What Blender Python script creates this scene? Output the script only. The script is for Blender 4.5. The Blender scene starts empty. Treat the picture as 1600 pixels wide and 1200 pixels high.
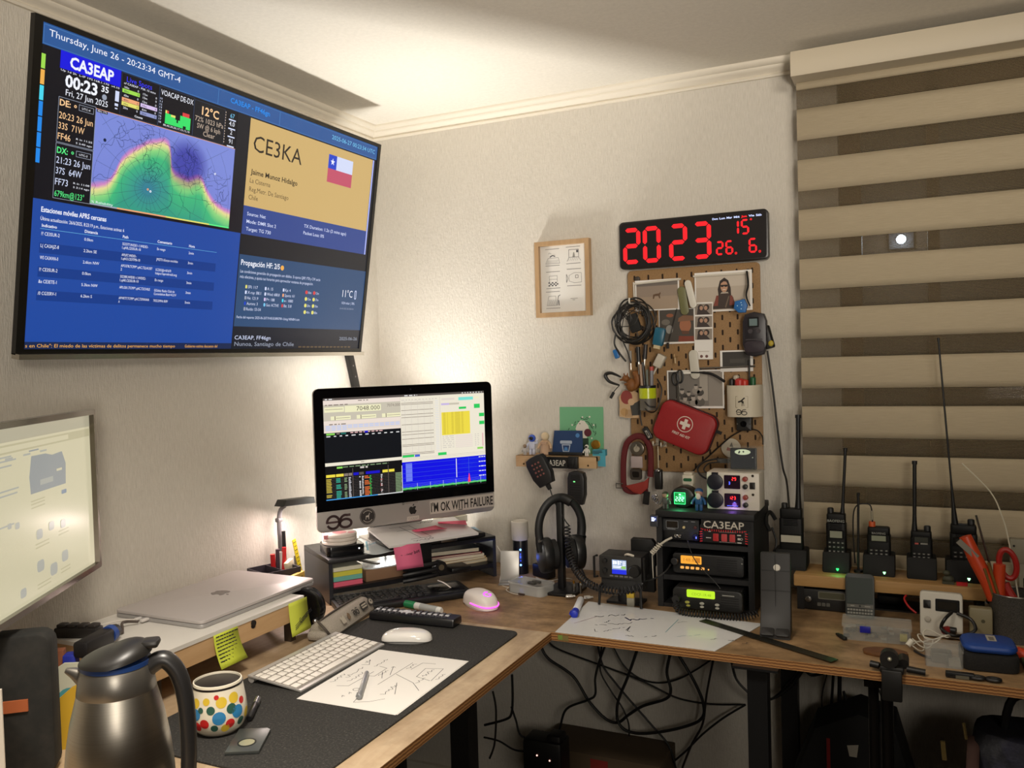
import bpy, bmesh, math, random
from mathutils import Vector as V, Matrix as M
random.seed(7)
C = bpy.context.scene
COL = C.collection
PI = math.pi
R = math.radians
# ---------------------------------------------------------------- camera
F, YAW, PITCH, ROLL = 1330.05, 0.43997, -0.029321, -0.028263
EYE = V((1.564, -2.32, 1.36))
_f = V((-math.sin(YAW) * math.cos(PITCH), math.cos(YAW) * math.cos(PITCH), math.sin(PITCH)))
_r0 = V((math.cos(YAW), math.sin(YAW), 0)); _u0 = _r0.cross(_f)
_r = math.cos(ROLL) * _r0 + math.sin(ROLL) * _u0
_u = -math.sin(ROLL) * _r0 + math.cos(ROLL) * _u0
cd = bpy.data.cameras.new('camera'); cam = bpy.data.objects.new('camera', cd); COL.objects.link(cam)
cd.sensor_width = 36; cd.lens = 36 * F / 1600; cd.clip_start = .02; cd.clip_end = 60
cam.matrix_world = M(((_r.x, _u.x, -_f.x, EYE.x), (_r.y, _u.y, -_f.y, EYE.y), (_r.z, _u.z, -_f.z, EYE.z), (0, 0, 0, 1)))
C.camera = cam
# ---------------------------------------------------------------- world, lights, exposure
w = bpy.data.worlds.new('night'); C.world = w; w.use_nodes = True
w.node_tree.nodes['Background'].inputs[0].default_value = (.004, .005, .008, 1)
w.node_tree.nodes['Background'].inputs[1].default_value = 1
vs = C.view_settings
vs.view_transform = 'Standard'; vs.look = 'None'; vs.gamma = 1; vs.use_curve_mapping = False
vs.exposure = 0.0

def light(name, kind, loc, energy, col, size=.1, size_y=None, aim=None, spread=None):
    d = bpy.data.lights.new(name, kind); o = bpy.data.objects.new(name, d); COL.objects.link(o)
    d.energy = energy; d.color = col; o.location = loc
    if aim: o.rotation_euler = V(aim).to_track_quat('-Z', 'Y').to_euler()
    if kind == 'AREA':
        d.size = size
        if size_y: d.shape = 'RECTANGLE'; d.size_y = size_y
        if spread: d.spread = spread
    else:
        d.shadow_soft_size = size
    return o
# the LED bar behind the all-in-one computer (lights walls and ceiling from behind the screen)
light('led_bar_light', 'POINT', (.165, -.215, .985), .55, (1, .97, .91), .04)
light('led_bar_up_light', 'AREA', (.165, -.215, .99), 5.0, (1, .97, .92), .12, .06, (.30, -.20, 1), R(105))
light('led_bar_low_light', 'POINT', (.130, -.195, .815), 2.4, (1, .98, .94), .03)
# the slim desk lamp's own LED strip under its head
light('desk_lamp_light', 'AREA', (.085, -.525, .976), .7, (1, .80, .75), .03, .12, (.10, -.30, -1))
# added fill lights out of view, standing in for the room's ambient light
light('room_fill_light', 'AREA', (2.75, -3.65, 1.92), 9.5, (1, .91, .78), .9, .4, (-.53, .85, .105), R(80))  # added fill from the rear of the room, evens out the walls
light('ceiling_fill_light', 'AREA', (2.1, -2.95, 1.2), 9.0, (1, .91, .80), .3, .3, (-1.2, 2.1, 1.15), R(75))  # added upward fill, lifts the ceiling and upper walls
light('desk_fill_light', 'AREA', (1.0, -1.75, 2.09), 13.0, (1, .91, .79), .3, .3, (.0, .1, -1), R(105))  # added overhead fill, brightens the desks and the paper

# ---------------------------------------------------------------- where a pixel's ray meets a real plane of the room
def ray(px, py): return _f + _r * ((px - 800) / F) - _u * ((py - 600) / F)
def at_z(px, py, z=.74): d = ray(px, py); return EYE + d * ((z - EYE.z) / d.z)
def at_y(px, py, y=0.): d = ray(px, py); return EYE + d * ((y - EYE.y) / d.y)
def at_x(px, py, x=0.): d = ray(px, py); return EYE + d * ((x - EYE.x) / d.x)

# ---------------------------------------------------------------- materials
def lin(h):
    if isinstance(h, str):
        h = h.lstrip('#'); h = [int(h[i:i + 2], 16) / 255 for i in (0, 2, 4)]
    return tuple(c / 12.92 if c <= .04045 else ((c + .055) / 1.055) ** 2.4 for c in h) + (1,)
_mc = {}
def mat(col, rough=.5, metal=0., emit=0., alpha=1., trans=0., coat=0., spec=.5, key=None):
    k = (col, rough, metal, emit, alpha, trans, coat, spec)
    if k in _mc: return _mc[k]
    m = bpy.data.materials.new('surface_' + col.lstrip('#')); m.use_nodes = True
    b = m.node_tree.nodes['Principled BSDF']; c = lin(col)
    b.inputs['Base Color'].default_value = c; b.inputs['Roughness'].default_value = rough
    b.inputs['Metallic'].default_value = metal; b.inputs['Alpha'].default_value = alpha
    b.inputs['Transmission Weight'].default_value = trans; b.inputs['Coat Weight'].default_value = coat
    b.inputs['Specular IOR Level'].default_value = spec
    if emit:
        b.inputs['Emission Color'].default_value = c; b.inputs['Emission Strength'].default_value = emit
    _mc[k] = m; return m
def scr(col, s=1.):           # a lit piece of a display
    k = ('scr', col, s)
    if k in _mc: return _mc[k]
    m = bpy.data.materials.new('display_' + col.lstrip('#')); m.use_nodes = True
    b = m.node_tree.nodes['Principled BSDF']
    b.inputs['Base Color'].default_value = (.01, .01, .01, 1); b.inputs['Roughness'].default_value = .22
    b.inputs['Specular IOR Level'].default_value = .3
    b.inputs['Emission Color'].default_value = lin(col); b.inputs['Emission Strength'].default_value = s
    _mc[k] = m; return m
class NT:                     # tiny node-tree helper
    def __init__(s, name):
        s.m = bpy.data.materials.new(name); s.m.use_nodes = True
        s.t = s.m.node_tree; s.b = s.t.nodes['Principled BSDF']
    def n(s, kind, **kw):
        x = s.t.nodes.new(kind)
        for k, v in kw.items():
            if k[0] == '_': x.inputs[k[1:].replace('_', ' ')].default_value = v
            else: setattr(x, k, v)
        return x
    def l(s, a, b): s.t.links.new(a, b)
    def coord(s, scale=(1, 1, 1), rot=(0, 0, 0), loc=(0, 0, 0)):
        tc = s.n('ShaderNodeTexCoord'); mp = s.n('ShaderNodeMapping')
        mp.inputs['Scale'].default_value = scale; mp.inputs['Rotation'].default_value = rot; mp.inputs['Location'].default_value = loc
        s.l(tc.outputs['Object'], mp.inputs['Vector']); return mp.outputs['Vector']
    def noise(s, vec, scale=5, detail=4, rough=.55, dist=0.):
        x = s.n('ShaderNodeTexNoise'); x.inputs['Scale'].default_value = scale; x.inputs['Detail'].default_value = detail
        x.inputs['Roughness'].default_value = rough; x.inputs['Distortion'].default_value = dist
        s.l(vec, x.inputs['Vector']); return x.outputs['Fac']
    def ramp(s, fac, stops):
        x = s.n('ShaderNodeValToRGB'); e = x.color_ramp.elements
        while len(e) < len(stops): e.new(.5)
        for i, (p, c) in enumerate(stops): e[i].position = p; e[i].color = lin(c)
        s.l(fac, x.inputs['Fac']); return x.outputs['Color']
    def bump(s, h, strength=.3, dist=.002):
        x = s.n('ShaderNodeBump'); x.inputs['Strength'].default_value = strength; x.inputs['Distance'].default_value = dist
        s.l(h, x.inputs['Height']); s.l(x.outputs['Normal'], s.b.inputs['Normal']); return x
    def base(s, c): s.l(c, s.b.inputs['Base Color'])
    def set(s, **kw):
        for k, v in kw.items(): s.b.inputs[k.replace('_', ' ')].default_value = v
        return s.m
def wallpaper(name, axis):    # ribbed woven wallpaper
    t = NT(name); sc = (1, 380, 42) if axis == 'y' else (380, 1, 42)
    v = t.coord(sc); a = t.noise(v, 1., 3, .6)
    v2 = t.coord((130, 130, 130)); b = t.noise(v2, 1., 4)
    mx = t.n('ShaderNodeMath', operation='MULTIPLY_ADD'); mx.inputs[1].default_value = .6
    t.l(b, mx.inputs[0]); t.l(a, mx.inputs[2])
    t.base(t.ramp(a, [(.25, '#c2bcb0'), (.75, '#d4cec3')]))
    t.bump(mx.outputs[0], .8, .0022); return t.set(Roughness=.72)
def wood(name, c0, c1, c2, axis='x', scale=1., rough=.55, bump=.15):
    t = NT(name); s = {'x': (1.2, 14, 14), 'y': (14, 1.2, 14), 'z': (14, 14, 1.2)}[axis]
    v = t.coord(tuple(q * scale for q in s)); a = t.noise(v, 2.2, 6, .65, .6)
    t.base(t.ramp(a, [(.25, c0), (.5, c1), (.75, c2)])); t.bump(a, bump, .001); return t.set(Roughness=rough)
def speckle(name, c0, c1, scale=400, lo=.55, hi=.75, rough=.9, bump=.3):
    t = NT(name); a = t.noise(t.coord(), scale, 3, .7)
    t.base(t.ramp(a, [(lo, c0), (hi, c1)])); t.bump(a, bump, .0008); return t.set(Roughness=rough)

# ---------------------------------------------------------------- mesh builder
_tx = {}
def text_mesh(s, bold):
    k = (s, bold)
    if k not in _tx:
        cu = bpy.data.curves.new('t', 'FONT'); cu.body = s; cu.size = 1; cu.resolution_u = 2; cu.offset = bold
        o = bpy.data.objects.new('t', cu); me = bpy.data.meshes.new_from_object(o)
        vs_ = [v.co.copy() for v in me.vertices]; fs = [tuple(p.vertices) for p in me.polygons]
        bpy.data.objects.remove(o); bpy.data.curves.remove(cu); bpy.data.meshes.remove(me)
        _tx[k] = (vs_, fs)
    return _tx[k]
def spline(pts, k=6, closed=False):
    P = [V(p) for p in pts]; n = len(P); out = []
    if n < 3: return P
    for i in range(n if closed else n - 1):
        a, b, c, d = ((P[(i - 1) % n], P[i], P[(i + 1) % n], P[(i + 2) % n]) if closed else (P[max(i - 1, 0)], P[i], P[i + 1], P[min(i + 2, n - 1)]))
        for j in range(k):
            t = j / k; out.append(.5 * ((2 * b) + (c - a) * t + (2 * a - 5 * b + 4 * c - d) * t * t + (3 * b - a - 3 * c + d) * t ** 3))
    if not closed: out.append(P[-1])
    return out
def rr(w, h, r, n=5, cx=0, cy=0):       # rounded rectangle outline
    r = min(r, w / 2 - 1e-5, h / 2 - 1e-5); o = []
    for sx, sy, a0 in ((1, 1, 0), (-1, 1, 90), (-1, -1, 180), (1, -1, 270)):
        for i in range(n + 1):
            a = R(a0 + 90 * i / n); o.append((cx + sx * (w / 2 - r) + r * math.cos(a), cy + sy * (h / 2 - r) + r * math.sin(a)))
    return o
def circ(r, n=24, cx=0, cy=0, sy=1.): return [(cx + r * math.cos(2 * PI * i / n), cy + r * sy * math.sin(2 * PI * i / n)) for i in range(n)]
XZ = M(((1, 0, 0, 0), (0, 0, -1, 0), (0, 1, 0, 0), (0, 0, 0, 1)))      # flat drawing (x right, y up) -> upright panel facing -Y
YZ = M(((0, 0, 1, 0), (1, 0, 0, 0), (0, 1, 0, 0), (0, 0, 0, 1)))       # profile (y, z) extruded along X
def T(x=0, y=0, z=0): return M.Translation((x, y, z))
def RX(a): return M.Rotation(R(a), 4, 'X')
def RY(a): return M.Rotation(R(a), 4, 'Y')
def RZ(a): return M.Rotation(R(a), 4, 'Z')
I4 = M.Identity(4)
class B:
    def __init__(s, mx=None): s.v = []; s.f = []; s.mi = []; s.mx = mx or I4
    def add(s, vs_, fs, mi=0, mx=None):
        m = s.mx @ mx if mx is not None else s.mx; o = len(s.v)
        s.v += [m @ V(p) for p in vs_]; s.f += [tuple(i + o for i in f) for f in fs]; s.mi += [mi] * len(fs); return s
    def box(s, c, d, mi=0, bev=0., mx=None, seg=2):
        if bev:
            x = B(); return s.slab(d[0], d[1], bev * 1.0, c[2] - d[2] / 2, c[2] + d[2] / 2, mi, ch=min(bev, d[2] * .45), mx=(mx or I4) @ T(c[0], c[1], 0), n=seg)
        x, y, z = (q / 2 for q in d)
        vs_ = [(c[0] + i * x, c[1] + j * y, c[2] + k * z) for i in (-1, 1) for j in (-1, 1) for k in (-1, 1)]
        return s.add(vs_, [(0, 1, 3, 2), (4, 6, 7, 5), (0, 4, 5, 1), (2, 3, 7, 6), (0, 2, 6, 4), (1, 5, 7, 3)], mi, mx)
    def slab(s, w_, d, r, z0, z1, mi=0, ch=0., mx=None, n=4): return s.prism(rr(w_, d, r, n), z0, z1, mi, ch, mx)
    def prism(s, o, z0, z1, mi=0, ch=0., mx=None):
        n = len(o); area = sum(o[i][0] * o[(i + 1) % n][1] - o[(i + 1) % n][0] * o[i][1] for i in range(n))
        if area < 0: o = o[::-1]
        def inset(d):
            q = []
            for i in range(n):
                a, b, c = V(o[i - 1]), V(o[i]), V(o[(i + 1) % n]); e1 = (b - a); e2 = (c - b)
                e1 = e1.normalized() if e1.length else e2.normalized(); e2 = e2.normalized() if e2.length else e1
                nn = V((-e1.y - e2.y, e1.x + e2.x)); nn = nn.normalized() if nn.length > 1e-6 else V((-e1.y, e1.x))
                co = max(.35, nn.dot(V((-e1.y, e1.x)))); q.append((b.x + nn.x * d / co, b.y + nn.y * d / co))
            return q
        if ch:
            h = ch * .3; rings = [(inset(ch), z0), (inset(h), z0 + h), (o, z0 + ch), (o, z1 - ch), (inset(h), z1 - h), (inset(ch), z1)]
        else: rings = [(o, z0), (o, z1)]
        vs_ = [(x, y, z) for q, z in rings for x, y in q]; fs = [tuple(range(n))[::-1], tuple(range((len(rings) - 1) * n, len(rings) * n))]
        for k in range(len(rings) - 1):
            for i in range(n):
                j = (i + 1) % n; fs.append((k * n + i, k * n + j, (k + 1) * n + j, (k + 1) * n + i))
        return s.add(vs_, fs, mi, mx)
    def flat(s, o, z=0., mi=0, mx=None): return s.add([(x, y, z) for x, y in o], [tuple(range(len(o)))], mi, mx)
    def rect(s, u0, v0, u1, v1, mi=0, w=0., mx=None): return s.add([(u0, -v1, w), (u1, -v1, w), (u1, -v0, w), (u0, -v0, w)], [(0, 1, 2, 3)], mi, mx)
    def frame(s, o, i, z0, z1, mi=0, mx=None):          # ring between two outlines with equal point counts
        n = len(o); vs_ = [(x, y, z) for q, z in ((o, z0), (o, z1), (i, z1), (i, z0)) for x, y in q]; fs = []
        for k in range(4):
            for a in range(n):
                b = (a + 1) % n; kk = (k + 1) % 4; fs.append((k * n + a, k * n + b, kk * n + b, kk * n + a))
        return s.add(vs_, fs, mi, mx)
    def lathe(s, pr, n=28, mi=0, mx=None):
        vs_ = []; fs = []; m = len(pr)
        for r, z in pr:
            for i in range(n): a = 2 * PI * i / n; vs_.append((max(r, 1e-5) * math.cos(a), max(r, 1e-5) * math.sin(a), z))
        for k in range(m - 1):
            for i in range(n): j = (i + 1) % n; fs.append((k * n + i, k * n + j, (k + 1) * n + j, (k + 1) * n + i))
        fs.append(tuple(range(n))[::-1]); fs.append(tuple(range((m - 1) * n, m * n)))
        return s.add(vs_, fs, mi, mx)
    def tube(s, pts, r, n=8, mi=0, k=6, closed=False, mx=None, sm=True, flat=None):
        P = spline(pts, k, closed) if sm else [V(p) for p in pts]; N = len(P)
        rad = r if callable(r) else (lambda t: r)
        tg = []
        for i in range(N):
            a = P[(i - 1) % N] if closed or i else P[0]; b = P[(i + 1) % N] if closed or i < N - 1 else P[-1]
            d = (b - a); tg.append(d.normalized() if d.length > 1e-9 else V((0, 0, 1)))
        up = V((0, 0, 1)) if abs(tg[0].z) < .9 else V((1, 0, 0)); nx = tg[0].cross(up).normalized(); vs_ = []
        for i in range(N):
            nx = (nx - tg[i] * nx.dot(tg[i])); nx = nx.normalized() if nx.length > 1e-6 else tg[i].orthogonal().normalized()
            ny = tg[i].cross(nx); q = rad(i / max(1, N - 1)); fy = flat or 1.
            for j in range(n): a = 2 * PI * j / n; vs_.append(P[i] + nx * (q * math.cos(a)) + ny * (q * fy * math.sin(a)))
        fs = []
        for i in range(N if closed else N - 1):
            ii = (i + 1) % N
            for j in range(n): jj = (j + 1) % n; fs.append((i * n + j, i * n + jj, ii * n + jj, ii * n + j))
        if not closed: fs.append(tuple(range(n))[::-1]); fs.append(tuple(range((N - 1) * n, N * n)))
        return s.add(vs_, fs, mi, mx)
    def cyl(s, a, b, r0, r1=None, n=20, mi=0, mx=None):
        r1 = r0 if r1 is None else r1; return s.tube([a, b], lambda t: r0 + (r1 - r0) * t, n, mi, mx=mx, sm=False)
    def ball(s, c, r, sc=(1, 1, 1), n=16, mi=0, mx=None, m=10):
        pr = [(r * math.sin(PI * i / m), -r * math.cos(PI * i / m)) for i in range(m + 1)]
        return s.lathe(pr, n, mi, (mx or I4) @ T(*c) @ M.Diagonal((*sc, 1)))
    def text(s, t, x, y, h, mi=0, w=None, al='l', bold=0., z=0., mx=None, ext=0.):
        vs_, fs = text_mesh(t, bold)
        if not vs_: return s
        x0 = min(v.x for v in vs_); x1 = max(v.x for v in vs_); k = h / .715; kx = w / (x1 - x0) if w else k
        tw = (x1 - x0) * kx; ox = x - (0 if al == 'l' else tw / 2 if al == 'c' else tw)
        q = [((v.x - x0) * kx + ox, v.y * k + y, z) for v in vs_]
        return s.add(q, fs, mi, mx)
    def scrib(s, x, y, w_, h, mi=0, r=.0006, n=10, z=0., mx=None, seed=0):      # a handwritten scrawl
        g = random.Random(seed); p = [(x + w_ * i / n, y + h * (.5 + .5 * math.sin(i * 2.2 + g.random() * 2)) * (.4 + .6 * g.random()), z) for i in range(n + 1)]
        return s.line(p, r, mi, mx)
    def line(s, p, r, mi=0, mx=None):                    # a thin flat stroke in the xy plane
        P = [V(q) if len(q) == 3 else V((q[0], q[1], 0)) for q in p]
        for a, b in zip(P, P[1:]):
            d = b - a
            if d.length < 1e-7: continue
            n = V((-d.y, d.x, 0)).normalized() * r; e = d.normalized() * r * .5
            s.add([a - n - e, b - n + e, b + n + e, a + n - e], [(0, 1, 2, 3)], mi, mx)
        return s
_last = {}
def obj(name, b, mats, parent=None, loc=None, rot=None, label=None, sharp=38, kind=None):
    # 'lid>emblem' hangs the emblem under the thing's latest part named lid
    root = parent
    if '>' in name: up, name = name.split('>'); parent = _last[(root.name, up)]
    me = bpy.data.meshes.new(name); me.from_pydata([tuple(v) for v in b.v], [], b.f)
    for m in (mats if isinstance(mats, (list, tuple)) else [mats]): me.materials.append(m)
    me.polygons.foreach_set('material_index', b.mi); me.polygons.foreach_set('use_smooth', [True] * len(b.f))
    me.update(); me.set_sharp_from_angle(angle=R(sharp))
    o = bpy.data.objects.new(name, me); COL.objects.link(o)
    if parent: o.parent = parent; _last[(root.name, name)] = o
    if loc is not None: o.location = loc
    if rot is not None: o.rotation_euler = tuple(R(a) for a in rot)
    if label: o['label'] = label
    if kind: o['kind'] = kind
    return o
def tag(o, label, cat, group=None):
    o['label'] = label; o['category'] = cat
    if group: o['group'] = group
    return o
def thing(name, label, cat, loc=(0, 0, 0), rz=0, group=None, rx=0, ry=0):
    o = bpy.data.objects.new(name, None); COL.objects.link(o); o.empty_display_size = .02
    o.location = loc; o.rotation_euler = (R(rx), R(ry), R(rz)); return tag(o, label, cat, group)
def solo(name, b, mats, label, cat, loc=None, rot=None, group=None, sharp=38):
    return tag(obj(name, b, mats, None, loc, rot, sharp=sharp), label, cat, group)
def struct(name, b, mats, parent=None, **kw):
    o = obj(name, b, mats, parent, **kw)
    if not parent: o['kind'] = 'structure'
    return o
def clone(o, loc, rz, label=None):
    r = o.copy(); COL.objects.link(r); r.location = loc; r.rotation_euler = (0, 0, R(rz))
    if label: r['label'] = label
    for ch in list(o.children):
        c = ch.copy(); COL.objects.link(c); c.parent = r
        for g in list(ch.children): d = g.copy(); COL.objects.link(d); d.parent = c
    return r

# common materials
BLK = mat('#0e0e0f', .45); BLKM = mat('#141414', .7); BLKG = mat('#08080a', .12); DGR = mat('#26272a', .5)
SIL = mat('#b9b9bb', .32, .9); STEEL = mat('#8c8a86', .28, 1.); CHR = mat('#d8d8d8', .12, 1.); WHT = mat('#e9e5dc', .45); GRY = mat('#77787a', .5)
PAPER = mat('#e4e0da', .8); INK = mat('#22222a', .7); RED = mat('#b3171c', .5); PINK = mat('#e2587a', .75); BLUE = mat('#1c49b8', .5)
PLASTW = mat('#dcd8d0', .4); CLEAR = mat('#dfe4e6', .12, 0, 0, .28); ORANGE = mat('#d8471f', .45); BRASS = mat('#b58a3c', .3, 1.)
# ---------------------------------------------------------------- the room
CEIL = 2.112
wl = wallpaper('wallpaper_left', 'y'); wb = wallpaper('wallpaper_back', 'x')
ceil_m = speckle('ceiling_paint', '#d9d3c6', '#e2dccf', 90, .3, .7, .85, .1)
b = B(); b.box((-.06, -2.1, 1.06), (.12, 4.4, 2.12)); struct('wall_left', b, wl)
WX0, WX1, WZ0, WZ1 = 1.40, 3.05, .87, 2.04
b = B(); b.box((WX0 / 2 - .03, .06, 1.06), (WX0 + .06, .12, 2.12)); b.box((3.2, .06, 1.06), (3.4 - 3.1 + .0, .12, 2.12))
b.box(((WX0 + WX1) / 2, .06, WZ0 / 2), (WX1 - WX0, .12, WZ0)); b.box(((WX0 + WX1) / 2, .06, (WZ1 + 2.12) / 2), (WX1 - WX0, .12, 2.12 - WZ1))
struct('wall_back', b, wb)
b = B(); b.box((3.41, -2.1, 1.06), (.12, 4.4, 2.12)); struct('wall_right', b, mat('#5a4a3c', .8))
b = B(); b.box((1.65, -4.31, 1.06), (3.64, .12, 2.12)); struct('wall_front', b, mat('#8f8372', .8))
b = B(); b.box((1.65, -2.1, CEIL + .05), (3.64, 4.54, .1)); struct('ceiling', b, ceil_m)
b = B(); b.box((1.65, -2.1, -.05), (3.64, 4.54, .1)); struct('floor', b, wood('floorboards', '#1d140d', '#281c12', '#322417', 'x', .6, .5))
# crown moulding: an ogee with a bead, mitred at the corner
prof = [(0, 2.072), (.007, 2.072), (.009, 2.077), (.006, 2.081), (.010, 2.085), (.019, 2.089), (.0245, 2.094), (.0245, 2.0975), (.030, 2.0985), (.036, 2.104), (.038, 2.108), (.038, CEIL), (0, CEIL)]
trim_m = mat('#d8d0c0', .6)
def cornice(name, a, bq, along):
    vs_ = []; n = len(prof)
    for end in (a, bq):
        for d, z in prof: vs_.append((d, end - (d if end == 0 else 0), z) if along == 'y' else (end + (d if end == 0 else 0), -d, z))
    fs = [tuple(range(n)), tuple(range(n, 2 * n))[::-1]] + [(i, (i + 1) % n, n + (i + 1) % n, n + i) for i in range(n)]
    q = B(); q.add(vs_, fs); struct(name, q, trim_m, sharp=50)
cornice('trim_1', 0, -4.24, 'y'); cornice('trim_2', 0, 1.31, 'x')
b = B(); b.box((.008, -2.1, .035), (.014, 4.2, .07)); struct('baseboard_left', b, trim_m)
b = B(); b.box((1.7, -.008, .035), (3.3, .014, .07)); struct('baseboard_back', b, trim_m)
# window behind the blind, dark garden outside
b = B(); fr = .05
for (x0, x1, z0, z1) in ((WX0, WX1, WZ0, WZ0 + fr), (WX0, WX1, WZ1 - fr, WZ1), (WX0, WX0 + fr, WZ0, WZ1), (WX1 - fr, WX1, WZ0, WZ1), (1.603, 1.63, WZ0, WZ1), (2.2, 2.26, WZ0, WZ1)):
    b.box(((x0 + x1) / 2, .08, (z0 + z1) / 2), (x1 - x0, .05, z1 - z0))
win = struct('window_1', b, mat('#6a5138', .5))
b = B(); b.box(((WX0 + WX1) / 2, .085, (WZ0 + WZ1) / 2), (WX1 - WX0 - .04, .004, WZ1 - WZ0 - .04)); obj('window_pane', b, mat('#cfd6d8', .03, 0, 0, .12), win)
b = B(); b.box((2.3, 1.4, 1.2), (3.6, .1, 3.2)); solo('courtyard_wall', b, mat('#3a2c1e', .9), 'dark courtyard wall outside the window, seen through the sheer stripes', 'wall')
t = thing('porch_light', 'small bluish white outdoor lamp glowing behind the window blind', 'lamp', at_y(1408, 374, 1.3))
b = B(); b.lathe([(.012, -.006), (.018, 0), (.017, .012), (.006, .018)], 16, mx=RX(90)); obj('lamp_glass', b, mat('#d8ecff', .3, 0, 9.), t)
b = B(); b.box((0, .03, .01), (.09, .02, .09), bev=.004); obj('back_plate', b, DGR, t)
light('porch_lamp_light', 'POINT', at_y(1408, 374, 1.18), 5.0, (.75, .88, 1), .03)
# zebra roller blind
BX0, BX1, BY = 1.311, 3.0, -.066
t = thing('roller_blind', 'cream zebra roller blind with sheer dark stripes over the window', 'blind', ((BX0 + BX1) / 2, BY, .80))
L = lambda x, y, z: (x - (BX0 + BX1) / 2, y - BY, z - .80)
b = B(); o = [(-.062, 2.028), (-.066, 2.035), (-.066, 2.068), (-.058, 2.089), (-.040, 2.094), (0.02, 2.094), (.02, 2.028)]
b.prism([(y, z - .80) for y, z in o], -(BX1 - BX0) / 2 - .006, (BX1 - BX0) / 2, mx=YZ, ch=.001)
obj('cassette', b, mat('#cfc4ae', .55), t)
px_rows = [(141, 171), (219.6, 250), (299, 328), (376, 405), (453, 482.5), (530, 559), (607, 635), (683.5, 710.5), (757.6, 784), (832, 858)]
zs = [(at_y(1250 + (p - 141) * .022, p, BY).z, at_y(1250 + (q - 141) * .022, q, BY).z) for p, q in px_rows]
fab = NT('blind_fabric'); v_ = fab.coord((3, 1, 160)); a_ = fab.noise(v_, 8, 5, .7)
fab.base(fab.ramp(a_, [(.3, '#b7a88b'), (.7, '#cfc1a5')])); fab.bump(a_, .3, .0006); fab = fab.set(Roughness=.85)
sh = NT('sheer_fabric'); v_ = sh.coord((1, 1, 1)); wv = sh.n('ShaderNodeTexWave', wave_type='BANDS', bands_direction='Z'); sh.l(v_, wv.inputs['Vector']); wv.inputs['Scale'].default_value = 95
sh.base(sh.ramp(wv.outputs['Fac'], [(.3, '#4a3e2a'), (.7, '#968566')]))
mr = sh.n('ShaderNodeMapRange'); mr.inputs['To Min'].default_value = .30; mr.inputs['To Max'].default_value = .62; sh.l(wv.outputs['Fac'], mr.inputs['Value']); sh.l(mr.outputs['Result'], sh.b.inputs['Alpha']); sh = sh.set(Roughness=.9)
W2 = (BX1 - BX0)
def band(z1, z0, m, nm, y=0.):
    q = B(); n = 5; vs_ = []; 
    for i in range(n + 1):
        f = i / n; vs_ += [(-W2 / 2, y - .003 * math.sin(PI * f), z1 + (z0 - z1) * f - .80), (W2 / 2, y - .003 * math.sin(PI * f), z1 + (z0 - z1) * f - .80)]
    for i in range(n + 1):
        x, y_, z = vs_[2 * i]; 
    q.add(vs_, [(2 * i, 2 * i + 1, 2 * i + 3, 2 * i + 2) for i in range(n)]); o_ = obj(nm, q, m, t)
    md = o_.modifiers.new('thick', 'SOLIDIFY'); md.thickness = .0012; return o_
prev = 2.03
for i, (za, zb) in enumerate(zs):
    band(prev, za, fab, 'opaque_band'); band(za, zb, sh, 'sheer_band'); prev = zb
band(prev, .815, fab, 'opaque_band')
b = B(); b.box((0, 0, .012), (W2, .022, .026), bev=.006); obj('bottom_rail', b, mat('#b7a88b', .5), t)
# ---------------------------------------------------------------- desks
ZT = .74
ply = NT('plywood_top'); v_ = ply.coord((16, 2.2, 16)); a_ = ply.noise(v_, 1.6, 7, .62, .8); n2 = ply.noise(ply.coord((1, 1, 1)), 7, 5, .7)
mxn = ply.n('ShaderNodeMix', data_type='RGBA', blend_type='MULTIPLY'); mxn.inputs['Factor'].default_value = .55
ply.l(ply.ramp(a_, [(.25, '#957f63'), (.5, '#b0987a'), (.8, '#c6b294')]), mxn.inputs[6]); ply.l(ply.ramp(n2, [(.36, '#b5aca2'), (.58, '#ffffff')]), mxn.inputs[7]); ply.base(mxn.outputs[2])
ply.bump(a_, .2, .0008); ply = ply.set(Roughness=.5)
ply2 = NT('plywood_top_dark'); v_ = ply2.coord((2.2, 16, 16)); a_ = ply2.noise(v_, 1.6, 7, .62, .8); n2 = ply2.noise(ply2.coord((1, 1, 1)), 9, 5, .7)
mxn = ply2.n('ShaderNodeMix', data_type='RGBA', blend_type='MULTIPLY'); mxn.inputs['Factor'].default_value = .7
ply2.l(ply2.ramp(a_, [(.25, '#775c3e'), (.5, '#987a56'), (.8, '#b3946e')]), mxn.inputs[6]); ply2.l(ply2.ramp(n2, [(.35, '#84786a'), (.58, '#ffffff')]), mxn.inputs[7]); ply2.base(mxn.outputs[2])
ply2.bump(a_, .25, .0008); ply2 = ply2.set(Roughness=.5)
pe = NT('plywood_edge'); v_ = pe.coord((3, 3, 1)); wv = pe.n('ShaderNodeTexWave', wave_type='BANDS', bands_direction='Z'); pe.l(v_, wv.inputs['Vector']); wv.inputs['Scale'].default_value = 52; wv.inputs['Distortion'].default_value = 1.5
pe.base(pe.ramp(wv.outputs['Fac'], [(.2, '#6b431f'), (.8, '#a87845')])); pe = pe.set(Roughness=.7)
def desk(name, x0, x1, y0, y1, top, legs, label):
    cx, cy = (x0 + x1) / 2, (y0 + y1) / 2
    t = thing(name, label, 'desk', (cx, cy, 0))
    b = B(); b.box((0, 0, ZT - .009), (x1 - x0, y1 - y0, .018), 0)
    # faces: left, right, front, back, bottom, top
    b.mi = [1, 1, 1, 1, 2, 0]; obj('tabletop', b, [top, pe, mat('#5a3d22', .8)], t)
    for lx, ly in legs:
        b = B(); b.box((lx - cx, ly - cy, (ZT - .018) / 2 + .006), (.04, .04, ZT - .03)); b.box((lx - cx, ly - cy, .004), (.046, .046, .008)); b.box((lx - cx, ly - cy, ZT - .0205), (.09, .09, .005)); obj('leg', b, BLK, t)
    return t
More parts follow.
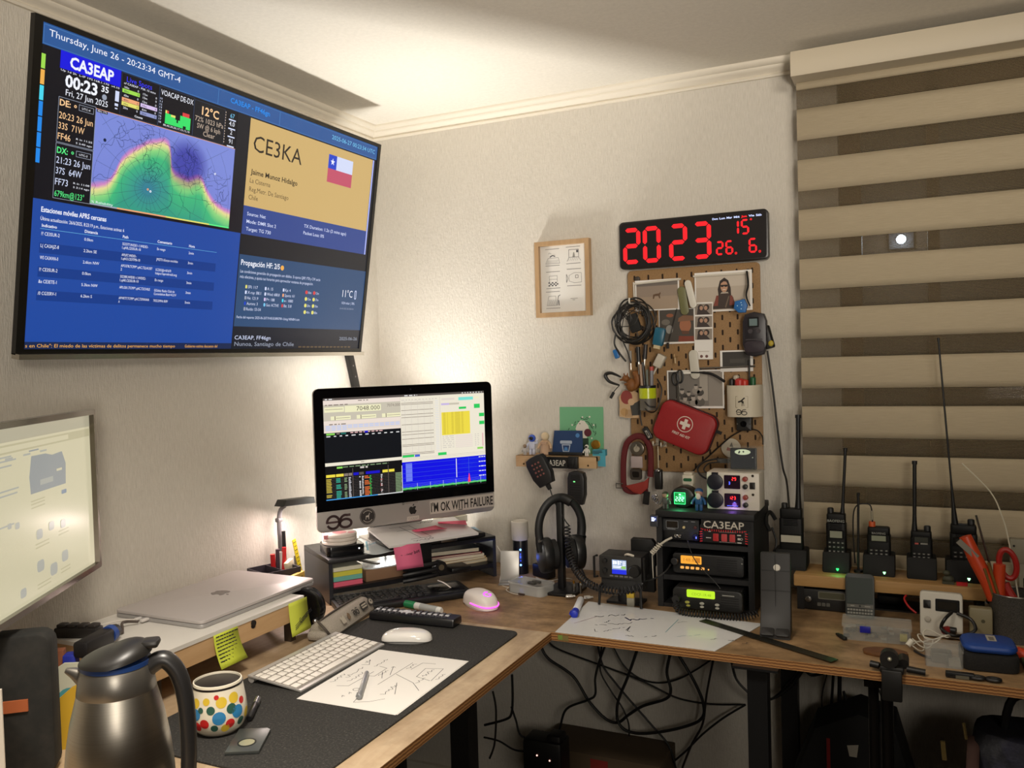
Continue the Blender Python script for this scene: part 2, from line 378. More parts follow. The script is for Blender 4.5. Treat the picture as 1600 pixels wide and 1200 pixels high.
# box faces come in the order -x, +x, -y, +y, -z, +z
desk('plywood_desk', .004, .818, -2.05, -.5645, ply, [(.75, -.86), (.06, -.62), (.75, -1.98), (.06, -1.98)], 'plywood desk along the left wall with black metal legs, mat and keyboard on it')
desk('workbench_desk', .004, 2.9, -.563, -.004, ply2, [(1.268, -.535), (.06, -.06), (2.8, -.535), (2.8, -.06), (1.268, -.06)], 'plywood workbench desk along the back wall carrying the radios')
# felt desk mat
felt = NT('felt'); a_ = felt.noise(felt.coord(), 260, 4, .75); b_ = felt.noise(felt.coord((1, 1, 1)), 14, 4, .6)
felt.base(felt.ramp(a_, [(.42, '#22211f'), (.60, '#33312e'), (.76, '#77736b')])); felt.bump(a_, .5, .001); felt = felt.set(Roughness=.95)
b = B(); b.slab(.391, .751, .022, 0, .004, ch=.001); solo('desk_mat', b, felt, 'dark grey felt desk mat under the white keyboard and paper', 'desk mat', (.5585, -.9675, ZT))
ZM = ZT + .0042
# ---------------------------------------------------------------- white keyboard
def keycap(name, w_, d_, h_, m, ch=.001):
    b = B(); b.slab(w_, d_, .0015, 0, h_, ch=ch, n=2); me = obj(name, b, m); d = me.data; bpy.data.objects.remove(me); return d
_kc = {}
def key(parent, w_, d_, h_, m, x, y, z, rx=0.):
    k = (round(w_, 4), round(d_, 4), h_, m.name)
    if k not in _kc: _kc[k] = keycap('key', w_, d_, h_, m)
    o = bpy.data.objects.new('key', _kc[k]); COL.objects.link(o); o.parent = parent; o.location = (x, y, z); o.rotation_euler = (rx, 0, 0); return o
alu = mat('#cfccc8', .38, .55); keyw = mat('#ece6de', .5)
t = thing('slim_keyboard', 'slim white and aluminium keyboard on the felt mat beside the paper', 'keyboard', (.450, -.922, ZM), 90)
tilt = math.atan2(.012, .13)
b = B(); b.prism([(-.065, 0), (.065, .0125), (.065, .0155), (-.065, .0035)], -.14, .14, mx=YZ); b.tube([(-.138, .058, .0075), (.138, .058, .0075)], .0072, 14, sm=False); obj('body', b, alu, t)
b = B(RX(math.degrees(tilt))); b.box((0, -.0005, .0092), (.276, .112, .0012)); obj('key_bed', b, mat('#8a847d', .6), t)
rows = [(.0455, .0085, [1] * 14), (.0315, .0150, [1] * 13 + [1.6]), (.0128, .0150, [1.6] + [1] * 13), (-.0059, .0150, [1.85] + [1] * 11 + [1.85]), (-.0246, .0150, [2.4] + [1] * 10 + [2.4]), (-.0433, .0150, [1, 1, 1, 1.25, 5.35, 1.25, 1, 1, 1, 1])]
for ry, rd, ws in rows:
    u = (.272 - .0035 * (len(ws) - 1)) / sum(ws); x = -.136
    for q in ws:
        key(t, q * u, rd, .0022, keyw, x + q * u / 2, ry, .0035 + (ry + .065) * math.tan(tilt) - .0003, tilt); x += q * u + .0035
# ---------------------------------------------------------------- paper, pens, mice
def scribbles(b, spec, mi=1, z=.0003, r=.0005):
    for i, (kind, *a) in enumerate(spec):
        if kind == 's': b.scrib(*a, mi, r, z=z, seed=i, n=max(6, int(a[2] / .004)))
        elif kind == 'l': b.line([(p[0], p[1], z) for p in a[0]], r, mi)
        elif kind == 'c':
            x, y, q = a; b.line([(x + q * math.cos(k * .6), y + q * math.sin(k * .6), z) for k in range(12)], r, mi)
b = B(); b.box((0, 0, .0004), (.279, .212, .0007), 0); b.box((.003, -.002, -.0002), (.279, .212, .0004), 0)
spec = [('s', -.05, .088, .045, .010), ('s', -.02, .074, .06, .012), ('s', -.035, .058, .05, .010), ('l', [(-.062, .072), (-.055, .05), (.025, .045)]), ('s', .06, .085, .02, .01), ('l', [(.05, .09), (.055, .075), (.08, .09)]),
        ('l', [(.0, .052), (.005, .03), (.05, .03), (.055, .05)]), ('l', [(.0, .01), (.03, .028)]), ('l', [(.02, .004), (.062, .022), (.056, .023), (.062, .022), (.060, .016)]), ('s', .01, .02, .03, .008), ('s', .05, .055, .045, .009),
        ('l', [(-.03, .0), (.095, -.004)]), ('l', [(-.105, .03), (-.098, .034), (-.1, .028), (-.098, .034)]), ('l', [(-.088, .026), (-.081, .03), (-.083, .024)]), ('c', -.065, .026, .006), ('l', [(-.118, -.004), (-.106, -.03), (-.085, -.05)]), ('l', [(-.118, -.004), (-.1, .0)]),
        ('s', -.07, -.04, .05, .012), ('l', [(-.06, -.056), (-.01, -.03)]), ('l', [(-.03, -.09), (.0, -.06), (.028, -.005)]), ('l', [(.02, -.085), (.03, -.05), (.075, -.045), (.085, -.08), (.02, -.088)]), ('s', .0, -.07, .03, .009), ('s', .035, -.066, .04, .009), ('l', [(.06, -.02), (.1, -.024), (.104, -.052)]), ('s', .06, -.016, .03, .008), ('s', .03, -.098, .03, .007)]
scribbles(b, spec, 1, .0008, .00055)
solo('paper_sheets', b, [PAPER, INK], 'white paper sheets with handwritten notes and sketches on the felt mat', 'paper', (.630, -.948, ZM), (0, 0, 91.5))
def pen(name, p0, p1, r, body, cap, label, cat='pen', tip=None, group=None, clip=True, capfrac=.35, cap_at_start=True, mid=None):
    p0, p1 = V(p0), V(p1); Ln = (p1 - p0).length
    t = bpy.data.objects.new(name, None); COL.objects.link(t); tag(t, label, cat, group); t.empty_display_size = .02; t.location = p0
    t.rotation_mode = 'QUATERNION'; t.rotation_quaternion = (p1 - p0).to_track_quat('Z', 'Y')
    b = B(); b.lathe([(r * .75, Ln * capfrac * .9), (r * .93, Ln * capfrac), (r * .93, Ln * .97), (r * .7, Ln)], 16)
    if mid: b.lathe([(r * .95, Ln * .45), (r * .95, Ln * .9)], 16, 1)
    obj('barrel', b, [body] + ([mid] if mid else []), t)
    b = B(); b.lathe([(r * .6, 0), (r, r * .3), (r, Ln * capfrac)], 16)
    if clip: b.box((r * 1.15, 0, Ln * capfrac * .55), (r * .3, r * .5, Ln * capfrac * .8))
    obj('cap', b, cap, t)
    return t
pen('ballpoint_pen', (.642, -1.055, ZM + .0065), (.583, -.945, ZM + .0065), .005, mat('#a9abad', .3, .6), mat('#8e9092', .35, .5), 'grey ballpoint pen lying on the handwritten paper', capfrac=.18, clip=True)
pen('black_pen', (.470, -1.128, ZM + .0062), (.517, -1.203, ZM + .0062), .006, mat('#101012', .35), mat('#a9a9ad', .25, .9), 'black pen with chrome tip beside the dotted mug', capfrac=.3, clip=False)
pen('board_marker', (.395, -.508, ZT + .0095), (.515, -.533, ZT + .0095), .0095, mat('#dcdcd8', .45), mat('#177a4a', .45), 'white board marker with green cap behind the remote control', 'marker', capfrac=.3, mid=mat('#a8aba8', .5))
pen('slim_pen', (.532, -.557, ZT + .0058), (.398, -.560, ZT + .0058), .0048, mat('#cfc6bc', .5), mat('#5a2224', .5), 'slim white and dark red pen between marker and remote', capfrac=.45, clip=False)
pen('blue_marker', (.830, -.452, ZT + .0095), (.800, -.325, ZT + .0095), .0092, mat('#dfe0e2', .45), mat('#1a2fb0', .45), 'white board marker with blue cap at the whiteboard corner', 'marker', capfrac=.22)
# white curved mouse
def mouse(name, label, loc, rz, L_, W_, H_, m, base_m):
    t = thing(name, label, 'mouse', loc, rz); b = B(); n = 24; m_ = 12
    vs_ = []
    for i in range(m_ + 1):
        f = i / m_; rad = math.sin(PI / 2 * (1 - f)) ** .55 if f < 1 else 0.; z = .006 + (H_ - .006) * (1 - (1 - f) ** 2.2)
        for j in range(n):
            a = 2 * PI * j / n; cx_ = math.copysign(abs(math.cos(a)) ** .75, math.cos(a)); sy = math.copysign(abs(math.sin(a)) ** .75, math.sin(a))
            vs_.append((W_ / 2 * rad * cx_, L_ / 2 * rad * sy, z - .004 * (rad * sy) ** 2))
    fs = [(i * n + j, i * n + (j + 1) % n, (i + 1) * n + (j + 1) % n, (i + 1) * n + j) for i in range(m_) for j in range(n)]
    b.add(vs_, fs); obj('shell', b, m, t, sharp=60)
    b = B(); b.prism([(W_ * .46 * math.copysign(abs(math.cos(2 * PI * j / n)) ** .75, math.cos(2 * PI * j / n)), L_ * .46 * math.copysign(abs(math.sin(2 * PI * j / n)) ** .75, math.sin(2 * PI * j / n))) for j in range(n)], 0, .0065); obj('base', b, base_m, t)
    return t
mouse('wireless_mouse', 'low white wireless mouse on the felt mat in front of the remote', (.543, -.735, ZM), 108, .114, .058, .024, mat('#ece9e4', .15, coat=.6), mat('#8f8e8c', .4))
t = mouse('gaming_mouse', 'white corded gaming mouse glowing pink on the bare desk', (.570, -.432, ZT), 57, .122, .064, .04, mat('#e8e0da', .4), mat('#dcd4ce', .5))
b = B(); sgn = lambda v: math.copysign(abs(v) ** .75, v)
b.tube([(.0325 * sgn(math.cos(R(a))), .0615 * sgn(math.sin(R(a))), .0115 + .002 * math.cos(R(a * 2))) for a in range(-178, 5, 12)], .0018, 6); obj('shell>light_strip', b, scr('#ff62e0', 1.6), t)
lb = B(RX(0)); lb.line([(.009 * math.cos(R(a)), .009 * math.sin(R(a)), 0) for a in range(60, 331, 18)] + [(.009, -.001, 0), (.002, -.001, 0)], .0016); lb_o = obj('shell>logo_light', lb, scr('#e060ff', 1.4), t, (.0, -.036, .0375), (24, 0, 0)); md = lb_o.modifiers.new('t', 'SOLIDIFY'); md.thickness = .0015
b = B(); b.lathe([(.004, 0), (.0042, .004), (.0042, .012), (.003, .014)], 12, mx=T(0, .04, .028) @ RX(60)); obj('scroll_wheel', b, mat('#bdb6b0', .5), t)
b = B(); b.tube([(.535, -.384, .752), (.508, -.368, .746), (.49, -.36, .743), (.46, -.355, .744), (.43, -.366, .768), (.405, -.36, .772)], .0016, 8); solo('mouse_cord', b, mat('#e8e0da', .5), 'thin white cord running from the gaming mouse over the black keyboard', 'cable')
# remote control
t = thing('remote_control', 'long black TV remote with many small buttons behind the white mouse', 'remote control', (.488, -.612, ZM), 3)
b = B(); b.prism([(-.024, .003), (-.02, 0), (.02, 0), (.024, .003), (.023, .016), (.019, .020), (-.019, .020), (-.023, .016)], -.113, .113, mx=YZ, ch=.004); obj('body', b, mat('#111114', .32), t)
mk = [mat('#3b3b40', .4), mat('#cfcfd4', .4), mat('#56565c', .4)]
for i in range(13):
    for j in range(3):
        if i == 5 and j == 1: continue
        q = bpy.data.objects.new('button', _kc.setdefault(('rb', (i * 3 + j) % 3), keycap('button', .009, .0085, .003, mk[(i * 3 + j) % 3], .0008))); COL.objects.link(q); q.parent = t; q.location = (-.1 + i * .0155, (j - 1) * .0125, .0195)
b = B(); b.lathe([(.013, .0195), (.013, .0215), (.0115, .0225), (.007, .0225), (.0065, .0215)], 20, mx=T(-.0225, 0, 0)); obj('body>navigation_ring', b, mk[1], t)
# pencil case
t = thing('pencil_case', 'grey canvas roll pencil case with printed badges behind the white keyboard', 'pencil case', (.330, -.678, ZT), 100)
cv = speckle('canvas', '#8d857a', '#a79e92', 500, .35, .65, .9, .4)
b = B()
prof_ = [(-.03, .001), (.03, .001), (.036, .012), (.026, .030), (.008, .040), (-.012, .038), (-.03, .024), (-.036, .01)]
b.prism([(y * .95, z) for y, z in prof_], -.115, .105, mx=YZ, ch=.007); b.box((-.12, 0, .012), (.03, .05, .02), bev=.008); obj('body', b, cv, t)
b = B(); b.tube([(-.110, .004, .0405), (-.04, .005, .0425), (.04, .005, .0422), (.100, .002, .0405)], .0024, 8); b.tube([(-.12, -.028, .012), (-.13, -.02, .03), (-.125, .0, .045)], .003, 6); obj('body>zip', b, mat('#4a423b', .6), t)
pb = B(T(0, 0, 0)); ang = math.degrees(math.atan2(.010, -.018))
fr_ = T(0, -.0285, .0305) @ RX(56)
pb.mx = fr_; pb.slab(.030, .018, .003, 0, .0012, 0, mx=T(.052, 0, 0)); pb.rect(.04, -.005, .064, -.0015, 1, .0014); pb.rect(.04, .001, .064, .0045, 1, .0014)
pb.prism(circ(.0125, 20, .09, .0, .8), 0, .0012, 0); pb.flat(circ(.0085, 16, .09, .0, .8), .0014, 1); pb.flat(circ(.003, 10, .091, .001), .0016, 0)
for i, x in enumerate((.0, .014)): pb.frame(circ(.0065, 18, x, -.003), circ(.004, 18, x, -.003), 0, .0012, 0)
pb.line([(-.008, .006), (.0, .0065), (.006, .003)], .0011, 0); pb.line([(.008, .002), (.014, .0075), (.02, .006)], .0011, 0); pb.line([(-.006, -.003), (.005, -.003)], .001, 0)
pb.prism([(-.035, -.008), (-.025, -.006), (-.024, .004), (-.03, .008), (-.036, .002)], 0, .0012, 2); pb.prism([(-.066, -.010), (-.05, -.009), (-.052, .009), (-.059, .004), (-.066, .009)], 0, .0012, 1)
pb.line([(-.06, .0), (-.053, -.004)], .0012, 0)
obj('body>badges', pb, [mat('#3b3834', .7), mat('#b7ae9f', .7), mat('#7c6650', .7)], t)
# ---------------------------------------------------------------- thermos jug
TC = V((.627, -1.556, ZT)); hd = math.degrees(math.atan2(.62, .80))
t = thing('thermos_jug', 'brushed steel thermos jug with black lid and handle, nearest the camera', 'thermos', TC, hd)
br = NT('brushed_steel'); v_ = br.coord((300, 300, 2)); a_ = br.noise(br.coord((1, 1, 260)), 2, 3, .6)
br.base(br.ramp(a_, [(.3, '#cfc8ba'), (.7, '#dcd6c9')])); br.b.inputs['Anisotropic'].default_value = .75; br = br.set(Roughness=.3, Metallic=1.)
b = B(); b.lathe([(.062, 0), (.066, .004), (.0675, .03), (.0675, .06), (.066, .10), (.062, .14), (.0565, .172), (.0505, .196), (.0475, .208)], 40); obj('body', b, br, t)
b = B(); b.lathe([(.0475, .2075), (.048, .2085), (.0455, .226), (.0425, .238), (.0415, .2395)], 40)
# pouring lip, away from the handle
b.tube([(-.030, 0, .222), (-.040, 0, .228), (-.050, 0, .234), (-.060, 0, .2385)], lambda f: .0165 - .0135 * f, 14)
obj('neck', b, mat('#8f8b84', .35, .9), t)
b = B(); b.lathe([(.0418, .2395), (.0425, .2400), (.0425, .2455), (.0415, .246)], 40); obj('neck>seal_ring', b, mat('#1c3566', .35), t)
b = B(); n = 40; vs_ = []; m_ = 9
for i in range(m_ + 1):
    f = i / m_; rad = .044 * math.cos(f * PI / 2 * .999)
    for j in range(n): a = 2 * PI * j / n; x = rad * math.cos(a); vs_.append((x, rad * math.sin(a), .246 + .022 * math.sin(f * PI / 2) * (.55 + .45 * (x / .044 + 1) / 2 * 1.6) + .008 * max(0, x / .044)))
fs = [(i * n + j, i * n + (j + 1) % n, (i + 1) * n + (j + 1) % n, (i + 1) * n + j) for i in range(m_) for j in range(n)] + [tuple(range(n))[::-1]]
b.add(vs_, fs); b.box((.043, 0, .264), (.022, .026, .010), bev=.004); obj('lid', b, mat('#1d1b19', .42), t)
b = B(); b.tube([(.036, 0, .230), (.052, 0, .240), (.064, 0, .237), (.076, 0, .218), (.083, 0, .185), (.085, 0, .14), (.084, 0, .10), (.080, 0, .07), (.066, 0, .055)], lambda q: .0128 - .003 * q, 14, k=8, flat=.95); obj('handle', b, mat('#201f1f', .35), t)
# ---------------------------------------------------------------- mug (plain dots, no figure)
t = thing('dotted_mug', 'cream mug with coloured polka dots and a dark rim line on the felt mat', 'mug', (.488, -1.243, ZM), 150)
mp = [(.024, 0), (.034, .002), (.0415, .010), (.0462, .024), (.0470, .036), (.0455, .052), (.0425, .068), (.0405, .080), (.0395, .086)]
mr_ = [(.0375, .0865), (.037, .084), (.0395, .066), (.0425, .045), (.042, .025), (.035, .010), (.01, .008)]
b = B(); b.lathe(mp + mr_, 44); obj('cup', b, mat('#e6decb', .22, coat=.4), t)
b = B(); b.lathe([(.0405, .0785), (.0412, .0795), (.0408, .0820), (.0398, .0825)], 44); obj('cup>rim_line', b, mat('#1c1512', .4), t)
b = B(); b.tube([(.040, 0, .066), (.06, 0, .068), (.070, 0, .05), (.062, 0, .028), (.043, 0, .022)], .006, 10); obj('handle', b, mat('#2a2622', .3), t)
def mug_r(z):
    for (r0, z0), (r1, z1) in zip(mp, mp[1:]):
        if z0 <= z <= z1: return r0 + (r1 - r0) * (z - z0) / (z1 - z0)
    return .04
b = B(); va = math.degrees(math.atan2(-2.32 + 1.243, 1.564 - .488)) - 150      # towards the room
g = random.Random(4); dots = [(-52, .060, .008, 2), (-50, .042, .0095, 1), (-30, .028, .008, 0), (-26, .064, .006, 2), (-48, .022, .008, 0), (-16, .05, .007, 3), (0, .036, .011, 1), (6, .061, .009, 2), (22, .024, .008, 0), (26, .048, .0085, 3), (34, .064, .009, 2), (40, .04, .011, 1), (48, .022, .007, 3), (54, .055, .006, 0), (-10, .02, .006, 3), (12, .018, .007, 2), (-70, .035, .009, 0), (70, .03, .009, 2), (-38, .05, .005, 3), (-4, .07, .004, 0)]
for a0, z0, r0, mi in dots:
    q = 16; vs_ = []
    for ring in range(4):
        rr_ = r0 * (1 - ring / 3.2)
        for j in range(q):
            z = z0 + rr_ * math.sin(2 * PI * j / q); rad = mug_r(max(.003, z)) + .0004; a = R(va + a0) + rr_ * math.cos(2 * PI * j / q) / rad; vs_.append((rad * math.cos(a), rad * math.sin(a), z))
    b.add(vs_, [(k * q + j, k * q + (j + 1) % q, (k + 1) * q + (j + 1) % q, (k + 1) * q + j) for k in range(3) for j in range(q)] + [tuple(range(3 * q, 4 * q))], mi)
obj('cup>dots', b, [mat('#c2201f', .35), mat('#2f7fb4', .35), mat('#d8b93a', .35), mat('#2f5a4e', .35)], t)
# coin holder card
t = thing('coin_card', 'slim grey metal card with an oval coin window in front of the mug', 'card holder', (.573, -1.265, ZM), 118)
o = [(-.043, -.027), (.036, -.027), (.043, -.020), (.043, .027), (-.043, .027)]
b = B(); b.prism(o, 0, .006, ch=.001); obj('body', b, mat('#6d7270', .35, .8), t)
b = B(); b.frame(circ(.0150, 28, -.012, .0), circ(.0125, 28, -.012, .0), .0058, .0066); obj('body>rim', b, mat('#3f423f', .4, .8), t)
b = B(); b.lathe([(.0125, .0055), (.0125, .0062), (.0005, .0062)], 28, mx=T(-.012, 0, 0)); obj('body>coin', b, mat('#c9c8a8', .3, .6), t)
# ---------------------------------------------------------------- laptop riser, laptop
t = thing('laptop_riser', 'low white topped wooden riser shelf against the left wall', 'shelf', (.166, -1.008, ZT))
b = B(); b.box((0, 0, .096), (.296, .418, .008)); obj('top_board', b, mat('#d3cfc8', .5), t)
b = B(); wr = wood('pale_wood', '#b48e63', '#c19c70', '#cda97e', 'y', .8)
b.box((.142, 0, .072), (.009, .414, .040)); b.box((-.142, 0, .072), (.009, .414, .040)); b.box((0, .2025, .072), (.275, .009, .040)); b.box((0, -.2025, .072), (.275, .009, .040)); b.box((0, 0, .054), (.275, .396, .005)); obj('drawer_box', b, wr, t)
b = B(); b.slab(.012, .012, .006, 0, .004, mx=T(.1465, .045, .085) @ RY(90)); b.slab(.010, .012, .005, 0, .0022, mx=T(.1455, .045, .079) @ RY(90)); obj('drawer_box>finger_notch', b, mat('#1b120c', .8), t)
for lx, ly in ((.12, .19), (.12, -.19), (-.12, .19), (-.12, -.19)): b = B(); b.box((lx, ly, .026), (.018, .018, .052)); obj('foot', b, mat('#3a2c20', .7), t)
ZR = ZT + .100
t = thing('laptop', 'closed silver laptop on the white riser', 'laptop', (.157, -.893, ZR), 90)
b = B(); b.slab(.356, .246, .012, .0005, .0085, ch=.0015); obj('base', b, mat('#aaa7a6', .42, .35), t)
b = B(); b.slab(.356, .246, .012, .0092, .0158, ch=.0018); obj('lid', b, mat('#bdb6b4', .42, .25), t)
def apple(b, cx, cy, s, mi=0, z0=0., z1=.0003, mx=None):
    half = [(0, .30), (.10, .36), (.24, .38), (.36, .30), (.40, .2)]
    o = [(0, .29), (.12, .37), (.27, .38), (.38, .29), (.29, .20), (.27, .08), (.31, -.02), (.42, -.09), (.36, -.24), (.25, -.40), (.13, -.44), (0, -.39), (-.13, -.44), (-.26, -.40), (-.38, -.22), (-.44, 0), (-.42, .2), (-.32, .34), (-.15, .37)]
    P = [(cx + p.x * s, cy + p.y * s) for p in spline([(x, y, 0) for x, y in o], 3, True)]
    b.prism(P, z0, z1, mi, mx=mx)
    lf = [(.0, .42), (.02, .56), (.16, .66), (.15, .52), (.06, .43)]; b.prism([(cx + x * s, cy + y * s) for x, y in lf], z0, z1, mi, mx=mx)
b = B(RZ(180)); apple(b, 0, 0, .045, 0, .0157, .0161); obj('lid>emblem', b, mat('#7f7b7d', .2, .9), t)
t = thing('charger_cable', 'dark charging cable plugged into the left side of the laptop', 'cable', (.13, -1.08, ZR))
b = B(); b.tube([(-.002, -.012, .006), (-.012, -.04, .012), (.012, -.062, .005), (.02, -.075, .0045), (-.02, -.095, .0045), (-.06, -.12, .006)], .0028, 8); obj('cord', b, mat('#4a403a', .5), t)
b = B(); b.box((.0, .0035, .006), (.010, .022, .006), bev=.002); b.box((-.02, .004, .006), (.008, .018, .0055), bev=.002); obj('plug', b, mat('#cfcac6', .4), t)
b = B(); b.tube([(-.02, -.005, .006), (-.035, -.03, .01), (-.06, -.07, .006), (-.085, -.12, .004)], .002, 8); obj('white_cord', b, mat('#c9c2ba', .5), t)
# sticky notes on the riser
STK = mat('#bfc93a', .75); STK2 = mat('#c3cc45', .75)
def sticky(name, loc, rz, w_, h_, m, label, curl, lines=8, head=None, rx=0, group=None):
    t = bpy.data.objects.new(name, None)
    b = B(); n = 8; vs_ = []
    cf = lambda f: curl * (f ** 2)
    for i in range(n + 1):
        f = i / n; vs_ += [(-w_ / 2 + .002 * f, -cf(f) - .0015, -h_ * f), (w_ / 2 + .004 * f, -cf(f) * 1.3 - .0015, -h_ * f + .003 * f)]
    b.add(vs_, [(2 * i, 2 * i + 2, 2 * i + 3, 2 * i + 1) for i in range(n)], 0)
    g = random.Random(lines)
    if head is None:
        for k in range(lines):
            f = .1 + .82 * k / lines; x0 = -w_ * .42; x = x0; 
            while x < w_ * (.4 - .25 * g.random()):
                q = .004 + .006 * g.random(); b.add([(x, -cf(f) - .0022, -h_ * f), (x + q, -cf(f) * 1.15 - .0022, -h_ * f), (x + q, -cf(f) * 1.15 - .0022, -h_ * f + .0022), (x, -cf(f) - .0022, -h_ * f + .0022)], [(0, 1, 2, 3)], 1); x += q + .0014
    else:
        q = B(XZ @ T(0, 0, .009 + .0)); q.text(head, -w_ * .36, -h_ * .62, .013, 1, w=w_ * .72, mx=RZ(24)); 
        for k in range(3): q.line([(-w_ * .3, -h_ * (.70 + .06 * k)), (w_ * .38, -h_ * (.42 + .06 * k))], .0007, 1)
        b.v += q.v; o_ = len(b.v) - len(q.v); b.f += [tuple(i + o_ for i in f) for f in q.f]; b.mi += q.mi
    o = solo(name, b, [m, INK], label, 'sticky note', loc, (rx, 0, rz), group); md = o.modifiers.new('t', 'SOLIDIFY'); md.thickness = .0003; md.offset = 0
    return o
sticky('sticky_note', (.3155, -1.045, ZR - .006), 90, .066, .066, STK, 'yellow green sticky note covered in handwritten lines hanging from the riser', .016)
sticky('sticky_note', (.3155, -.825, ZR - .004), 90, .062, .074, STK2, 'yellow green sticky note with one large underlined word at the riser end', .006, head='Comandos')
# headphones hung on the end of the riser
t = thing('gaming_headset', 'black headset ear cup hanging at the far end of the white riser', 'headphones', (.287, -.764, ZT))
for s in (0,): 
    b = B(); mxx = T(.0, .004, .060) @ RX(90); b.prism(circ(.048, 30, 0, 0, .95), -.009, .009, ch=.004, mx=mxx); b.frame(circ(.044, 30), circ(.024, 30), -.016, -.009, mx=mxx); obj('ear_cup', b, mat('#0c0c0d', .25), t)
b = B(); b.tube([(-.02, -.006, .058), (-.06, -.004, .050), (-.10, .0, .030), (-.12, .0, .008)], .006, 8, flat=1.6); obj('headband', b, mat('#131314', .4), t)
b = B(); b.ball((.034, -.008, .034), .006); obj('ear_cup>chrome_stud', b, CHR, t)
# ---------------------------------------------------------------- left edge of the picture
t = thing('power_strip', 'black multi socket power strip lying on the near end of the riser', 'power strip', (.078, -1.190, ZR), 20)
b = B(); b.box((0, 0, .012), (.088, .026, .020), bev=.003, mx=T(0, 0, -.002)); obj('body', b, mat('#1d1a19', .45), t)
for i in range(4): b = B(); b.slab(.018, .020, .004, .0195, .026, ch=.002, mx=T(-.032 + .0215 * i, 0, 0)); obj('plug', b, mat('#2a2523', .5), t)
t = thing('charger_brick', 'black charger brick with a blue ringed end on the riser behind the thermos', 'charger', (.180, -1.222, ZR), 108)
b = B(); b.box((-.02, 0, .016), (.085, .03, .03), bev=.005); obj('body', b, mat('#161416', .5), t)
b = B(); b.cyl((.022, 0, .017), (.034, 0, .018), .0165, n=18); obj('blue_ring', b, mat('#23448c', .4), t)
b = B(); b.cyl((.034, 0, .018), (.05, 0, .018), .0155, .012, n=8); obj('end_cap', b, mat('#1d191b', .5), t)
P_ = lambda px, py, D: EYE + ray(px, py) * D
dk = speckle('dark_fabric', '#131412', '#23211d', 30, .4, .7, .8, .2)
p = P_(40, 1150, 1.31); t = thing('document_box', 'black round cornered document box with an orange tab at the left edge', 'box', (p.x - .02, p.y - .012, ZT), 40)
b = B(); b.slab(.135, .222, .02, -.022, .022, ch=.004, mx=XZ @ T(0, .111, 0)); obj('body', b, dk, t)
b = B(); b.box((.012, -.0235, .116), (.044, .003, .018)); b.mi = [0] * 6; obj('body>tab', b, mat('#a5582f', .8), t)
p = P_(-4, 1120, 1.18); b = B(); b.box((0, 0, .089), (.05, .004, .178), 0); b.flat([(-.02, .12), (.016, .118), (.012, .16), (-.02, .166)], .0022, 1, mx=XZ); b.flat([(-.024, .13), (.0, .05), (.01, .052), (-.005, .14)], .0023, 1, mx=XZ)
solo('leaflet', b, [mat('#d8d0c4', .7), mat('#5fa9a6', .7)], 'cream leaflet with teal print standing in front of the black document box', 'leaflet', (p.x - .026, p.y - .004, ZT), (0, 0, 40))
p = P_(99, 1130, 1.40); b = B(); o = [(-.03, 0), (.04, 0), (.04, .11), (.015, .10), (-.012, .078), (-.03, .05)]; b.prism(o, -.004, .004, mx=XZ)
b2 = b
for k in range(4): b.prism(circ(.0035, 10, -.006, .018 + .018 * k), -.0045, .0045, 1, mx=XZ)
solo('yellow_folder', b, [mat('#c19a26', .6), mat('#3d2f10', .9)], 'yellow plastic folder with punched holes beside the thermos', 'folder', (p.x, p.y, ZT), (0, 0, 40))
p = P_(103, 1090, 1.47); b = B(); b.prism([(-.05, 0), (.04, 0), (.04, .115), (.0, .118), (-.03, .10), (-.045, .07)], -.002, .002, 0, mx=XZ); b.flat(circ(.02, 18, .006, .055), .0024, 1, mx=XZ)
solo('pale_card', b, [mat('#c9c9b4', .7), mat('#4d9aa0', .7)], 'pale green card with a teal spot behind the yellow folder', 'card', (p.x, p.y, ZT), (0, 0, 40))
p = P_(112, 1052, 1.55); b = B(); b.box((0, 0, .054), (.022, .026, .108), bev=.003); solo('blue_box', b, mat('#2230a0', .5), 'small deep blue box behind the thermos spout', 'box', (p.x, p.y, ZT), (0, 0, 35))
p = P_(90, 1078, 1.55); b = B(); b.box((0, 0, .058), (.03, .02, .116), bev=.002); solo('orange_carton', b, mat('#8f5436', .7), 'small brown orange carton between the document box and the blue box', 'box', (p.x, p.y, ZT), (0, 0, 40))
# left monitor
t = thing('desk_monitor', 'silver framed desk monitor at the left edge showing a pale web page', 'monitor', (.13 + .285 * .521, -1.177 - .285 * .853, ZT), 121.4)
MW, MH, MZ0 = .533, .303, .244
b = B(XZ @ T(0, MZ0 + MH / 2, 0)); b.frame(rr(MW, MH, .004, 3), rr(MW - .018, MH - .020, .002, 3), -.006, .010, 0); obj('frame', b, mat('#6f675f', .14, 1.), t)
b = B(); b.box((0, .012, MZ0 + MH / 2), (MW - .006, .022, MH - .006)); b.box((0, .03, MZ0 + MH * .45), (MW * .6, .02, MH * .6), bev=.008); obj('back_cover', b, BLK, t)
b = B(); b.box((0, .13, .15), (.06, .02, .30)); b.box((0, .085, .30), (.06, .09, .05)); obj('stand_neck', b, SIL, t)
b = B(); b.slab(.16, .12, .02, 0, .010, ch=.003, mx=T(0, .14, 0)); obj('stand_foot', b, SIL, t)
SW, SH_ = MW - .018, MH - .020
b = B(XZ @ T(-SW / 2, MZ0 + MH - .010, .0008)); c = [('#d9d0ae', .84), ('#bdb59b', .8), ('#a2a5a3', .78), ('#b4b3a8', .84), ('#c8bf9b', .8), ('#8e99a8', .8)]
b.rect(0, 0, SW, SH_, 0); b.rect(0, 0, SW, .022, 1, .0003); b.rect(0, .026, SW, .040, 4, .0003); b.rect(.05, .029, SW - .1, .037, 0, .0006)
for k in range(5): b.rect(.06 + .06 * k, .046, .085 + .06 * k, .049, 3, .0005)
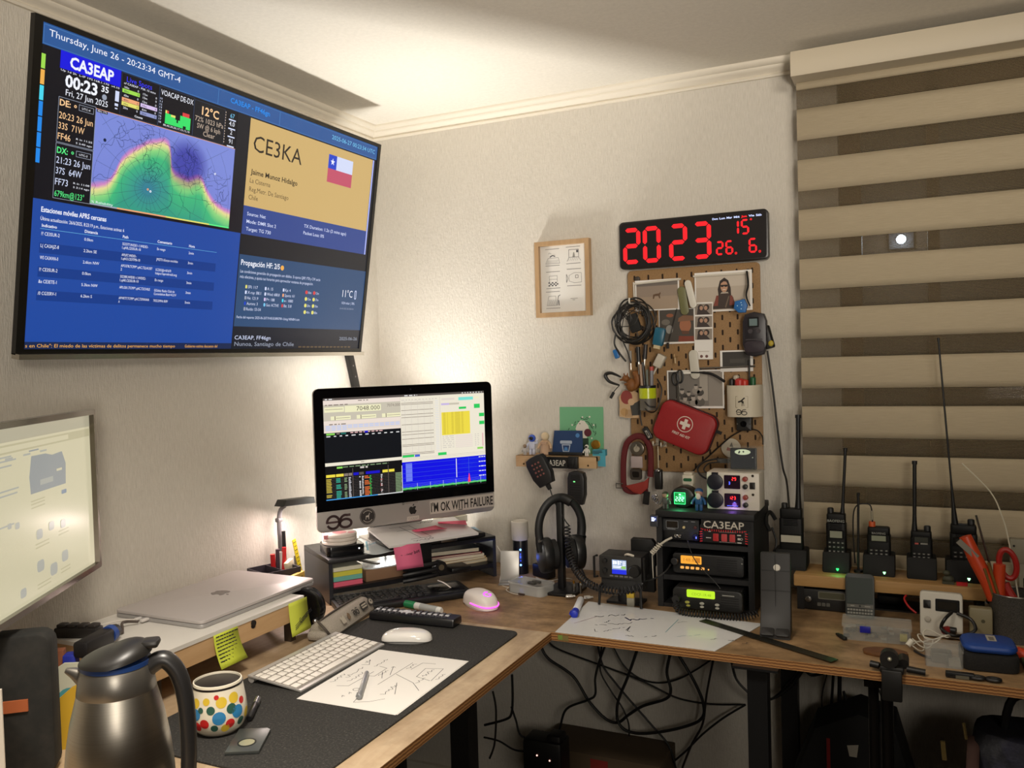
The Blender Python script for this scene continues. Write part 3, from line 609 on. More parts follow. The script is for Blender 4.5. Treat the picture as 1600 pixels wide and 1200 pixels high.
q_ = .02
b.flat([(.247 + q_, -.052), (.30 + q_, -.053), (.325 + q_, -.058), (.365 + q_, -.056), (.379 + q_, -.078), (.376 + q_, -.114), (.24 + q_, -.113), (.237 + q_, -.085)], .0006, 2); b.rect(.275 + q_, .094, .325 + q_, .103, 3, .0008); b.rect(.34 + q_, .084, .362 + q_, .088, 0, .0008); b.slab(.02, .007, .002, .0006, .0008, 5, mx=T(.367 + q_, -.127, 0))
b.rect(.24 + q_, .042, .275 + q_, .0445, 2, .0006)
for y, w_ in ((.043, .03), (.049, .045), (.057, .03), (.094, .05), (.101, .045), (.147, .03)): b.rect(.15, y, .15 + w_ + q_, y + .0025, 3, .0006)
for y in (.124, .129, .135): b.rect(.26, y, .31, y + .002, 4, .0006)
for x, y, s in ((.265, .182, .022), (.311, .177, .02), (.358, .182, .02), (.19, .154, .014), (.165, .150, .012), (.264, .234, .026), (.313, .251, .028), (.36, .239, .026), (.20, .262, .02)): b.slab(s, s * .72, s * .25, .0005, .0007, 3, mx=T(x + q_, -y, 0))
for y in (.196, .202, .262, .268): b.rect(.25 + q_, y, .30 + q_, y + .002, 4, .0006); b.rect(.34 + q_, y - .004, .38 + q_, y - .002, 4, .0006)
obj('screen', b, [scr(*q) for q in c], t)
HILL = [(0, .83), (.06, .79), (.092, .762), (.141, .629), (.183, .462), (.235, .37), (.302, .271), (.379, .191), (.469, .165), (.505, .285), (.519, .429), (.561, .501), (.643, .523), (.732, .478), (.789, .602), (.856, .726), (.92, .78), (1, .82)]
# ---------------------------------------------------------------- wall television
TVW, TVH = 1.088, .612
t = thing('wall_television', 'large wall television tilted forward showing a blue amateur radio dashboard', 'television', (.066, -.745, 1.394), 90, rx=9)
b = B(XZ @ T(0, TVH / 2, 0)); b.frame([(-.544, -.306), (.544, -.306), (.544, .306), (-.544, .306)], [(-.5275, -.2955), (.5315, -.2955), (.5315, .2965), (-.5275, .2965)], -.008, .004); obj('bezel', b, mat('#0b0a09', .3), t)
b = B(); b.box((0, -.004, -.003), (TVW, .022, .010)); obj('bottom_trim', b, mat('#b9b3a8', .25, .9), t)
b = B(); b.box((0, .006, TVH / 2), (TVW - .012, .008, TVH - .012)); b.box((0, .02, TVH / 2 - .03), (TVW - .3, .03, TVH - .2), bev=.01); b.box((0, .04, .2), (.7, .03, .3), bev=.01); obj('back_cover', b, BLK, t)
b = B(); b.box((0, .075, .3), (.4, .012, .2)); b.box((0, .10, .42), (.05, .06, .05)); b.box((0, .066, .3), (.1, .04, .1)); obj('wall_mount', b, BLK, t)
pal = ['#10203f', '#2a5796', '#4a80bc', '#0a0b16', '#0d10dc', '#f2f4ff', '#cfae70', '#2a221a', '#16264e', '#30478c', '#14161f', '#1d489e', '#123a88', '#2a4a72', '#121726', '#33405a', '#ffcf9a', '#5cf08a', '#37e06a', '#d84040', '#e6e070', '#f0a878', '#d9c4f0', '#8f98c8', '#48d8f0', '#1e88e8', '#9fdc50', '#f0b050', '#1440c8', '#d4dcf8', '#c4506a', '#9aa2b4', '#5a4a34', '#2c6fe0', '#4a9cf0', '#aab6ff', '#c6b2a0', '#78c8f0', '#3c3cff']
N_ = {c: i for i, c in enumerate(pal)}
sm = [scr(c, 1.) for c in pal]
mp_ = NT('propagation_map'); co = mp_.n('ShaderNodeTexCoord'); sp = mp_.n('ShaderNodeSeparateXYZ'); mp_.l(co.outputs['Object'], sp.inputs[0])
def rng(src, a, c): q = mp_.n('ShaderNodeMapRange'); q.inputs['From Min'].default_value = a; q.inputs['From Max'].default_value = c; mp_.l(src, q.inputs['Value']); return q.outputs['Result']
U = rng(sp.outputs['X'], -.407, -.0335); Vv = rng(sp.outputs['Z'], .4795, .2962)
hc = mp_.n('ShaderNodeFloatCurve'); cv_ = hc.mapping.curves[0]
pts = HILL
cv_.points[0].location = (0, 1 - pts[0][1]); cv_.points[1].location = (1, 1 - pts[-1][1])
for x, y in pts[1:-1]: cv_.points.new(x, 1 - y)
hc.mapping.update(); mp_.l(U, hc.inputs['Value'])
def ma(op, a, c=None):
    q = mp_.n('ShaderNodeMath', operation=op)
    for i, s in enumerate((a, c)):
        if s is None: continue
        if isinstance(s, (int, float)): q.inputs[i].default_value = s
        else: mp_.l(s, q.inputs[i])
    return q.outputs[0]
nz = mp_.noise(mp_.coord((14, 14, 14)), 1.3, 4, .6)
dep = ma('ADD', ma('SUBTRACT', Vv, ma('SUBTRACT', 1., hc.outputs[0])), ma('MULTIPLY', ma('SUBTRACT', nz, .5), .10))
c1 = mp_.ramp(ma('ADD', ma('MULTIPLY', dep, 1.), .5), [(.0, '#7f8fe0'), (.44, '#7c8ade'), (.49, '#d88ac8'), (.53, '#efe49a'), (.60, '#8fdc84'), (.70, '#3fbf80'), (1., '#2f9f86')])
dx = ma('SUBTRACT', U, .36); dy = ma('MULTIPLY', ma('SUBTRACT', Vv, .72), .6)
rad = ma('SQRT', ma('ADD', ma('MULTIPLY', dx, dx), ma('MULTIPLY', dy, dy)))
c2 = mp_.n('ShaderNodeMix', data_type='RGBA', blend_type='MIX'); mp_.l(mp_.ramp(rad, [(.0, '#2f7f9a'), (.22, '#3fa892')]), c2.inputs[6])
yl = mp_.n('ShaderNodeMix', data_type='RGBA', blend_type='MIX'); mp_.l(rng(rad, .03, .2), c2.inputs[0]); mp_.l(c1, c2.inputs[7])
ind = ma('ADD', ma('POWER', ma('MULTIPLY', ma('SUBTRACT', U, .63), 5.5), 2.), ma('POWER', ma('MULTIPLY', ma('SUBTRACT', Vv, .34), 3.), 2.))
c3 = mp_.n('ShaderNodeMix', data_type='RGBA', blend_type='MULTIPLY'); mp_.l(mp_.ramp(ind, [(.2, '#8c86c8'), (.9, '#ffffff')]), c3.inputs[7]); c3.inputs[0].default_value = 1.; mp_.l(c2.outputs[2], c3.inputs[6])
mp_.l(c3.outputs[2], mp_.b.inputs['Emission Color']); mp_.b.inputs['Emission Strength'].default_value = .92; mp_.set(Base_Color=(.01, .01, .01, 1), Roughness=.25)
MAPM = len(sm)
X0 = T(-TVW / 2, 0, 0)
b = B(XZ @ T(-TVW / 2, TVH, .0005))
rc = lambda u0, v0, u1, v1, c, w_=.0003: b.rect(u0, v0, u1, v1, N_[c], w_)
def box_(u0, v0, u1, v1, c, w_=.0006, r=.0004): b.line([(u0, -v0, w_), (u1, -v0, w_), (u1, -v1, w_), (u0, -v1, w_), (u0, -v0, w_)], r, N_[c])
tx = lambda s, u, v, h, c, w_=None, al='l', bold=0., z=.0009: b.text(s, u, -v, h, N_[c], w_, al, bold, z)
rc(.0165, .0095, 1.0755, .602, '#0a0b16', 0)
rc(.0165, .0095, 1.0755, .0475, '#2a5796')
for u0, u1 in ((.0205, .4463), (.4468, .652), (.653, 1.07)): box_(u0, .0125, u1, .0455, '#4a80bc')
tx('Thursday, June 26 - 20:23:34 GMT-4', .0308, .030, .0125, '#f2f4ff', .305)
tx('CA3EAP - FF46gn', .484, .0325, .0115, '#1e88e8', .132, bold=.02); tx('2025-06-27 00:23:34 UTC', .862, .0325, .0115, '#78c8f0', .201)
for v0, c in ((.0638, '#9fdc50'), (.092, '#f0b050'), (.120, '#48d8f0'), (.148, '#1e88e8'), (.176, '#1e88e8'), (.204, '#1e88e8'), (.232, '#1e88e8')): rc(.0178, v0, .0268, v0 + .026, c)
rc(.056, .0465, .1885, .079, '#0d10dc'); tx('CA3EAP', .0756, .0735, .021, '#f2f4ff', .096, bold=.03)
tx('Up 1d 2h  L-IP 192.168.1.170  v4.10', .058, .0835, .0035, '#f2f4ff', .128)
tx('00:23', .068, .109, .022, '#f2f4ff', .069, bold=.03); tx('35', .1455, .0980, .0115, '#f2f4ff', .0165, bold=.02); tx('Fri, 27 Jun 2025', .0705, .125, .0115, '#f2f4ff', .0915)
rc(.178, .088, .187, .108, '#d4dcf8'); rc(.178, .112, .186, .117, '#d4dcf8'); rc(.179, .1205, .185, .123, '#d4dcf8'); b.flat(circ(.0055, 10, .1535, -.1075), .0008, N_['#9aa2b4'])
box_(.0575, .1306, .1365, .2126, '#9aa2b4'); box_(.0575, .2147, .1365, .3161, '#9aa2b4')
tx('DE:', .0597, .1455, .0115, '#ffcf9a', .0225, bold=.02); tx('20:23 26 Jun', .0597, .169, .0125, '#ffcf9a', .072); tx('33S  71W', .06, .188, .0125, '#ffcf9a', .0545); tx('FF46', .0595, .2075, .0125, '#ffcf9a', .0265)
tx('DX:', .0598, .2325, .0115, '#5cf08a', .0225, bold=.02); tx('21:23 26 Jun', .0597, .251, .0125, '#d4dcf8', .072); tx('37S  64W', .06, .2705, .0125, '#d4dcf8', .0545); tx('FF73', .06, .291, .0125, '#d4dcf8', .0265); tx('679km@123°', .06, .3125, .0115, '#5cf08a', .063)
for v, s1, s2 in ((.201, 'R in 11:25', 'S 2:40 ago'), (.284, 'R in 11:08', 'S 3:14 ago')): tx(s1, .098, v, .0035, '#f2f4ff', .035); tx(s2, .098, v + .0075, .0035, '#f2f4ff', .035)
for v, c, s in ((.1425, '#ffcf9a', 'UTC-4'), (.229, '#5cf08a', 'UTC-3')): b.frame(circ(.0028, 10, .0925, -v + .002), circ(.0014, 10, .0925, -v + .002), .0006, .0008, N_[c]); box_(.1005, v - .0075, .132, v + .003, '#9aa2b4'); tx(s, .1065, v, .004, '#f2f4ff', .018)
# live spots, band chart, weather, scale
box_(.1905, .0489, .2835, .1305, '#33405a'); tx('Live Spots', .202, .064, .0105, '#3c3cff', .062); tx('of CA3EAP - PSK 15 mins', .196, .070, .0042, '#f2f4ff', .078)
L_ = [(.0775, None, '160m'), (.085, '#9fdc50', '80m'), (.0935, None, '60m'), (.102, '#f0a878', '40m'), (.110, '#e6e070', '30m'), (.1175, None, '20m')]
R_ = [(.0795, None, '17m'), (.0865, None, '15m'), (.0945, None, '12m'), (.1025, '#d9c4f0', '10m'), (.110, None, '6m'), (.118, '#8f98c8', '2m')]
for xs, rows_ in ((.1935, L_), (.239, R_)):
    for v, c, s in rows_:
        if c: rc(xs, v - .0062, xs + .042, v + .0012, c, .0005)
        k_ = '#10203f' if c else '#f2f4ff'; tx(s, xs + .004, v, .0042, k_, .011); tx('0', xs + .036, v, .0042, k_, .003)
tx('Counts', .226, .1275, .004, '#f2f4ff', .02, bold=.02)
box_(.2854, .0504, .3785, .1305, '#33405a'); tx('VOACAP DE-DX', .288, .0665, .0115, '#f2f4ff', .088)
for k in range(9): tx(str(10 + k), .2865, .076 + .006 * k, .0038, '#d4dcf8', .006)
bars = [(.303, .312, .1005, '#37e06a'), (.312, .321, .1005, '#37e06a'), (.321, .330, .1035, '#37e06a'), (.330, .334, .108, '#37e06a'), (.334, .338, .114, '#37e06a'), (.338, .343, .108, '#37e06a'), (.343, .372, .0965, '#37e06a')]
for x0, x1, v, c in bars: rc(x0, v, x1, .122, c, .0005)
rc(.303, .0945, .307, .1005, '#e6e070', .0005); rc(.307, .0945, .312, .1005, '#d84040', .0005); rc(.318, .1005, .330, .105, '#e6e070', .0007); rc(.349, .0885, .368, .0965, '#d84040', .0005); rc(.352, .1165, .36, .122, '#0a0b16', .0008)
tx('80,40,30,20,17,15,12,10', .299, .1275, .004, '#f2f4ff', .072)
box_(.3795, .0525, .4715, .131, '#33405a'); rc(.380, .053, .471, .1305, '#14161f', .0004); tx('12°C', .402, .0795, .018, '#ffcf9a', .0505, bold=.02); tx('72% 1023 hPa', .384, .096, .011, '#c6b2a0', .084); tx('SW @ 6 kph', .391, .1105, .011, '#c6b2a0', .069); tx('Clear', .41, .1245, .011, '#c6b2a0', .035)
for k in range(12): rc(.4725, .056 + .006 * k, .4745, .059 + .006 * k, '#c6b2a0', .0005)
for s, v, h in (('67', .066, .010), ('4.0', .084, .0105), ('2', .103, .0105), ('91', .1235, .0105)): tx(s, .494, v, h, '#78c8f0' if s == '67' else '#f2f4ff', None, 'c')
for v in (.069, .089, .107, .1285): rc(.484, v, .506, v + .003, '#d4dcf8', .0005)
rc(.5115, .0485, .5535, .3225, '#14161f', .0004)
# map
b.rect(.137, .1325, .5105, .3158, MAPM, .0006); rc(.137, .1322, .5105, .1332, '#f0a878', .0008)
for k, c in enumerate(('#9aa2b4', '#f0a878', '#f0a878', '#e6e070', '#e6e070', '#5cf08a')): rc(.137 + .06225 * k, .3135, .137 + .06225 * (k + 1), .3165, c, .0009)
rc(.1385, .1335, .163, .1385, '#0a0b16', .0009); tx('40m 17%', .140, .1375, .0032, '#f2f4ff', .021, z=.0012); tx('% Reliability', .139, .3125, .0045, '#f2f4ff', .05, z=.0012)
g = random.Random(11); cx_, cy_ = .137 + .36 * .3735, -(.1325 + .72 * .1833)
inm = lambda p: .138 < p[0] < .5095 and -.3125 < p[1] < -.134
def mline(P, r, c):
    for p, q in zip(P, P[1:]):
        if inm(p) and inm(q): b.line([(p[0], p[1], .001), (q[0], q[1], .001)], r, N_[c])
for k in range(24): a = R(15 * k); mline([(cx_ + math.cos(a) * d, cy_ + math.sin(a) * d) for d in [.012 + .012 * i for i in range(26)]], .00022, '#33405a')
for q in range(1, 11): mline([(cx_ + .03 * q * math.cos(R(a)) * 1.1, cy_ + .03 * q * math.sin(R(a))) for a in range(0, 361, 8)], .00022, '#33405a')
def coast(x, y, n, s, a):
    P = [(x, y)]
    for i in range(n): a += g.uniform(-.9, .9); x += s * math.cos(a); y += s * math.sin(a); P.append((x, y))
    mline(P, .00033, '#10203f')
for i in range(20): coast(.19 + g.random() * .12, -.150 - g.random() * .03, 12, .0035, g.random() * 6)
for i in range(22): coast(.355 + g.random() * .06, -.165 - g.random() * .07, 14, .0032, g.random() * 6)
for i in range(16): coast(.43 + g.random() * .06, -.20 - g.random() * .07, 12, .0032, g.random() * 6)
for i in range(8): coast(.25 + g.random() * .05, -.205 - g.random() * .03, 12, .0032, g.random() * 6)
coast(.262, -.235, 18, .0042, -1.2); coast(.19, -.158, 16, .0045, -.9); coast(.36, -.25, 20, .004, -1.3); coast(.14, -.298, 40, .0045, 0); coast(.27, -.305, 46, .0045, .05)
for (x, y, c) in ((cx_, cy_ - .001, '#f0a878'), (cx_ + .007, cy_ - .004, '#f2f4ff'), (.4545, -.2, '#f2f4ff')): b.frame(circ(.0024, 12, x, y), circ(.0012, 12, x, y), .001, .0014, N_[c])
b.flat(circ(.0035, 14, .1605, -.188), .0012, N_['#10203f'])
# station card
rc(.5535, .0505, 1.0575, .2555, '#cfae70', .0006); rc(1.0585, .0505, 1.0645, .3234, '#aab6ff', .0007); rc(1.0645, .0475, 1.0755, .602, '#14161f', .0004)
tx('CE3KA', .5690, .1245, .0395, '#2a221a', .178); tx('Jaime Munoz Hidalgo', .5675, .179, .0125, '#2a221a', .171, bold=.015); tx('La Cisterna', .567, .1995, .0115, '#5a4a34', .0715); tx('Reg.Metr. De Santiago', .567, .22, .0115, '#5a4a34', .142); tx('Chile', .567, .239, .0115, '#5a4a34', .032)
rc(.856, .0735, .965, .147, '#c4506a', .0008); rc(.856, .0735, .965, .1105, '#d4dcf8', .0009); rc(.856, .0735, .8915, .1105, '#1440c8', .001)
b.flat([(.8738 + (.010 if k % 2 == 0 else .004) * math.sin(R(36 * k)), -.092 + (.010 if k % 2 == 0 else .004) * math.cos(R(36 * k))) for k in range(10)], .0013, N_['#f2f4ff'])
rc(.5535, .2555, 1.0575, .3234, '#30478c', .0006)
for s, u, v, w_ in (('Source: Net', .567, .2775, .065), ('Mode: DMR Slot 2', .567, .2955, .105), ('Target: TG 730', .567, .3135, .088), ('TX Duration: 1.2s (2 mins ago)', .779, .2795, .184), ('Packet Loss: 0%', .779, .2975, .087)): tx(s, u, v, .0085, '#d4dcf8', w_, bold=.01)
rc(.5535, .3234, 1.0645, .372, '#14161f', .0005); rc(.5535, .372, 1.0755, .5465, '#2a4a72', .0006); rc(.5535, .5465, 1.0755, .602, '#121726', .0005)
tx('Propagación HF: 2/5', .5604, .397, .0135, '#f2f4ff', .139, bold=.015); b.flat(circ(.0065, 18, .709, -.3925), .001, N_['#f0b050'])
tx('Las condiciones generales de propagación son débiles. Si operas QRP, FT8 y CW serán', .5602, .4155, .0075, '#d4dcf8', .307); tx('más efectivas, y ajusta tus horarios para aprovechar ventanas de propagación.', .5604, .4285, .0075, '#d4dcf8', .278)
gr = [(.5829, .452, ['SFI: 117', 'X-ray: B8.1', 'He: 121.9', 'Aurora: 3', 'Ruido: S3-S4'], ['#e6e070', '#d4dcf8', '#9aa2b4', '#1440c8', '#9aa2b4']), (.652, .4525, ['A: 15', 'Wind: 688.8', 'P+: 188', 'Geo: ACTIVE'], ['#d4dcf8', '#d4dcf8', '#d9c4f0', '#78c8f0']), (.7194, .452, ['Kp: 4', 'Spots: 61', 'e-: 1880', 'Bz: 3.8'], ['#d4dcf8', '#f0a878', '#48d8f0', '#d84040'])]
for u, v, ss, cs in gr:
    for k, s in enumerate(ss): b.slab(.006, .0085, .002, .0007, .0009, N_[cs[k]], mx=T(u + .002, -(v - .0035 + .0136 * k), 0)); tx(s, u + .008, v + .0136 * k, .0075, '#d4dcf8', len(s) * .0043)
for k in range(4):
    for j in range(2): c = '#d84040' if k == 0 else '#e6e070'; b.flat(circ(.0052, 14, .8136 + .0325 * j, -(.449 + .0178 * k)), .001, N_[c]); tx(('10m', '12m', '15m', '17m', '20m', '30m', '40m', '80m')[k * 2 + j], .8205 + .0325 * j, .4525 + .0178 * k, .0068, '#d4dcf8', .0135)
tx('Fecha del reporte: 2025-06-26T19:45:50.890798 -Using N0NBH.com', .5605, .5265, .0066, '#d4dcf8', .234)
tx('11°C', .973, .4525, .0205, '#f2f4ff', .0475); b.frame(rr(.0085, .026, .004, 4, 1.035, -.444), rr(.0045, .021, .002, 4, 1.035, -.444), .0008, .001, N_['#d4dcf8']); tx('1024 mbar | 78%', .973, .473, .007, '#d4dcf8', .062); tx('26-06-2025 20:20:00-04', .966, .488, .005, '#9aa2b4', .066)
tx('CA3EAP, FF46gn', .5595, .5785, .010, '#d4dcf8', .128); tx('Nunoa, Santiago de Chile', .5605, .5945, .0105, '#9aa2b4', .22); tx('2025-06-26', .978, .577, .0095, '#9aa2b4', .085)
# left table
rc(.0165, .3225, .5505, .588, '#1d489e', .0006); tx('Estaciones móviles APRS cercanas', .0355, .345, .0095, '#f2f4ff', .141, bold=.02); tx('Última actualización: 26/6/2025, 8:23:19 p.m., Estaciones activas: 6', .0353, .3605, .0068, '#f2f4ff', .185)
for s, u in (('Indicativo', .0388), ('Distancia', .1295), ('Path', .2181), ('Comentario', .3069), ('Hora', .3948)): tx(s, u, .3725, .0058, '#f2f4ff', None, bold=.015)
b.line([(.0357, -.376, .001), (.4783, -.376, .001)], .0003, N_['#78c8f0'])
rows_ = [('?? CE3SUR-2', '0.0km', ['SS3377,WIDE1-1,WIDE2-', '1,qAR,CE3SUR-10'], ['En rango'], '2min'), ('L( CA3AJZ-8', '2.2km SE', ['APLRT,WIDE1-', '1,qAO,CE3TPB-10'], ['JMZT3 iGorpo mochilas'], '3min'), ('WS CA3AWA-0', '2.6km NW', ['APOS78,TCPIP*,qAC,T2LAUSIT', '2'], ['SCZ302@s+601670', 'https://aprsdroid.org'], '3min'), ('?? CE3SUR-2', '0.0km', ['SS2380,WIDE1-1,WIDE2-', '1,qAR,CE3SUR-10'], ['En rango'], '3min'), ('&a CE3ETE-1', '5.3km NW', ['APLG01,TCPIP*,qAC,T2CHILE'], ['GGdelo Radio Club de', 'Curanilahue Batt=4.21V'], '3min'), ('/0 CG3SRV-1', '6.2km S', ['APVRT7,TCPIP*,qAC,T2PANAA', 'A'], ['7032.5MHz 8.8V'], '5min')]
for k, (a, d, p_, c_, h) in enumerate(rows_):
    v = .388 + .0222 * k
    if k % 2: rc(.036, v - .0085, .4788, v + .0107, '#123a88', .0008)
    tx(a, .0385, v, .0066, '#f2f4ff', .0375, z=.0011); tx(d, .1295, v, .0058, '#f2f4ff', z=.0011); tx(h, .3948, v, .0056, '#f2f4ff', z=.0011)
    for i, s in enumerate(p_): tx(s, .2181, v + .0075 * i - .001, .0054, '#f2f4ff', min(.08, len(s) * .0031), z=.0011)
    for i, s in enumerate(c_): tx(s, .3069, v + .0075 * i, .0054, '#f2f4ff', min(.065, len(s) * .0028), z=.0011)
rc(.0165, .588, .5505, .602, '#16264e', .0007); rc(.5505, .3225, .5535, .602, '#0a0b16', .0007)
tx('s en Chile": El miedo de las víctimas de delitos permanece mucho tiempo', .020, .5985, .0068, '#f0b050', .356, z=.0011); tx('Gobierno estima descenso del', .4045, .5985, .0068, '#f0b050', .1, z=.0011)
for k in range(14): rc(.80 + .017 * k, .5945, .813 + .017 * k, .599, '#5a4a34', .0009)
obj('screen', b, sm + [mp_.m], t, sharp=30)
# black cable raceway under the television
p0 = at_x(545, 553, .010); p1 = at_x(556, 606, .010); d_ = p1 - p0
b = B(); 
for k in range(5): pass
q0 = p0 - d_ * .25; q1 = p1 + d_ * 3.2
ang = math.degrees(math.atan2(d_.y, -d_.z))
b.box((0, 0, -(q1 - q0).length / 2), (.014, .028, (q1 - q0).length), bev=.0015)
for k in range(6): b.cyl((.0072, 0, -.03 - .035 * k), (.0085, 0, -.03 - .035 * k), .0025, n=10, mi=1)
solo('cable_raceway', b, [mat('#191818', .4), mat('#6a6866', .4)], 'black cable raceway running down the wall from television to computer', 'raceway', q0, (ang, 0, 0))
# ---------------------------------------------------------------- black two tier monitor stand
SA = 55; SC = V((.2505, -.2963, ZT)); SM_ = T(*SC) @ RZ(SA)
SL = lambda x, y, z: SM_ @ V((x, y, z))
STZ = .117                                  # top shelf surface above the desk
t = thing('monitor_stand', 'black two tier desk stand set diagonally across the corner under the computer', 'stand', SC, SA)
bs = mat('#17171a', .38)
b = B(); b.box((0, 0, STZ - .006), (.49, .22, .012), bev=.001); obj('top_shelf', b, bs, t)
b = B(); b.box((0, 0, .034), (.47, .22, .012)); obj('lower_shelf', b, bs, t)
for s in (-1, 1): b = B(); b.box((s * .240, 0, (STZ - .012) / 2 + .0005), (.010, .22, STZ - .013)); obj('side_panel', b, mat('#2a2b30', .35), t)
# ---------------------------------------------------------------- all-in-one computer
IC = SL(.0, -.01, STZ); ICx = V((.310, -.3335, ZT + STZ))
t = thing('desktop_computer', 'silver all in one computer with black glass front showing radio logging windows', 'computer', ICx + V((-.829 * .0, 0, 0)), 56)
IW, IZ0, IZ1 = .528, .064, .440
alu2 = mat('#b3aeab', .36, .55)
b = B(XZ @ T(0, (IZ0 + IZ1) / 2, 0)); b.slab(IW, IZ1 - IZ0, .016, -.008, .001, ch=.001)
n = 8
for k in range(n): f0 = 1 - (k / n) ** 2 * .75; b.slab((IW - .01) * (1 - .5 * (k / n) ** 2), (IZ1 - IZ0 - .01) * (1 - .5 * (k / n) ** 2), .02, -.008 - .030 * (k + 1) / n, -.008 - .030 * k / n)
obj('housing', b, alu2, t)
gz0 = IZ0 + .055
b = B(XZ); o = [(-IW / 2, gz0), (IW / 2, gz0)] + [(IW / 2 - .016 + .016 * math.cos(R(a)), IZ1 - .016 + .016 * math.sin(R(a))) for a in range(0, 91, 15)] + [(-IW / 2 + .016 - .016 * math.sin(R(a)), IZ1 - .016 + .016 * math.cos(R(a))) for a in range(0, 91, 15)]
b.prism(o, .0012, .0024); b.flat(circ(.0025, 12, .01, IZ1 - .012), .0026, 1); obj('front_glass', b, [BLKG, mat('#22242a', .2)], t)
b = B(); b.prism([(.030, .24), (.038, .24), (.128, .004), (.118, .004)], -.08, .08, mx=YZ); b.box((0, .135, .003), (.17, .10, .006), bev=.002); obj('foot', b, alu2, t)
# stickers and emblem on the chin
cz = IZ0 + .0275
st_m = [mat('#4a3436', .6), mat('#2c2726', .6), mat('#a79c94', .6), mat('#15110f', .6), mat('#bdb3aa', .6), mat('#8e8580', .4)]
def ninesix(b, x, y, r, wd, mi=0, z=0.):
    arc = lambda cx, cy, rx, ry, a0, a1, n=14: [(cx + rx * math.cos(R(a0 + (a1 - a0) * i / n)), cy + ry * math.sin(R(a0 + (a1 - a0) * i / n)), z) for i in range(n + 1)]
    b.line([(x - r, y, z)] + arc(x, y, r, r, 180, 0) + arc(x, y, r, r, 0, -150), wd, mi); b.line([(x - r, y + .02 * r, z), (x + r, y + .02 * r, z)], wd * .85, mi)
    X = x + r * 2.05
    b.line(arc(X, y - .33 * r, r * .95, r * .66, 0, 360, 24), wd, mi); b.line([(X + .75 * r, y + r * .95, z)] + arc(X, y - .1 * r, r * .95, r * 1.08, 75, 180, 10) + [(X - .95 * r, y - .4 * r, z)], wd, mi)
b = B(XZ @ T(0, 0, .0016)); ninesix(b, -.2215, cz - .003, .0165, .0033); obj('housing>number_sticker', b, st_m[0], t)
b = B(XZ @ T(-.126, cz + .002, .0014)); b.prism(circ(.0222, 32), 0, .0004, 1); b.frame(circ(.0205, 32), circ(.0197, 32), .0003, .0006, 5)
b.flat([(-.006, -.008), (-.0045, -.008), (-.004, -.002), (.002, -.002), (.0022, -.008), (.0035, -.008), (.004, .002), (.0065, .009), (.005, .009), (.002, .003), (-.005, .002)], .0007, 4)
for k in range(9):
    for s, off in ((1, 90), (-1, 270)): a = R(off + (k - 4) * 12); b.box((.0152 * math.cos(a), .0152 * math.sin(a), .0006), (.0018, .0024, .0002), 4)
obj('housing>round_sticker', b, st_m, t)
b = B(XZ @ T(0, 0, .0012)); apple(b, .006, cz + .004, .026, 0, 0, .0006); obj('housing>emblem', b, st_m[3], t)
b = B(XZ @ T(0, 0, .0012)); b.rect(-.012, -(cz - .013), .024, -(cz - .0245), 0); b.text('CA3EAP', -.008, cz - .0225, .0065, 1, w=.029, z=.0004); obj('housing>callsign_label', b, [st_m[4], st_m[5]], t)
b = B(XZ @ T(0, 0, .0012)); b.rect(.058, -(cz + .0235), .262, -(cz - .0145), 0); b.text("I'M OK WITH FAILURE", .061, cz - .0085, .0255, 1, w=.198, bold=.018, z=.0004); b.rect(.146, -(cz - .0105), .160, -(cz - .0125), 1, .0004); obj('housing>slogan_sticker', b, [st_m[4], st_m[3]], t)
b = B(XZ @ T(0, 0, .0012)); b.frame(circ(.003, 16, -.022, cz + .024), circ(.0018, 16, -.022, cz + .024), 0, .0005, 3); b.rect(-.016, -(cz + .0265), .022, -(cz + .022), 5); obj('housing>small_label', b, st_m, t)
# display contents
DW, DH = .4766, .268; b = B(XZ @ T(-DW / 2, IZ1 - .026, .0027))
ip = ['#0b0c10', '#f3e4d8', '#5c5450', '#f6f2c8', '#cfc7b4', '#e9dcd2', '#cdd4f0', '#0b0f16', '#8fdc60', '#1f6f64', '#1a14c8', '#f4ecd8', '#8a7c74', '#f4e04a', '#2fd060', '#7fe8d8', '#cdbce8', '#3f62d8', '#0a0ae8', '#6f80f8', '#c8ffd8', '#ff3a7a', '#2fb04a', '#c2ad3e', '#2aa890', '#7f9a72', '#c9c9cf', '#d8682c', '#e8e8e8', '#c24a4a', '#4aa0e8', '#3f5ad0', '#e8b8b8', '#d0c8c0']
K = {c: i for i, c in enumerate(ip)}; ims = [scr(c, .95) for c in ip]
def q(x0, y0, x1, y1, c, z=.0002): b.rect(x0 * DW, y0 * DH, x1 * DW, y1 * DH, K[c], z)
def qt(s, x, y, h, c, w_=None, z=.0008): b.text(s, x * DW, -y * DH, h * DH, K[c], w_ * DW if w_ else None, z=z)
g = random.Random(3)
def dashes(x0, x1, y, h, c, z=.0007, lo=.008, hi=.03, gap=.008):
    x = x0
    while x < x1: d = min(x1 - x, g.uniform(lo, hi)); q(x, y, x + d, y + h, c, z); x += d + gap
q(0, 0, 1, 1, '#0b0c10', 0); q(0, 0, 1, .022, '#5c5450'); dashes(.01, .06, .006, .010, '#e8e8e8'); dashes(.48, .56, .006, .010, '#e8e8e8'); dashes(.85, .985, .006, .010, '#e8e8e8', lo=.006, hi=.009, gap=.011)
q(0, .022, .453, .338, '#f3e4d8'); q(.0, .064, .453, .235, '#cfc7b4', .0003); dashes(.01, .14, .062, .010, '#8a7c74'); q(.005, .088, .118, .138, '#f6f2c8', .0005); q(.01, .108, .11, .112, '#8a7c74', .0007); q(.122, .082, .335, .145, '#f6f2c8', .0005); qt('7048.000', .19, .134, .044, '#5c5450', .138); qt('7074.000', .372, .112, .030, '#8a7c74', .081)
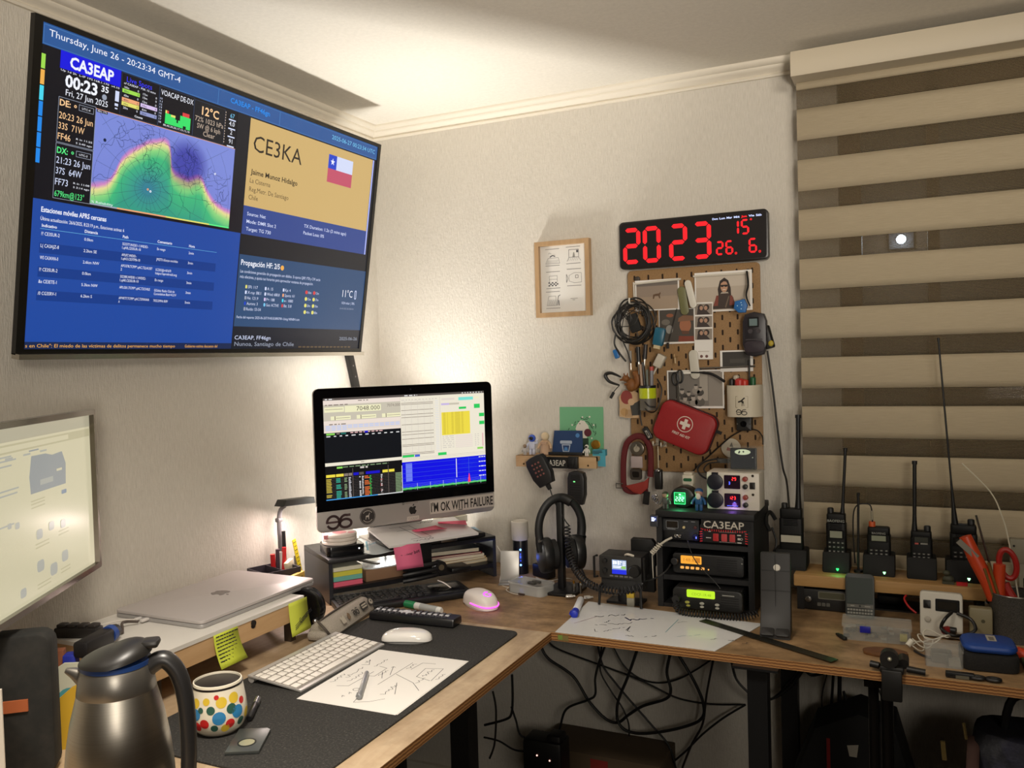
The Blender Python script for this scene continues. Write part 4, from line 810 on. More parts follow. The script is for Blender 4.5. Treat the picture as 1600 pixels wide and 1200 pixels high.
for x in (.04, .19, .34): q(x, .178, min(x + .115, .453), .215, '#f6f2c8', .0005); q(x + .03, .195, min(x + .11, .453), .199, '#8a7c74', .0007); q(x + .022, .178, x + .027, .216, '#8a7c74', .0007)
q(.0, .222, .453, .238, '#f3e4d8', .0006); dashes(.2, .26, .03, .008, '#8a7c74'); dashes(.03, .13, .252, .01, '#8a7c74'); q(0, .26, .453, .318, '#e9dcd2', .0003)
for r in range(3):
    for c_ in range(14 if r < 2 else 4): q(.01 + .0315 * c_, .268 + .018 * r, .036 + .0315 * c_, .281 + .018 * r, '#cdd4f0', .0006)
q(0, .338, .453, .63, '#0b0f16', .0003); q(.012, .342, .06, .36, '#8fdc60', .0006); dashes(.07, .09, .344, .012, '#8a7c74'); q(.095, .342, .125, .358, '#1f6f64', .0006); dashes(.15, .34, .343, .010, '#e8b8b8', hi=.02); q(.233, .338, .253, .358, '#1a14c8', .0008); dashes(.012, .45, .368, .010, '#e8e8e8', lo=.012, hi=.024, gap=.020)
q(0, .63, .453, .662, '#f4ecd8', .0004); dashes(.205, .235, .642, .006, '#8a7c74')
dashes(.07, .37, .676, .010, '#7f9a72', hi=.03); q(.065, .674, .098, .692, '#8fdc60', .0009); dashes(.2, .25, .69, .018, '#d0c8c0')
for x0, x1, c in ((.003, .055, '#f4e04a'), (.059, .103, '#f4e04a'), (.106, .128, '#8a7c74'), (.131, .152, '#8a7c74'), (.16, .19, '#1a14c8'), (.193, .22, '#5c5450'), (.232, .316, '#1a14c8'), (.332, .364, '#f4e04a'), (.37, .404, '#f4e04a')): q(x0, .745, x1, .772, c, .0006)
for r in range(13):
    y = .787 + .0155 * r; q(.003, y - .0025, .45, y - .0015, '#8a7c74', .0004)
    for x0, x1, c in ((.003, .032, '#c2ad3e'), (.059, .086, '#2aa890'), (.106, .12, '#7f9a72'), (.131, .143, '#c9c9cf'), (.193, .202, '#e8e8e8'), (.209, .217, '#e8e8e8'), (.224, .248 + .006 * (r % 3), '#d8682c'), (.254, .266 - .004 * (r % 2), '#2fb04a'), (.318, .332, '#c24a4a' if r % 4 > 1 else '#5c5450'), (.322, .328, '#e8e8e8'), (.41, .447, '#7f9a72')):
        if g.random() > .08: q(x0, y, x1 + g.uniform(-.003, .003), y + .0095, c, .0005 + .0001 * (c == '#e8e8e8'))
for x in (.155, .366): q(x, .70, x + .0015, .985, '#8a7c74', .0006)
q(0, .985, .30, .994, '#4aa0e8', .0007); q(.30, .985, .452, .994, '#e8e8e8', .0007); q(.449, .72, .4525, .99, '#e8e8e8', .0008)
q(.4535, .022, 1, .69, '#f4ecd8'); dashes(.46, .69, .052, .007, '#d0c8c0', hi=.02)
y = .07
for k in range(38):
    big = k % 5 == 1 or k % 7 == 2; q(.458, y, .668 if not big else .66, y + (.0055 if big else .0025), '#8a7c74' if big else '#d0c8c0', .0004); y += .0147
for x in (.48, .52, .56, .60, .64): q(x, .06, x + .0012, .62, '#d0c8c0', .0005)
for k in range(30): q(.672, .075 + .018 * k, .695, .078 + .018 * k, '#cdd4f0', .0004)
q(.703, .04, .705, .60, '#d0c8c0', .0006)
q(.715, .058, .80, .078, '#e9dcd2', .0006); q(.827, .055, .925, .088, '#7fe8d8', .0006); q(.712, .11, .765, .130, '#cdbce8', .0006); q(.765, .11, .83, .130, '#cfc7b4', .0006); q(.828, .157, .877, .180, '#2fd060', .0006); q(.93, .135, .97, .180, '#2fd060', .0006); q(.935, .06, .965, .075, '#f6f2c8', .0006)
q(.712, .205, .90, .445, '#f4e04a', .0006)
for k in range(18):
    for x0, x1 in ((.722, .738), (.748, .753), (.776, .79), (.80, .834), (.842, .856)): q(x0, .212 + .0127 * k, x1, .2165 + .0127 * k, '#c2ad3e', .0008)
q(.963, .235, .998, .272, '#2fd060', .0006); q(.963, .32, .998, .357, '#2fd060', .0006)
for k in range(7): q(.80, .455 + .0195 * k, .915, .466 + .0195 * k, '#f3e4d8', .0006); q(.80, .467 + .0195 * k, .915, .4685 + .0195 * k, '#d0c8c0', .0007); dashes(.715, .79, .455 + .0195 * k, .006, '#d0c8c0'); dashes(.93, .96, .455 + .0195 * k, .006, '#d0c8c0', hi=.012)
q(.98, .45, .988, .59, '#e8b8b8', .0006); q(.945, .60, .985, .62, '#8fdc60', .0006)
q(.457, .62, .53, .643, '#2fd060', .0006); q(.534, .622, .566, .645, '#3f62d8', .0006); q(.683, .622, .738, .652, '#2fd060', .0006); q(.4535, .65, 1, .653, '#d0c8c0', .0006); q(.4535, .665, 1, .668, '#d0c8c0', .0006)
q(.4535, .69, 1, .955, '#0a0ae8', .0003); q(.475, .705, .515, .89, '#6f80f8', .0004)
for k in range(5): q(.4535, .715 + .045 * k, 1, .7175 + .045 * k, '#3f5ad0', .0005); dashes(.952, .998, .70 + .05 * k, .010, '#e8e8e8', hi=.02, gap=.004)
for k in range(6): q(.4535, .915 + .010 * k, 1, .9165 + .010 * k, '#6f80f8', .0005)
q(.798, .70, .803, .90, '#e8e8e8', .0007)
for k in range(6): q(.543 + .0835 * k, .915, .545 + .0835 * k, .985, '#cdd4f0', .0007)
b.flat([(.874 * DW, -.965 * DH), (.894 * DW, -.965 * DH), (.886 * DW, -.87 * DH), (.882 * DW, -.87 * DH)], .0008, K['#ff3a7a']); q(.8825, .70, .885, .87, '#3f5ad0', .0006)
for k in range(60): x = .4535 + .0091 * k; q(x, .957 - g.random() * .008, x + .0092, .972 + g.random() * .006, '#2fb04a', .0007); q(x, .961, x + .009, .964, '#c8ffd8', .0008)
obj('front_glass>screen', b, ims, t, sharp=30)
# LED bar behind the computer
t = thing('led_light_bar', 'bright LED light bar standing behind the computer, lighting the corner', 'lamp', SL(0, .112, STZ), SA)
b = B(); b.slab(.10, .018, .008, -STZ, -STZ + .006, ch=.001, mx=T(0, .012, 0)); b.cyl((0, .012, .006 - STZ), (0, .012, .095), .004); obj('post', b, DGR, t)
b = B(); b.cyl((-.12, .012, .10), (.12, .012, .10), .008, n=14); obj('led_tube', b, mat('#fff3dc', .3, 0, 5.), t)
# ---------------------------------------------------------------- things on and in the stand
t = thing('hub_box', 'small black box with a white indicator at the left end of the stand', 'device', SL(-.185, -.040, STZ), SA - 5)
b = B(); b.slab(.100, .10, .012, 0, .026, ch=.002); obj('case', b, mat('#0f0f12', .2), t)
b = B(XZ); b.flat(circ(.0022, 10, .034, .016), .0502, 0); obj('case>indicator_light', b, scr('#ffffff', 2), t)
for i in range(3):
    b = B(); b.lathe([(.044, 0), (.046, .002), (.046, .0075), (.044, .009)], 32, 0)
    if i == 2: b.add([(.02 * math.cos(a), .02 * math.sin(a), .0092) for a in [k * .7 for k in range(9)]], [tuple(range(9))], 1); b.add([(.03 + .01 * math.cos(a), -.01 + .012 * math.sin(a), .0092) for a in [k * .7 for k in range(9)]], [tuple(range(9))], 1); b.box((-.036, -.03, .004), (.012, .006, .010), 1)
    solo('round_coaster', b, [mat('#d9cfc6', .6), mat('#c77f84', .6)], ['white round coaster at the bottom of the pile on the small black box', 'middle white round coaster of the pile on the small black box', 'top white round coaster with pink patches on the small black box'][i], 'coaster', SL(-.190, -.038, STZ + .026 + .0092 * i), (0, 0, 20 * i), 'round white coasters')
b = B(); b.slab(.15, .20, .02, 0, .0012); b.line([(-.05, -.04, .0014), (.02, .05, .0014)], .003, 1); b.line([(-.06, .0, .0014), (.05, .02, .0014)], .002, 1)
solo('plastic_sleeve', b, [mat('#dfe6ea', .12, spec=.6), mat('#7fc0d8', .5)], 'clear plastic sleeve with blue print lying on the stand beside the coasters', 'sleeve', SL(-.09, -.015, STZ + .0004), (0, 0, SA + 20))
b = B(); b.mx = RX(9.5) @ T(0, .075, 0); b.box((0, 0, .003), (.27, .15, .006)); spec = [('l', [(-.08, .05), (-.02, .05), (.0, -.05), (-.06, -.05)]), ('l', [(-.07, .02), (-.01, .02)]), ('l', [(-.05, .05), (-.03, -.05)]), ('s', -.06, -.07, .03, .012), ('c', -.02, -.065, .006), ('c', -.005, -.062, .005), ('s', .01, .055, .05, .01)]
scribbles(b, spec, 1, .0063, .0008)
solo('sketch_pad', b, [mat('#dcd9d6', .75), INK], 'white sheet pad with pencil diagrams on top of the black stand', 'paper pad', SL(.045, -.135, STZ + .0145), (0, 0, SA + 2))
b = B(); b.box((0, 0, .0065), (.29, .11, .013), bev=.003); solo('flat_black_box', b, BLK, 'flat black box under the sketch pad on the stand', 'box', SL(.07, -.053, STZ + .0004), (0, 0, SA + 1))
def flatnote(name, c, rz, w_, d_, m, label, lift=.012, grp=None):
    b = B(); n = 6; vs_ = []
    for i in range(n + 1): f = i / n; vs_ += [(-w_ / 2, -d_ / 2 + d_ * f, lift * (1 - f) ** 2), (w_ / 2, -d_ / 2 + d_ * f, lift * .4 * (1 - f) ** 2)]
    b.add(vs_, [(2 * i, 2 * i + 1, 2 * i + 3, 2 * i + 2) for i in range(n)]); o = solo(name, b, m, label, 'sticky note', c, (9.5, 0, rz), grp); md = o.modifiers.new('t', 'SOLIDIFY'); md.thickness = .0006; md.offset = 1
flatnote('sticky_note', SL(.055, -.075, STZ + .0335), SA + 14, .086, .05, PINK, 'pink sticky note lying nearest the middle of the sketch pad', .014)
flatnote('sticky_note', SL(.135, -.058, STZ + .0375), SA - 22, .08, .055, mat('#e8607e', .75), 'pink sticky note with a folded corner lying further right on the sketch pad', .018)
b = B(); n = 6; vs_ = []
for i in range(n + 1): f = i / n; vs_ += [(-.037 + .004 * f, -.001 - .014 * math.sin(f * 1.5), -.062 * f), (.037 + .005 * f, -.001 - .012 * math.sin(f * 1.5), -.062 * f)]
b.add(vs_, [(2 * i, 2 * i + 2, 2 * i + 3, 2 * i + 1) for i in range(n)]); b.text('Revisar bot', -.025, -.030, .010, 1, w=.052, mx=T(0, -.0145, 0) @ RX(102) @ RZ(14), bold=.01)
o = solo('sticky_note', b, [mat('#d9668a', .75), INK], 'pink sticky note with handwriting hanging over the front edge of the stand', 'sticky note', SL(-.040, -.1375, STZ + .018), (0, 0, SA - 4)); md = o.modifiers.new('t', 'SOLIDIFY'); md.thickness = .0004
b = B(); b.prism([(-.05, -.04), (.05, -.04), (.05, .04), (-.05, .04)], 0, .018, 0, mx=RY(-6)); b.box((-.01, .0, .026), (.09, .06, .010), mx=RZ(12)); b.flat([(.045, -.03), (.075, -.01), (.06, .02)], .03, 1)
solo('booklet_pile', b, [mat('#ded8c4', .7), mat('#7a6d52', .8)], 'cream booklets piled at the right end of the stand by the wall', 'booklets', SL(.19, .075, STZ + .0195), (0, 0, SA - 20))
b = B(); b.box((0, 0, .002), (.07, .09, .003)); solo('blue_card', b, mat('#8fb2cc', .6), 'pale blue card at the right end of the stand', 'card', SL(.205, -.01, STZ + .0005), (0, 0, SA - 12))
t = thing('bulldog_clip', 'shiny metal clip on the front edge of the stand', 'clip', SL(.10, -.102, STZ + .0005), SA)
b = B(); b.box((0, 0, .006), (.05, .014, .011), bev=.002); obj('jaw', b, STEEL, t)
b = B(); b.tube([(-.01, .004, .011), (.0, .016, .02), (.012, .004, .011)], .0016, 6); obj('handle', b, CHR, t)
# lower shelf
LZ = .040
t = thing('sticky_note_cube', 'cube of yellow, teal and pink sticky notes on the lower shelf of the stand', 'sticky note block', SL(-.190, -.060, LZ), SA)
for k, c in enumerate(('#e0627c', '#6fb0a4', '#cfcb4a', '#d9d6c0')): b = B(); b.box((0, 0, .0065 + .0125 * k + (.0015 if k else 0)), (.078, .076, .0122 if k < 3 else .010)); obj('colour_layer', b, mat(c, .8), t)
b = B(); b.prism([(-.082, -.08), (.082, -.08), (.082, .05), (.05, .075), (-.082, .08)], 0, .030, 0, ch=.001); b.slab(.162, .155, .03, .030, .033, 1); b.box((-.04, .02, .0342), (.012, .10, .002), 2, mx=RZ(18))
solo('thick_manual', b, [mat('#8a6a50', .7), mat('#cfd8e2', .12, coat=.8), mat('#6a5a48', .6)], 'thick brown paged manual with a glossy pale cover on the lower shelf', 'book', SL(-.060, -.010, LZ), (0, 0, SA + 2))
bk = [('#cdbb9a', .19, .13, .010, 'pale spiral notebook at the bottom of the pile in the stand'), ('#b59a72', .18, .125, .008, 'tan notebook second from the bottom of the pile in the stand'), ('#e4ded2', .175, .125, .008, 'white paged notebook in the middle of the pile in the stand'), ('#8c3040', .165, .115, .006, 'dark red notebook under the black one in the stand'), ('#101013', .16, .112, .013, 'black hard cover notebook on top of the pile in the stand')]
z = LZ
for k, (c, w_, d_, h, lb) in enumerate(bk):
    b = B(); b.box((0, 0, h / 2), (w_ * .97, d_ * .97, h - .003), 1); b.box((0, 0, .0007), (w_, d_, .0014), 0); b.box((0, 0, h - .0007), (w_, d_, .0014), 0); b.box((w_ / 2 - .001, 0, h / 2), (.003, d_, h), 0)
    solo('notebook', b, [mat(c, .4), mat('#d8cfb8', .8)], lb, 'notebook', SL(.136, -.015 - .004 * (k % 2), z), (0, 0, SA + 4 - 3 * k), 'notebooks piled in the stand'); z += h
t = thing('cable_organizer', 'black bracket of cable clamps fixed at the middle of the stand front', 'bracket', SL(.0, -.1325, .03), SA)
b = B(); b.box((.0, .012, .052), (.075, .018, .10), bev=.004); obj('plate', b, mat('#0c0c0e', .4), t)
for k in range(3): b = B(); b.tube([(-.05, 0, .006 + .016 * k), (-.02, -.012, .010 + .016 * k), (.03, -.012, .012 + .016 * k), (.05, 0, .010 + .016 * k)], .006, 8); obj('clamp', b, mat('#141416', .5), t)
b = B(); b.cyl((.058, -.008, .03), (.058, .012, .03), .017, n=20); b.cyl((.058, -.011, .03), (.058, -.008, .03), .008, n=14, mi=1); obj('knob', b, [mat('#101012', .4), mat('#5a5040', .4)], t)
b = B(); b.box((.115, .01, .018), (.06, .06, .012), bev=.003); obj('tray', b, mat('#0f0f11', .4), t)
# black keyboard with touchpad
t = thing('touchpad_keyboard', 'black wide keyboard with a touchpad at its right end in front of the stand', 'keyboard', (.3500, -.4545, ZT), 48)
b = B(); o = rr(.354, .135, .016, 5); b.prism(o, .0, .016, ch=.004); obj('body', b, mat('#131315', .4), t)
kk = mat('#1d1d20', .35)
for r in range(6):
    x = -.168
    ws = [1] * 15 if r else [1] * 16
    if r == 5: ws = [1.2, 1, 1.2, 6, 1.2, 1, 1, 1]
    u = (.232 - .003 * (len(ws) - 1)) / sum(ws)
    for w_ in ws: key(t, w_ * u, .0142 if r else .009, .004, kk, x + w_ * u / 2, .050 - .0182 * r + (.002 if not r else 0), .0155); x += w_ * u + .003
b = B(); b.slab(.085, .075, .006, .0158, .0166, ch=.0003, mx=T(.122, .004, 0)); obj('touchpad', b, mat('#0d0d0f', .25), t)
b = B(); b.box((.104, -.048, .0165), (.04, .012, .002), bev=.0006); b.box((.146, -.048, .0165), (.04, .012, .002), bev=.0006); obj('touchpad>touchpad_buttons', b, kk, t)
# ---------------------------------------------------------------- pen organiser and desk lamp
t = thing('pen_organizer', 'dark open pen organiser behind the laptop full of pens and a tape measure', 'organizer', (.066, -.612, ZT), 70)
b = B()
for (x, y, sx, sy) in ((0, -.045, .10, .003), (0, .045, .10, .003), (-.05, 0, .003, .09), (.05, 0, .003, .09), (0, 0, .003, .088)): b.box((x, y, .05), (sx, sy, .10))
b.box((0, 0, .0015), (.10, .09, .003)); obj('tray', b, mat('#39333a', .45), t)
def stick(name, px, py_top, x, dx, L0, r, m, label, cat, cap=None, n=10, zb=None):
    p = at_x(px, py_top, x); base = V((p.x + dx[0], p.y + dx[1], ZT + .004 if zb is None else zb)); b = B(); b.cyl(base, p, r, n=n)
    return solo(name, b, m, label, cat)
ST_ = [(426, 866, .055, (.0, .004), '#c21f22', .0065, 'red marker at the far left of the pen organiser'), (434, 858, .06, (0, -.004), '#4a3a44', .006, 'dark purple pen in the pen organiser'), (444, 855, .075, (.0, -.012), '#d32a2a', .006, 'red pen right of the purple pen in the organiser'), (443, 830, .045, (.0, .0), '#141416', .0055, 'tall black pen standing behind the red pens'), (439, 862, .07, (0, .002), '#d8d0cc', .0045, 'slim white pen between the red pens'), (462, 868, .05, (0, .002), '#8a8378', .005, 'grey tool handle at the right of the organiser'), (466, 869, .055, (0, .0), '#a79f92', .005, 'pale grey tool handle at the right edge of the organiser')]
for px_, py_, x_, d_, c, r_, lb in ST_: stick('pen', px_, py_, x_, d_, 0, r_, mat(c, .35), lb, 'pen')
p = at_x(459, 843, .06); b = B(); b.box((0, 0, -.055), (.002, .013, .11))
for k in range(9): b.box((.0012, 0, -.008 - .011 * k), (.0004, .011 - .004 * (k % 2), .0016), 1)
solo('folding_ruler', b, [mat('#e3cf2a', .5), mat('#1f1b08', .7)], 'yellow measuring tape strip sticking up from the pen organiser', 'ruler', p, (14, 0, 0))
p = at_x(452, 884, .085); b = B(); b.box((0, 0, 0), (.012, .030, .030), bev=.002); solo('eraser', b, mat('#e4d6b8', .7), 'cream eraser block leaning in the pen organiser', 'eraser', p, (16, 0, 8))
p = at_x(457, 895, .115); b = B(); b.box((0, 0, p.z - ZT - .045), (.012, .060, .09), bev=.002)
for k in range(11): b.box((.0062, -.018 + .0034 * k, p.z - ZT - .012), (.0004, .0024, .0045), 1)
solo('yellow_box', b, [mat('#dcb75a', .6), mat('#3a2f18', .7)], 'small yellow cardboard box in front of the pen organiser', 'box', (p.x + .014, p.y, ZT), (0, 0, 8))
t = thing('desk_lamp', 'slim grey desk lamp with a black bar head behind the pen organiser', 'lamp', (.028, -.530, ZT), 0)
b = B(); b.slab(.04, .05, .01, 0, .012, ch=.002); obj('base', b, GRY, t)
b = B(); b.tube([(.0, -.005, .012), (.0, -.010, .15), (.001, -.012, .21), (.006, -.010, .236), (.016, -.004, .246)], lambda f: .0075 - .001 * f, 10, flat=.8); b.box((0, -.012, .208), (.014, .018, .012), bev=.003); obj('arm', b, mat('#6f6d6e', .5, .2), t)
b = B(); b.prism([(-.058, -.008), (.075, -.008), (.070, .009), (-.046, .009)], -.016, .016, ch=.002, mx=T(.030, .012, .254) @ RX(-5.0) @ M(((0, 0, 1, 0), (1, 0, 0, 0), (0, 1, 0, 0), (0, 0, 0, 1)))); obj('lamp_head', b, mat('#2e2d2b', .45), t)
b = B(); b.tube([(.11, -.49, .80), (.10, -.47, .83), (.085, -.43, .835), (.09, -.42, .80), (.10, -.415, .745)], .0013, 6); solo('thin_cable', b, mat('#8d8a86', .5), 'thin grey cable looping beside the left end of the stand', 'cable')
# ---------------------------------------------------------------- back wall: frame, clock, shelf
def span(x0, y0, x1, y1, y):          # centre, width, height of a wall rectangle
    a = at_y(x0, y0, y); c = at_y(x1, y1, y); return V(((a.x + c.x) / 2, y, (a.z + c.z) / 2)), c.x - a.x, a.z - c.z
oak = wood('oak', '#9d7e5a', '#ae8e68', '#ba9b76', 'z', 1.2, .45, .1)
t = thing('picture_frame', 'light wooden picture frame with six small line drawings on the wall', 'picture frame', (.651, 0, 1.479))
FW, FH = .169, .220
b = B(XZ @ T(0, FH / 2, 0)); b.frame([(-FW / 2, -FH / 2), (FW / 2, -FH / 2), (FW / 2, FH / 2), (-FW / 2, FH / 2)], [(-FW / 2 + .013, -FH / 2 + .013), (FW / 2 - .013, -FH / 2 + .013), (FW / 2 - .013, FH / 2 - .013), (-FW / 2 + .013, FH / 2 - .013)], .001, .022); obj('moulding', b, oak, t)
b = B(XZ @ T(0, FH / 2, .008)); b.rect(-FW / 2 + .012, -FH / 2 + .012, FW / 2 - .012, FH / 2 - .012, 0)
Lr = .0004
def hatch(x, y, w_, h, n, z=.0004):
    for k in range(n): b.line([(x - w_ / 2 + w_ * k / n, y - h / 2, z), (x - w_ / 2 + w_ * k / n + .004, y + h / 2, z)], .0003, 1)
for i, (x, y) in enumerate(((-.033, .062), (.032, .064), (-.032, -.004), (.033, .0), (-.034, -.062))):
    for k in range(11): b.rect(x - .022 + .004 * k, -(y + .027), x - .0193 + .004 * k, -(y + .0252), 1, .0004); b.rect(x - .022 + .004 * k, -(y - .021), x - .0193 + .004 * k, -(y - .0228), 1, .0004)
    if i == 0: b.line([(x - .022, y - .016, .0004), (x - .014, y, .0004), (x + .018, y, .0004), (x + .022, y - .016, .0004), (x - .022, y - .016, .0004)], Lr, 1); hatch(x, y - .010, .034, .008, 8); b.tube([(x - .008, y + .003, .0004), (x, y + .007, .0004), (x + .008, y + .004, .0004)], .0015, 5, 1); b.line([(x - .012, y + .012, .0004), (x - .010, y + .016, .0004), (x - .004, y + .012, .0004)], Lr, 1)
    if i == 1: b.line([(x - .014, y + .018, .0004), (x - .014, y - .004, .0004), (x + .016, y - .004, .0004), (x + .016, y + .018, .0004), (x - .014, y + .018, .0004)], .0006, 1); b.line([(x - .02, y - .015, .0004), (x - .014, y - .004, .0004)], Lr, 1); b.line([(x + .022, y - .015, .0004), (x + .016, y - .004, .0004)], Lr, 1); hatch(x, y - .010, .034, .008, 6); b.flat([(x - .003, y - .004), (x + .005, y - .004), (x + .003, y + .010), (x + .0, y + .010)], .0004, 2); b.rect(x + .009, -(y + .016), x + .015, -(y + .009), 1, .0005)
    if i == 2:
        for r in range(3):
            for c in range(6):
                if (r + c) % 2 == 0: b.rect(x - .016 + .0052 * c, -(y - .004 - .004 * r), x - .0108 + .0052 * c, -(y - .008 - .004 * r), 1, .0004)
        b.line([(x - .013, y - .004, .0004), (x - .013, y + .014, .0004), (x + .012, y + .014, .0004), (x + .012, y - .004, .0004)], Lr, 1); b.line([(x - .013, y + .004, .0004), (x + .012, y + .004, .0004)], Lr, 1)
    if i == 3: b.line([(x - .024, y + .012, .0004), (x - .019, y, .0004), (x - .024, y - .012, .0004), (x - .024, y + .012, .0004)], .0006, 1); b.line([(x - .016, y + .008, .0004), (x, y + .015, .0004), (x + .022, y + .014, .0004), (x + .022, y - .013, .0004), (x, y - .014, .0004), (x - .016, y - .008, .0004), (x - .016, y + .008, .0004)], Lr, 1); b.line([(x + .004, y + .008, .0004), (x + .012, y + .008, .0004), (x + .012, y, .0004), (x + .004, y, .0004), (x + .004, y + .008, .0004)], .0006, 1)
    if i == 4: b.line([(x - .02, y - .014, .0004), (x - .014, y + .013, .0004), (x + .008, y + .013, .0004), (x + .010, y - .014, .0004), (x - .02, y - .014, .0004)], Lr, 1); hatch(x - .004, y - .005, .024, .016, 8); b.line([(x + .012, y - .014, .0004), (x + .016, y + .012, .0004), (x + .022, y + .016, .0004)], .0009, 1); b.line([(x + .018, y - .014, .0004), (x + .017, y, .0004)], .0012, 1)
b.rect(.02, .058, .042, .0595, 2, .0004); b.rect(.026, .062, .034, .0635, 2, .0004)
obj('print', b, [mat('#dcd9d2', .6), mat('#33323a', .7), mat('#8a8880', .7)], t)
b = B(XZ @ T(0, FH / 2, .0125)); b.rect(-FW / 2 + .0125, -FH / 2 + .0125, FW / 2 - .0125, FH / 2 - .0125); obj('glass', b, mat('#ffffff', .05, 0, 0, .06), t)
# LED wall clock
CC, CW, CH = V((1.0305, 0, 1.6655)), .402, .131
t = thing('led_clock', 'black digital wall clock with large red numerals above the pegboard', 'clock', (CC.x, 0, CC.z - CH / 2))
b = B(XZ @ T(0, CH / 2, 0)); b.slab(CW, CH, .012, .004, .032, ch=.003, n=6); b.slab(CW - .05, CH - .04, .01, 0, .004); obj('case', b, mat('#121011', .32), t)
b = B(XZ @ T(0, CH / 2, .0322)); b.slab(CW - .010, CH - .010, .009, 0, .0003); obj('front_panel', b, mat('#1b1616', .5, 0, 0, 1., 0., 0., .25), t)
def seg7(b, ch, x, y, w_, h, th, mi=0, z=0., slant=.0):
    on = {'0': 'abcdef', '1': 'bc', '2': 'abged', '3': 'abgcd', '4': 'fgbc', '5': 'afgcd', '6': 'afgedc', '9': 'abfgcd', '7': 'abc', '8': 'abcdefg'}[ch]
    g_ = th * .16; q = th / 2
    def hz(yy): b.flat([(x + q + g_, yy), (x + th + g_, yy + q), (x + w_ - th - g_, yy + q), (x + w_ - q - g_, yy), (x + w_ - th - g_, yy - q), (x + th + g_, yy - q)], z, mi)
    def vt(xx, y0, y1): b.flat([(xx, y0 + g_), (xx + q, y0 + q + g_), (xx + q, y1 - q - g_), (xx, y1 - g_), (xx - q, y1 - q - g_), (xx - q, y0 + q + g_)], z, mi)
    if 'a' in on: hz(y + h - q)
    if 'g' in on: hz(y + h / 2)
    if 'd' in on: hz(y + q)
    if 'f' in on: vt(x + q, y + h / 2, y + h - q)
    if 'e' in on: vt(x + q, y + q, y + h / 2)
    if 'b' in on: vt(x + w_ - q, y + h / 2, y + h - q)
    if 'c' in on: vt(x + w_ - q, y + q, y + h / 2)
b = B(XZ @ T(0, CH / 2, .0327)); led = scr('#ff1c24', 1.5)
for ch, x in (('2', -.190), ('0', -.133), ('2', -.060), ('3', .004)):
    b = B(XZ @ T(0, CH / 2, .0327)); seg7(b, ch, x, -.052, .050, .099, .0115, 0); obj('front_panel>large_digit', b, led, t)

for ch, x, y, w_, h, th in (('1', .110, .003, .017, .040, .0050), ('5', .132, .003, .021, .040, .0050), ('2', .066, -.046, .020, .037, .0048), ('6', .091, -.046, .020, .037, .0048), ('6', .151, -.046, .021, .038, .0048)):
    b = B(XZ @ T(0, CH / 2, .0327)); seg7(b, ch, x, y, w_, h, th, 0); obj('front_panel>small_digit', b, led, t)
b = B(XZ @ T(0, CH / 2, .0327))
b.frame(circ(.0026, 12, .158, .041), circ(.0014, 12, .158, .041), 0, .0003, 0); 
for x in (.118, .179): b.frame(rr(.0055, .006, .0015, 3, x, -.044), rr(.003, .0035, .001, 3, x, -.044), 0, .0003, 0)
obj('front_panel>degree_marks', b, led, t)
b = B(XZ @ T(0, CH / 2, .0327))
for i, s in enumerate(('Dom', 'Lun', 'Mar', 'Mié', 'Jue', 'Vie', 'Sáb')): b.text(s, .058 + .0188 * i, .048, .0052, 0 if i == 4 else 1, w=.0148, bold=.03)
obj('front_panel>weekday_names', b, [led, scr('#c8d4ff', 1.3)], t)
# narrow shelf with keepsakes
SY = -.080
shc, shw, shh = span(806, 711.5, 932, 732.5, SY)
t = thing('wall_shelf', 'narrow pale wooden ledge on the wall holding keepsakes', 'shelf', (shc.x, 0, shc.z - shh / 2))
pine = wood('pine', '#b08a5e', '#c3a077', '#d0b088', 'x', 1., .55, .1)
b = B(); b.box((0, SY / 2 - .001, shh - .006), (shw, -SY - .004, .012)); b.box((0, SY + .006, shh / 2), (shw, .012, shh)); obj('board', b, pine, t)
for s in (-1, 1): b = B(); b.cyl((s * shw * .4, SY - .0006, shh * .25), (s * shw * .4, SY + .002, shh * .25), .0028, n=10); obj('board>screw', b, mat('#5c4a30', .4, .8), t)
SHZ = shc.z + shh / 2
c, w_, h = span(850, 713.5, 887, 732, SY - .004); t = thing('callsign_plaque', 'black plaque with white call sign letters fixed to the shelf front', 'plaque', (c.x, SY - .0015, c.z - h / 2)); b = B(); b.box((0, -.002, h / 2), (w_, .004, h)); obj('plate', b, BLK, t)
b = B(XZ @ T(0, 0, .0042)); b.text('CA3EAP', -w_ * .46, h * .22, h * .52, 0, w=w_ * .88, bold=.01); obj('plate>lettering', b, mat('#cfcac0', .6), t)
c, w_, h = span(887, 713.5, 902.5, 733, SY - .014); b = B(); b.box((0, -.007, h / 2), (w_, .014, h), bev=.002); b.box((-.002, -.015, h * .55), (w_ * .5, .004, h * .6), bev=.001); solo('microphone_holder', b, BLK, 'small black microphone hanger on the right of the shelf front', 'holder', (c.x, SY - .0016, c.z - h / 2))
def on_shelf(px, y=-.05): p = at_y(px, 711, y); return V((p.x, y, SHZ))
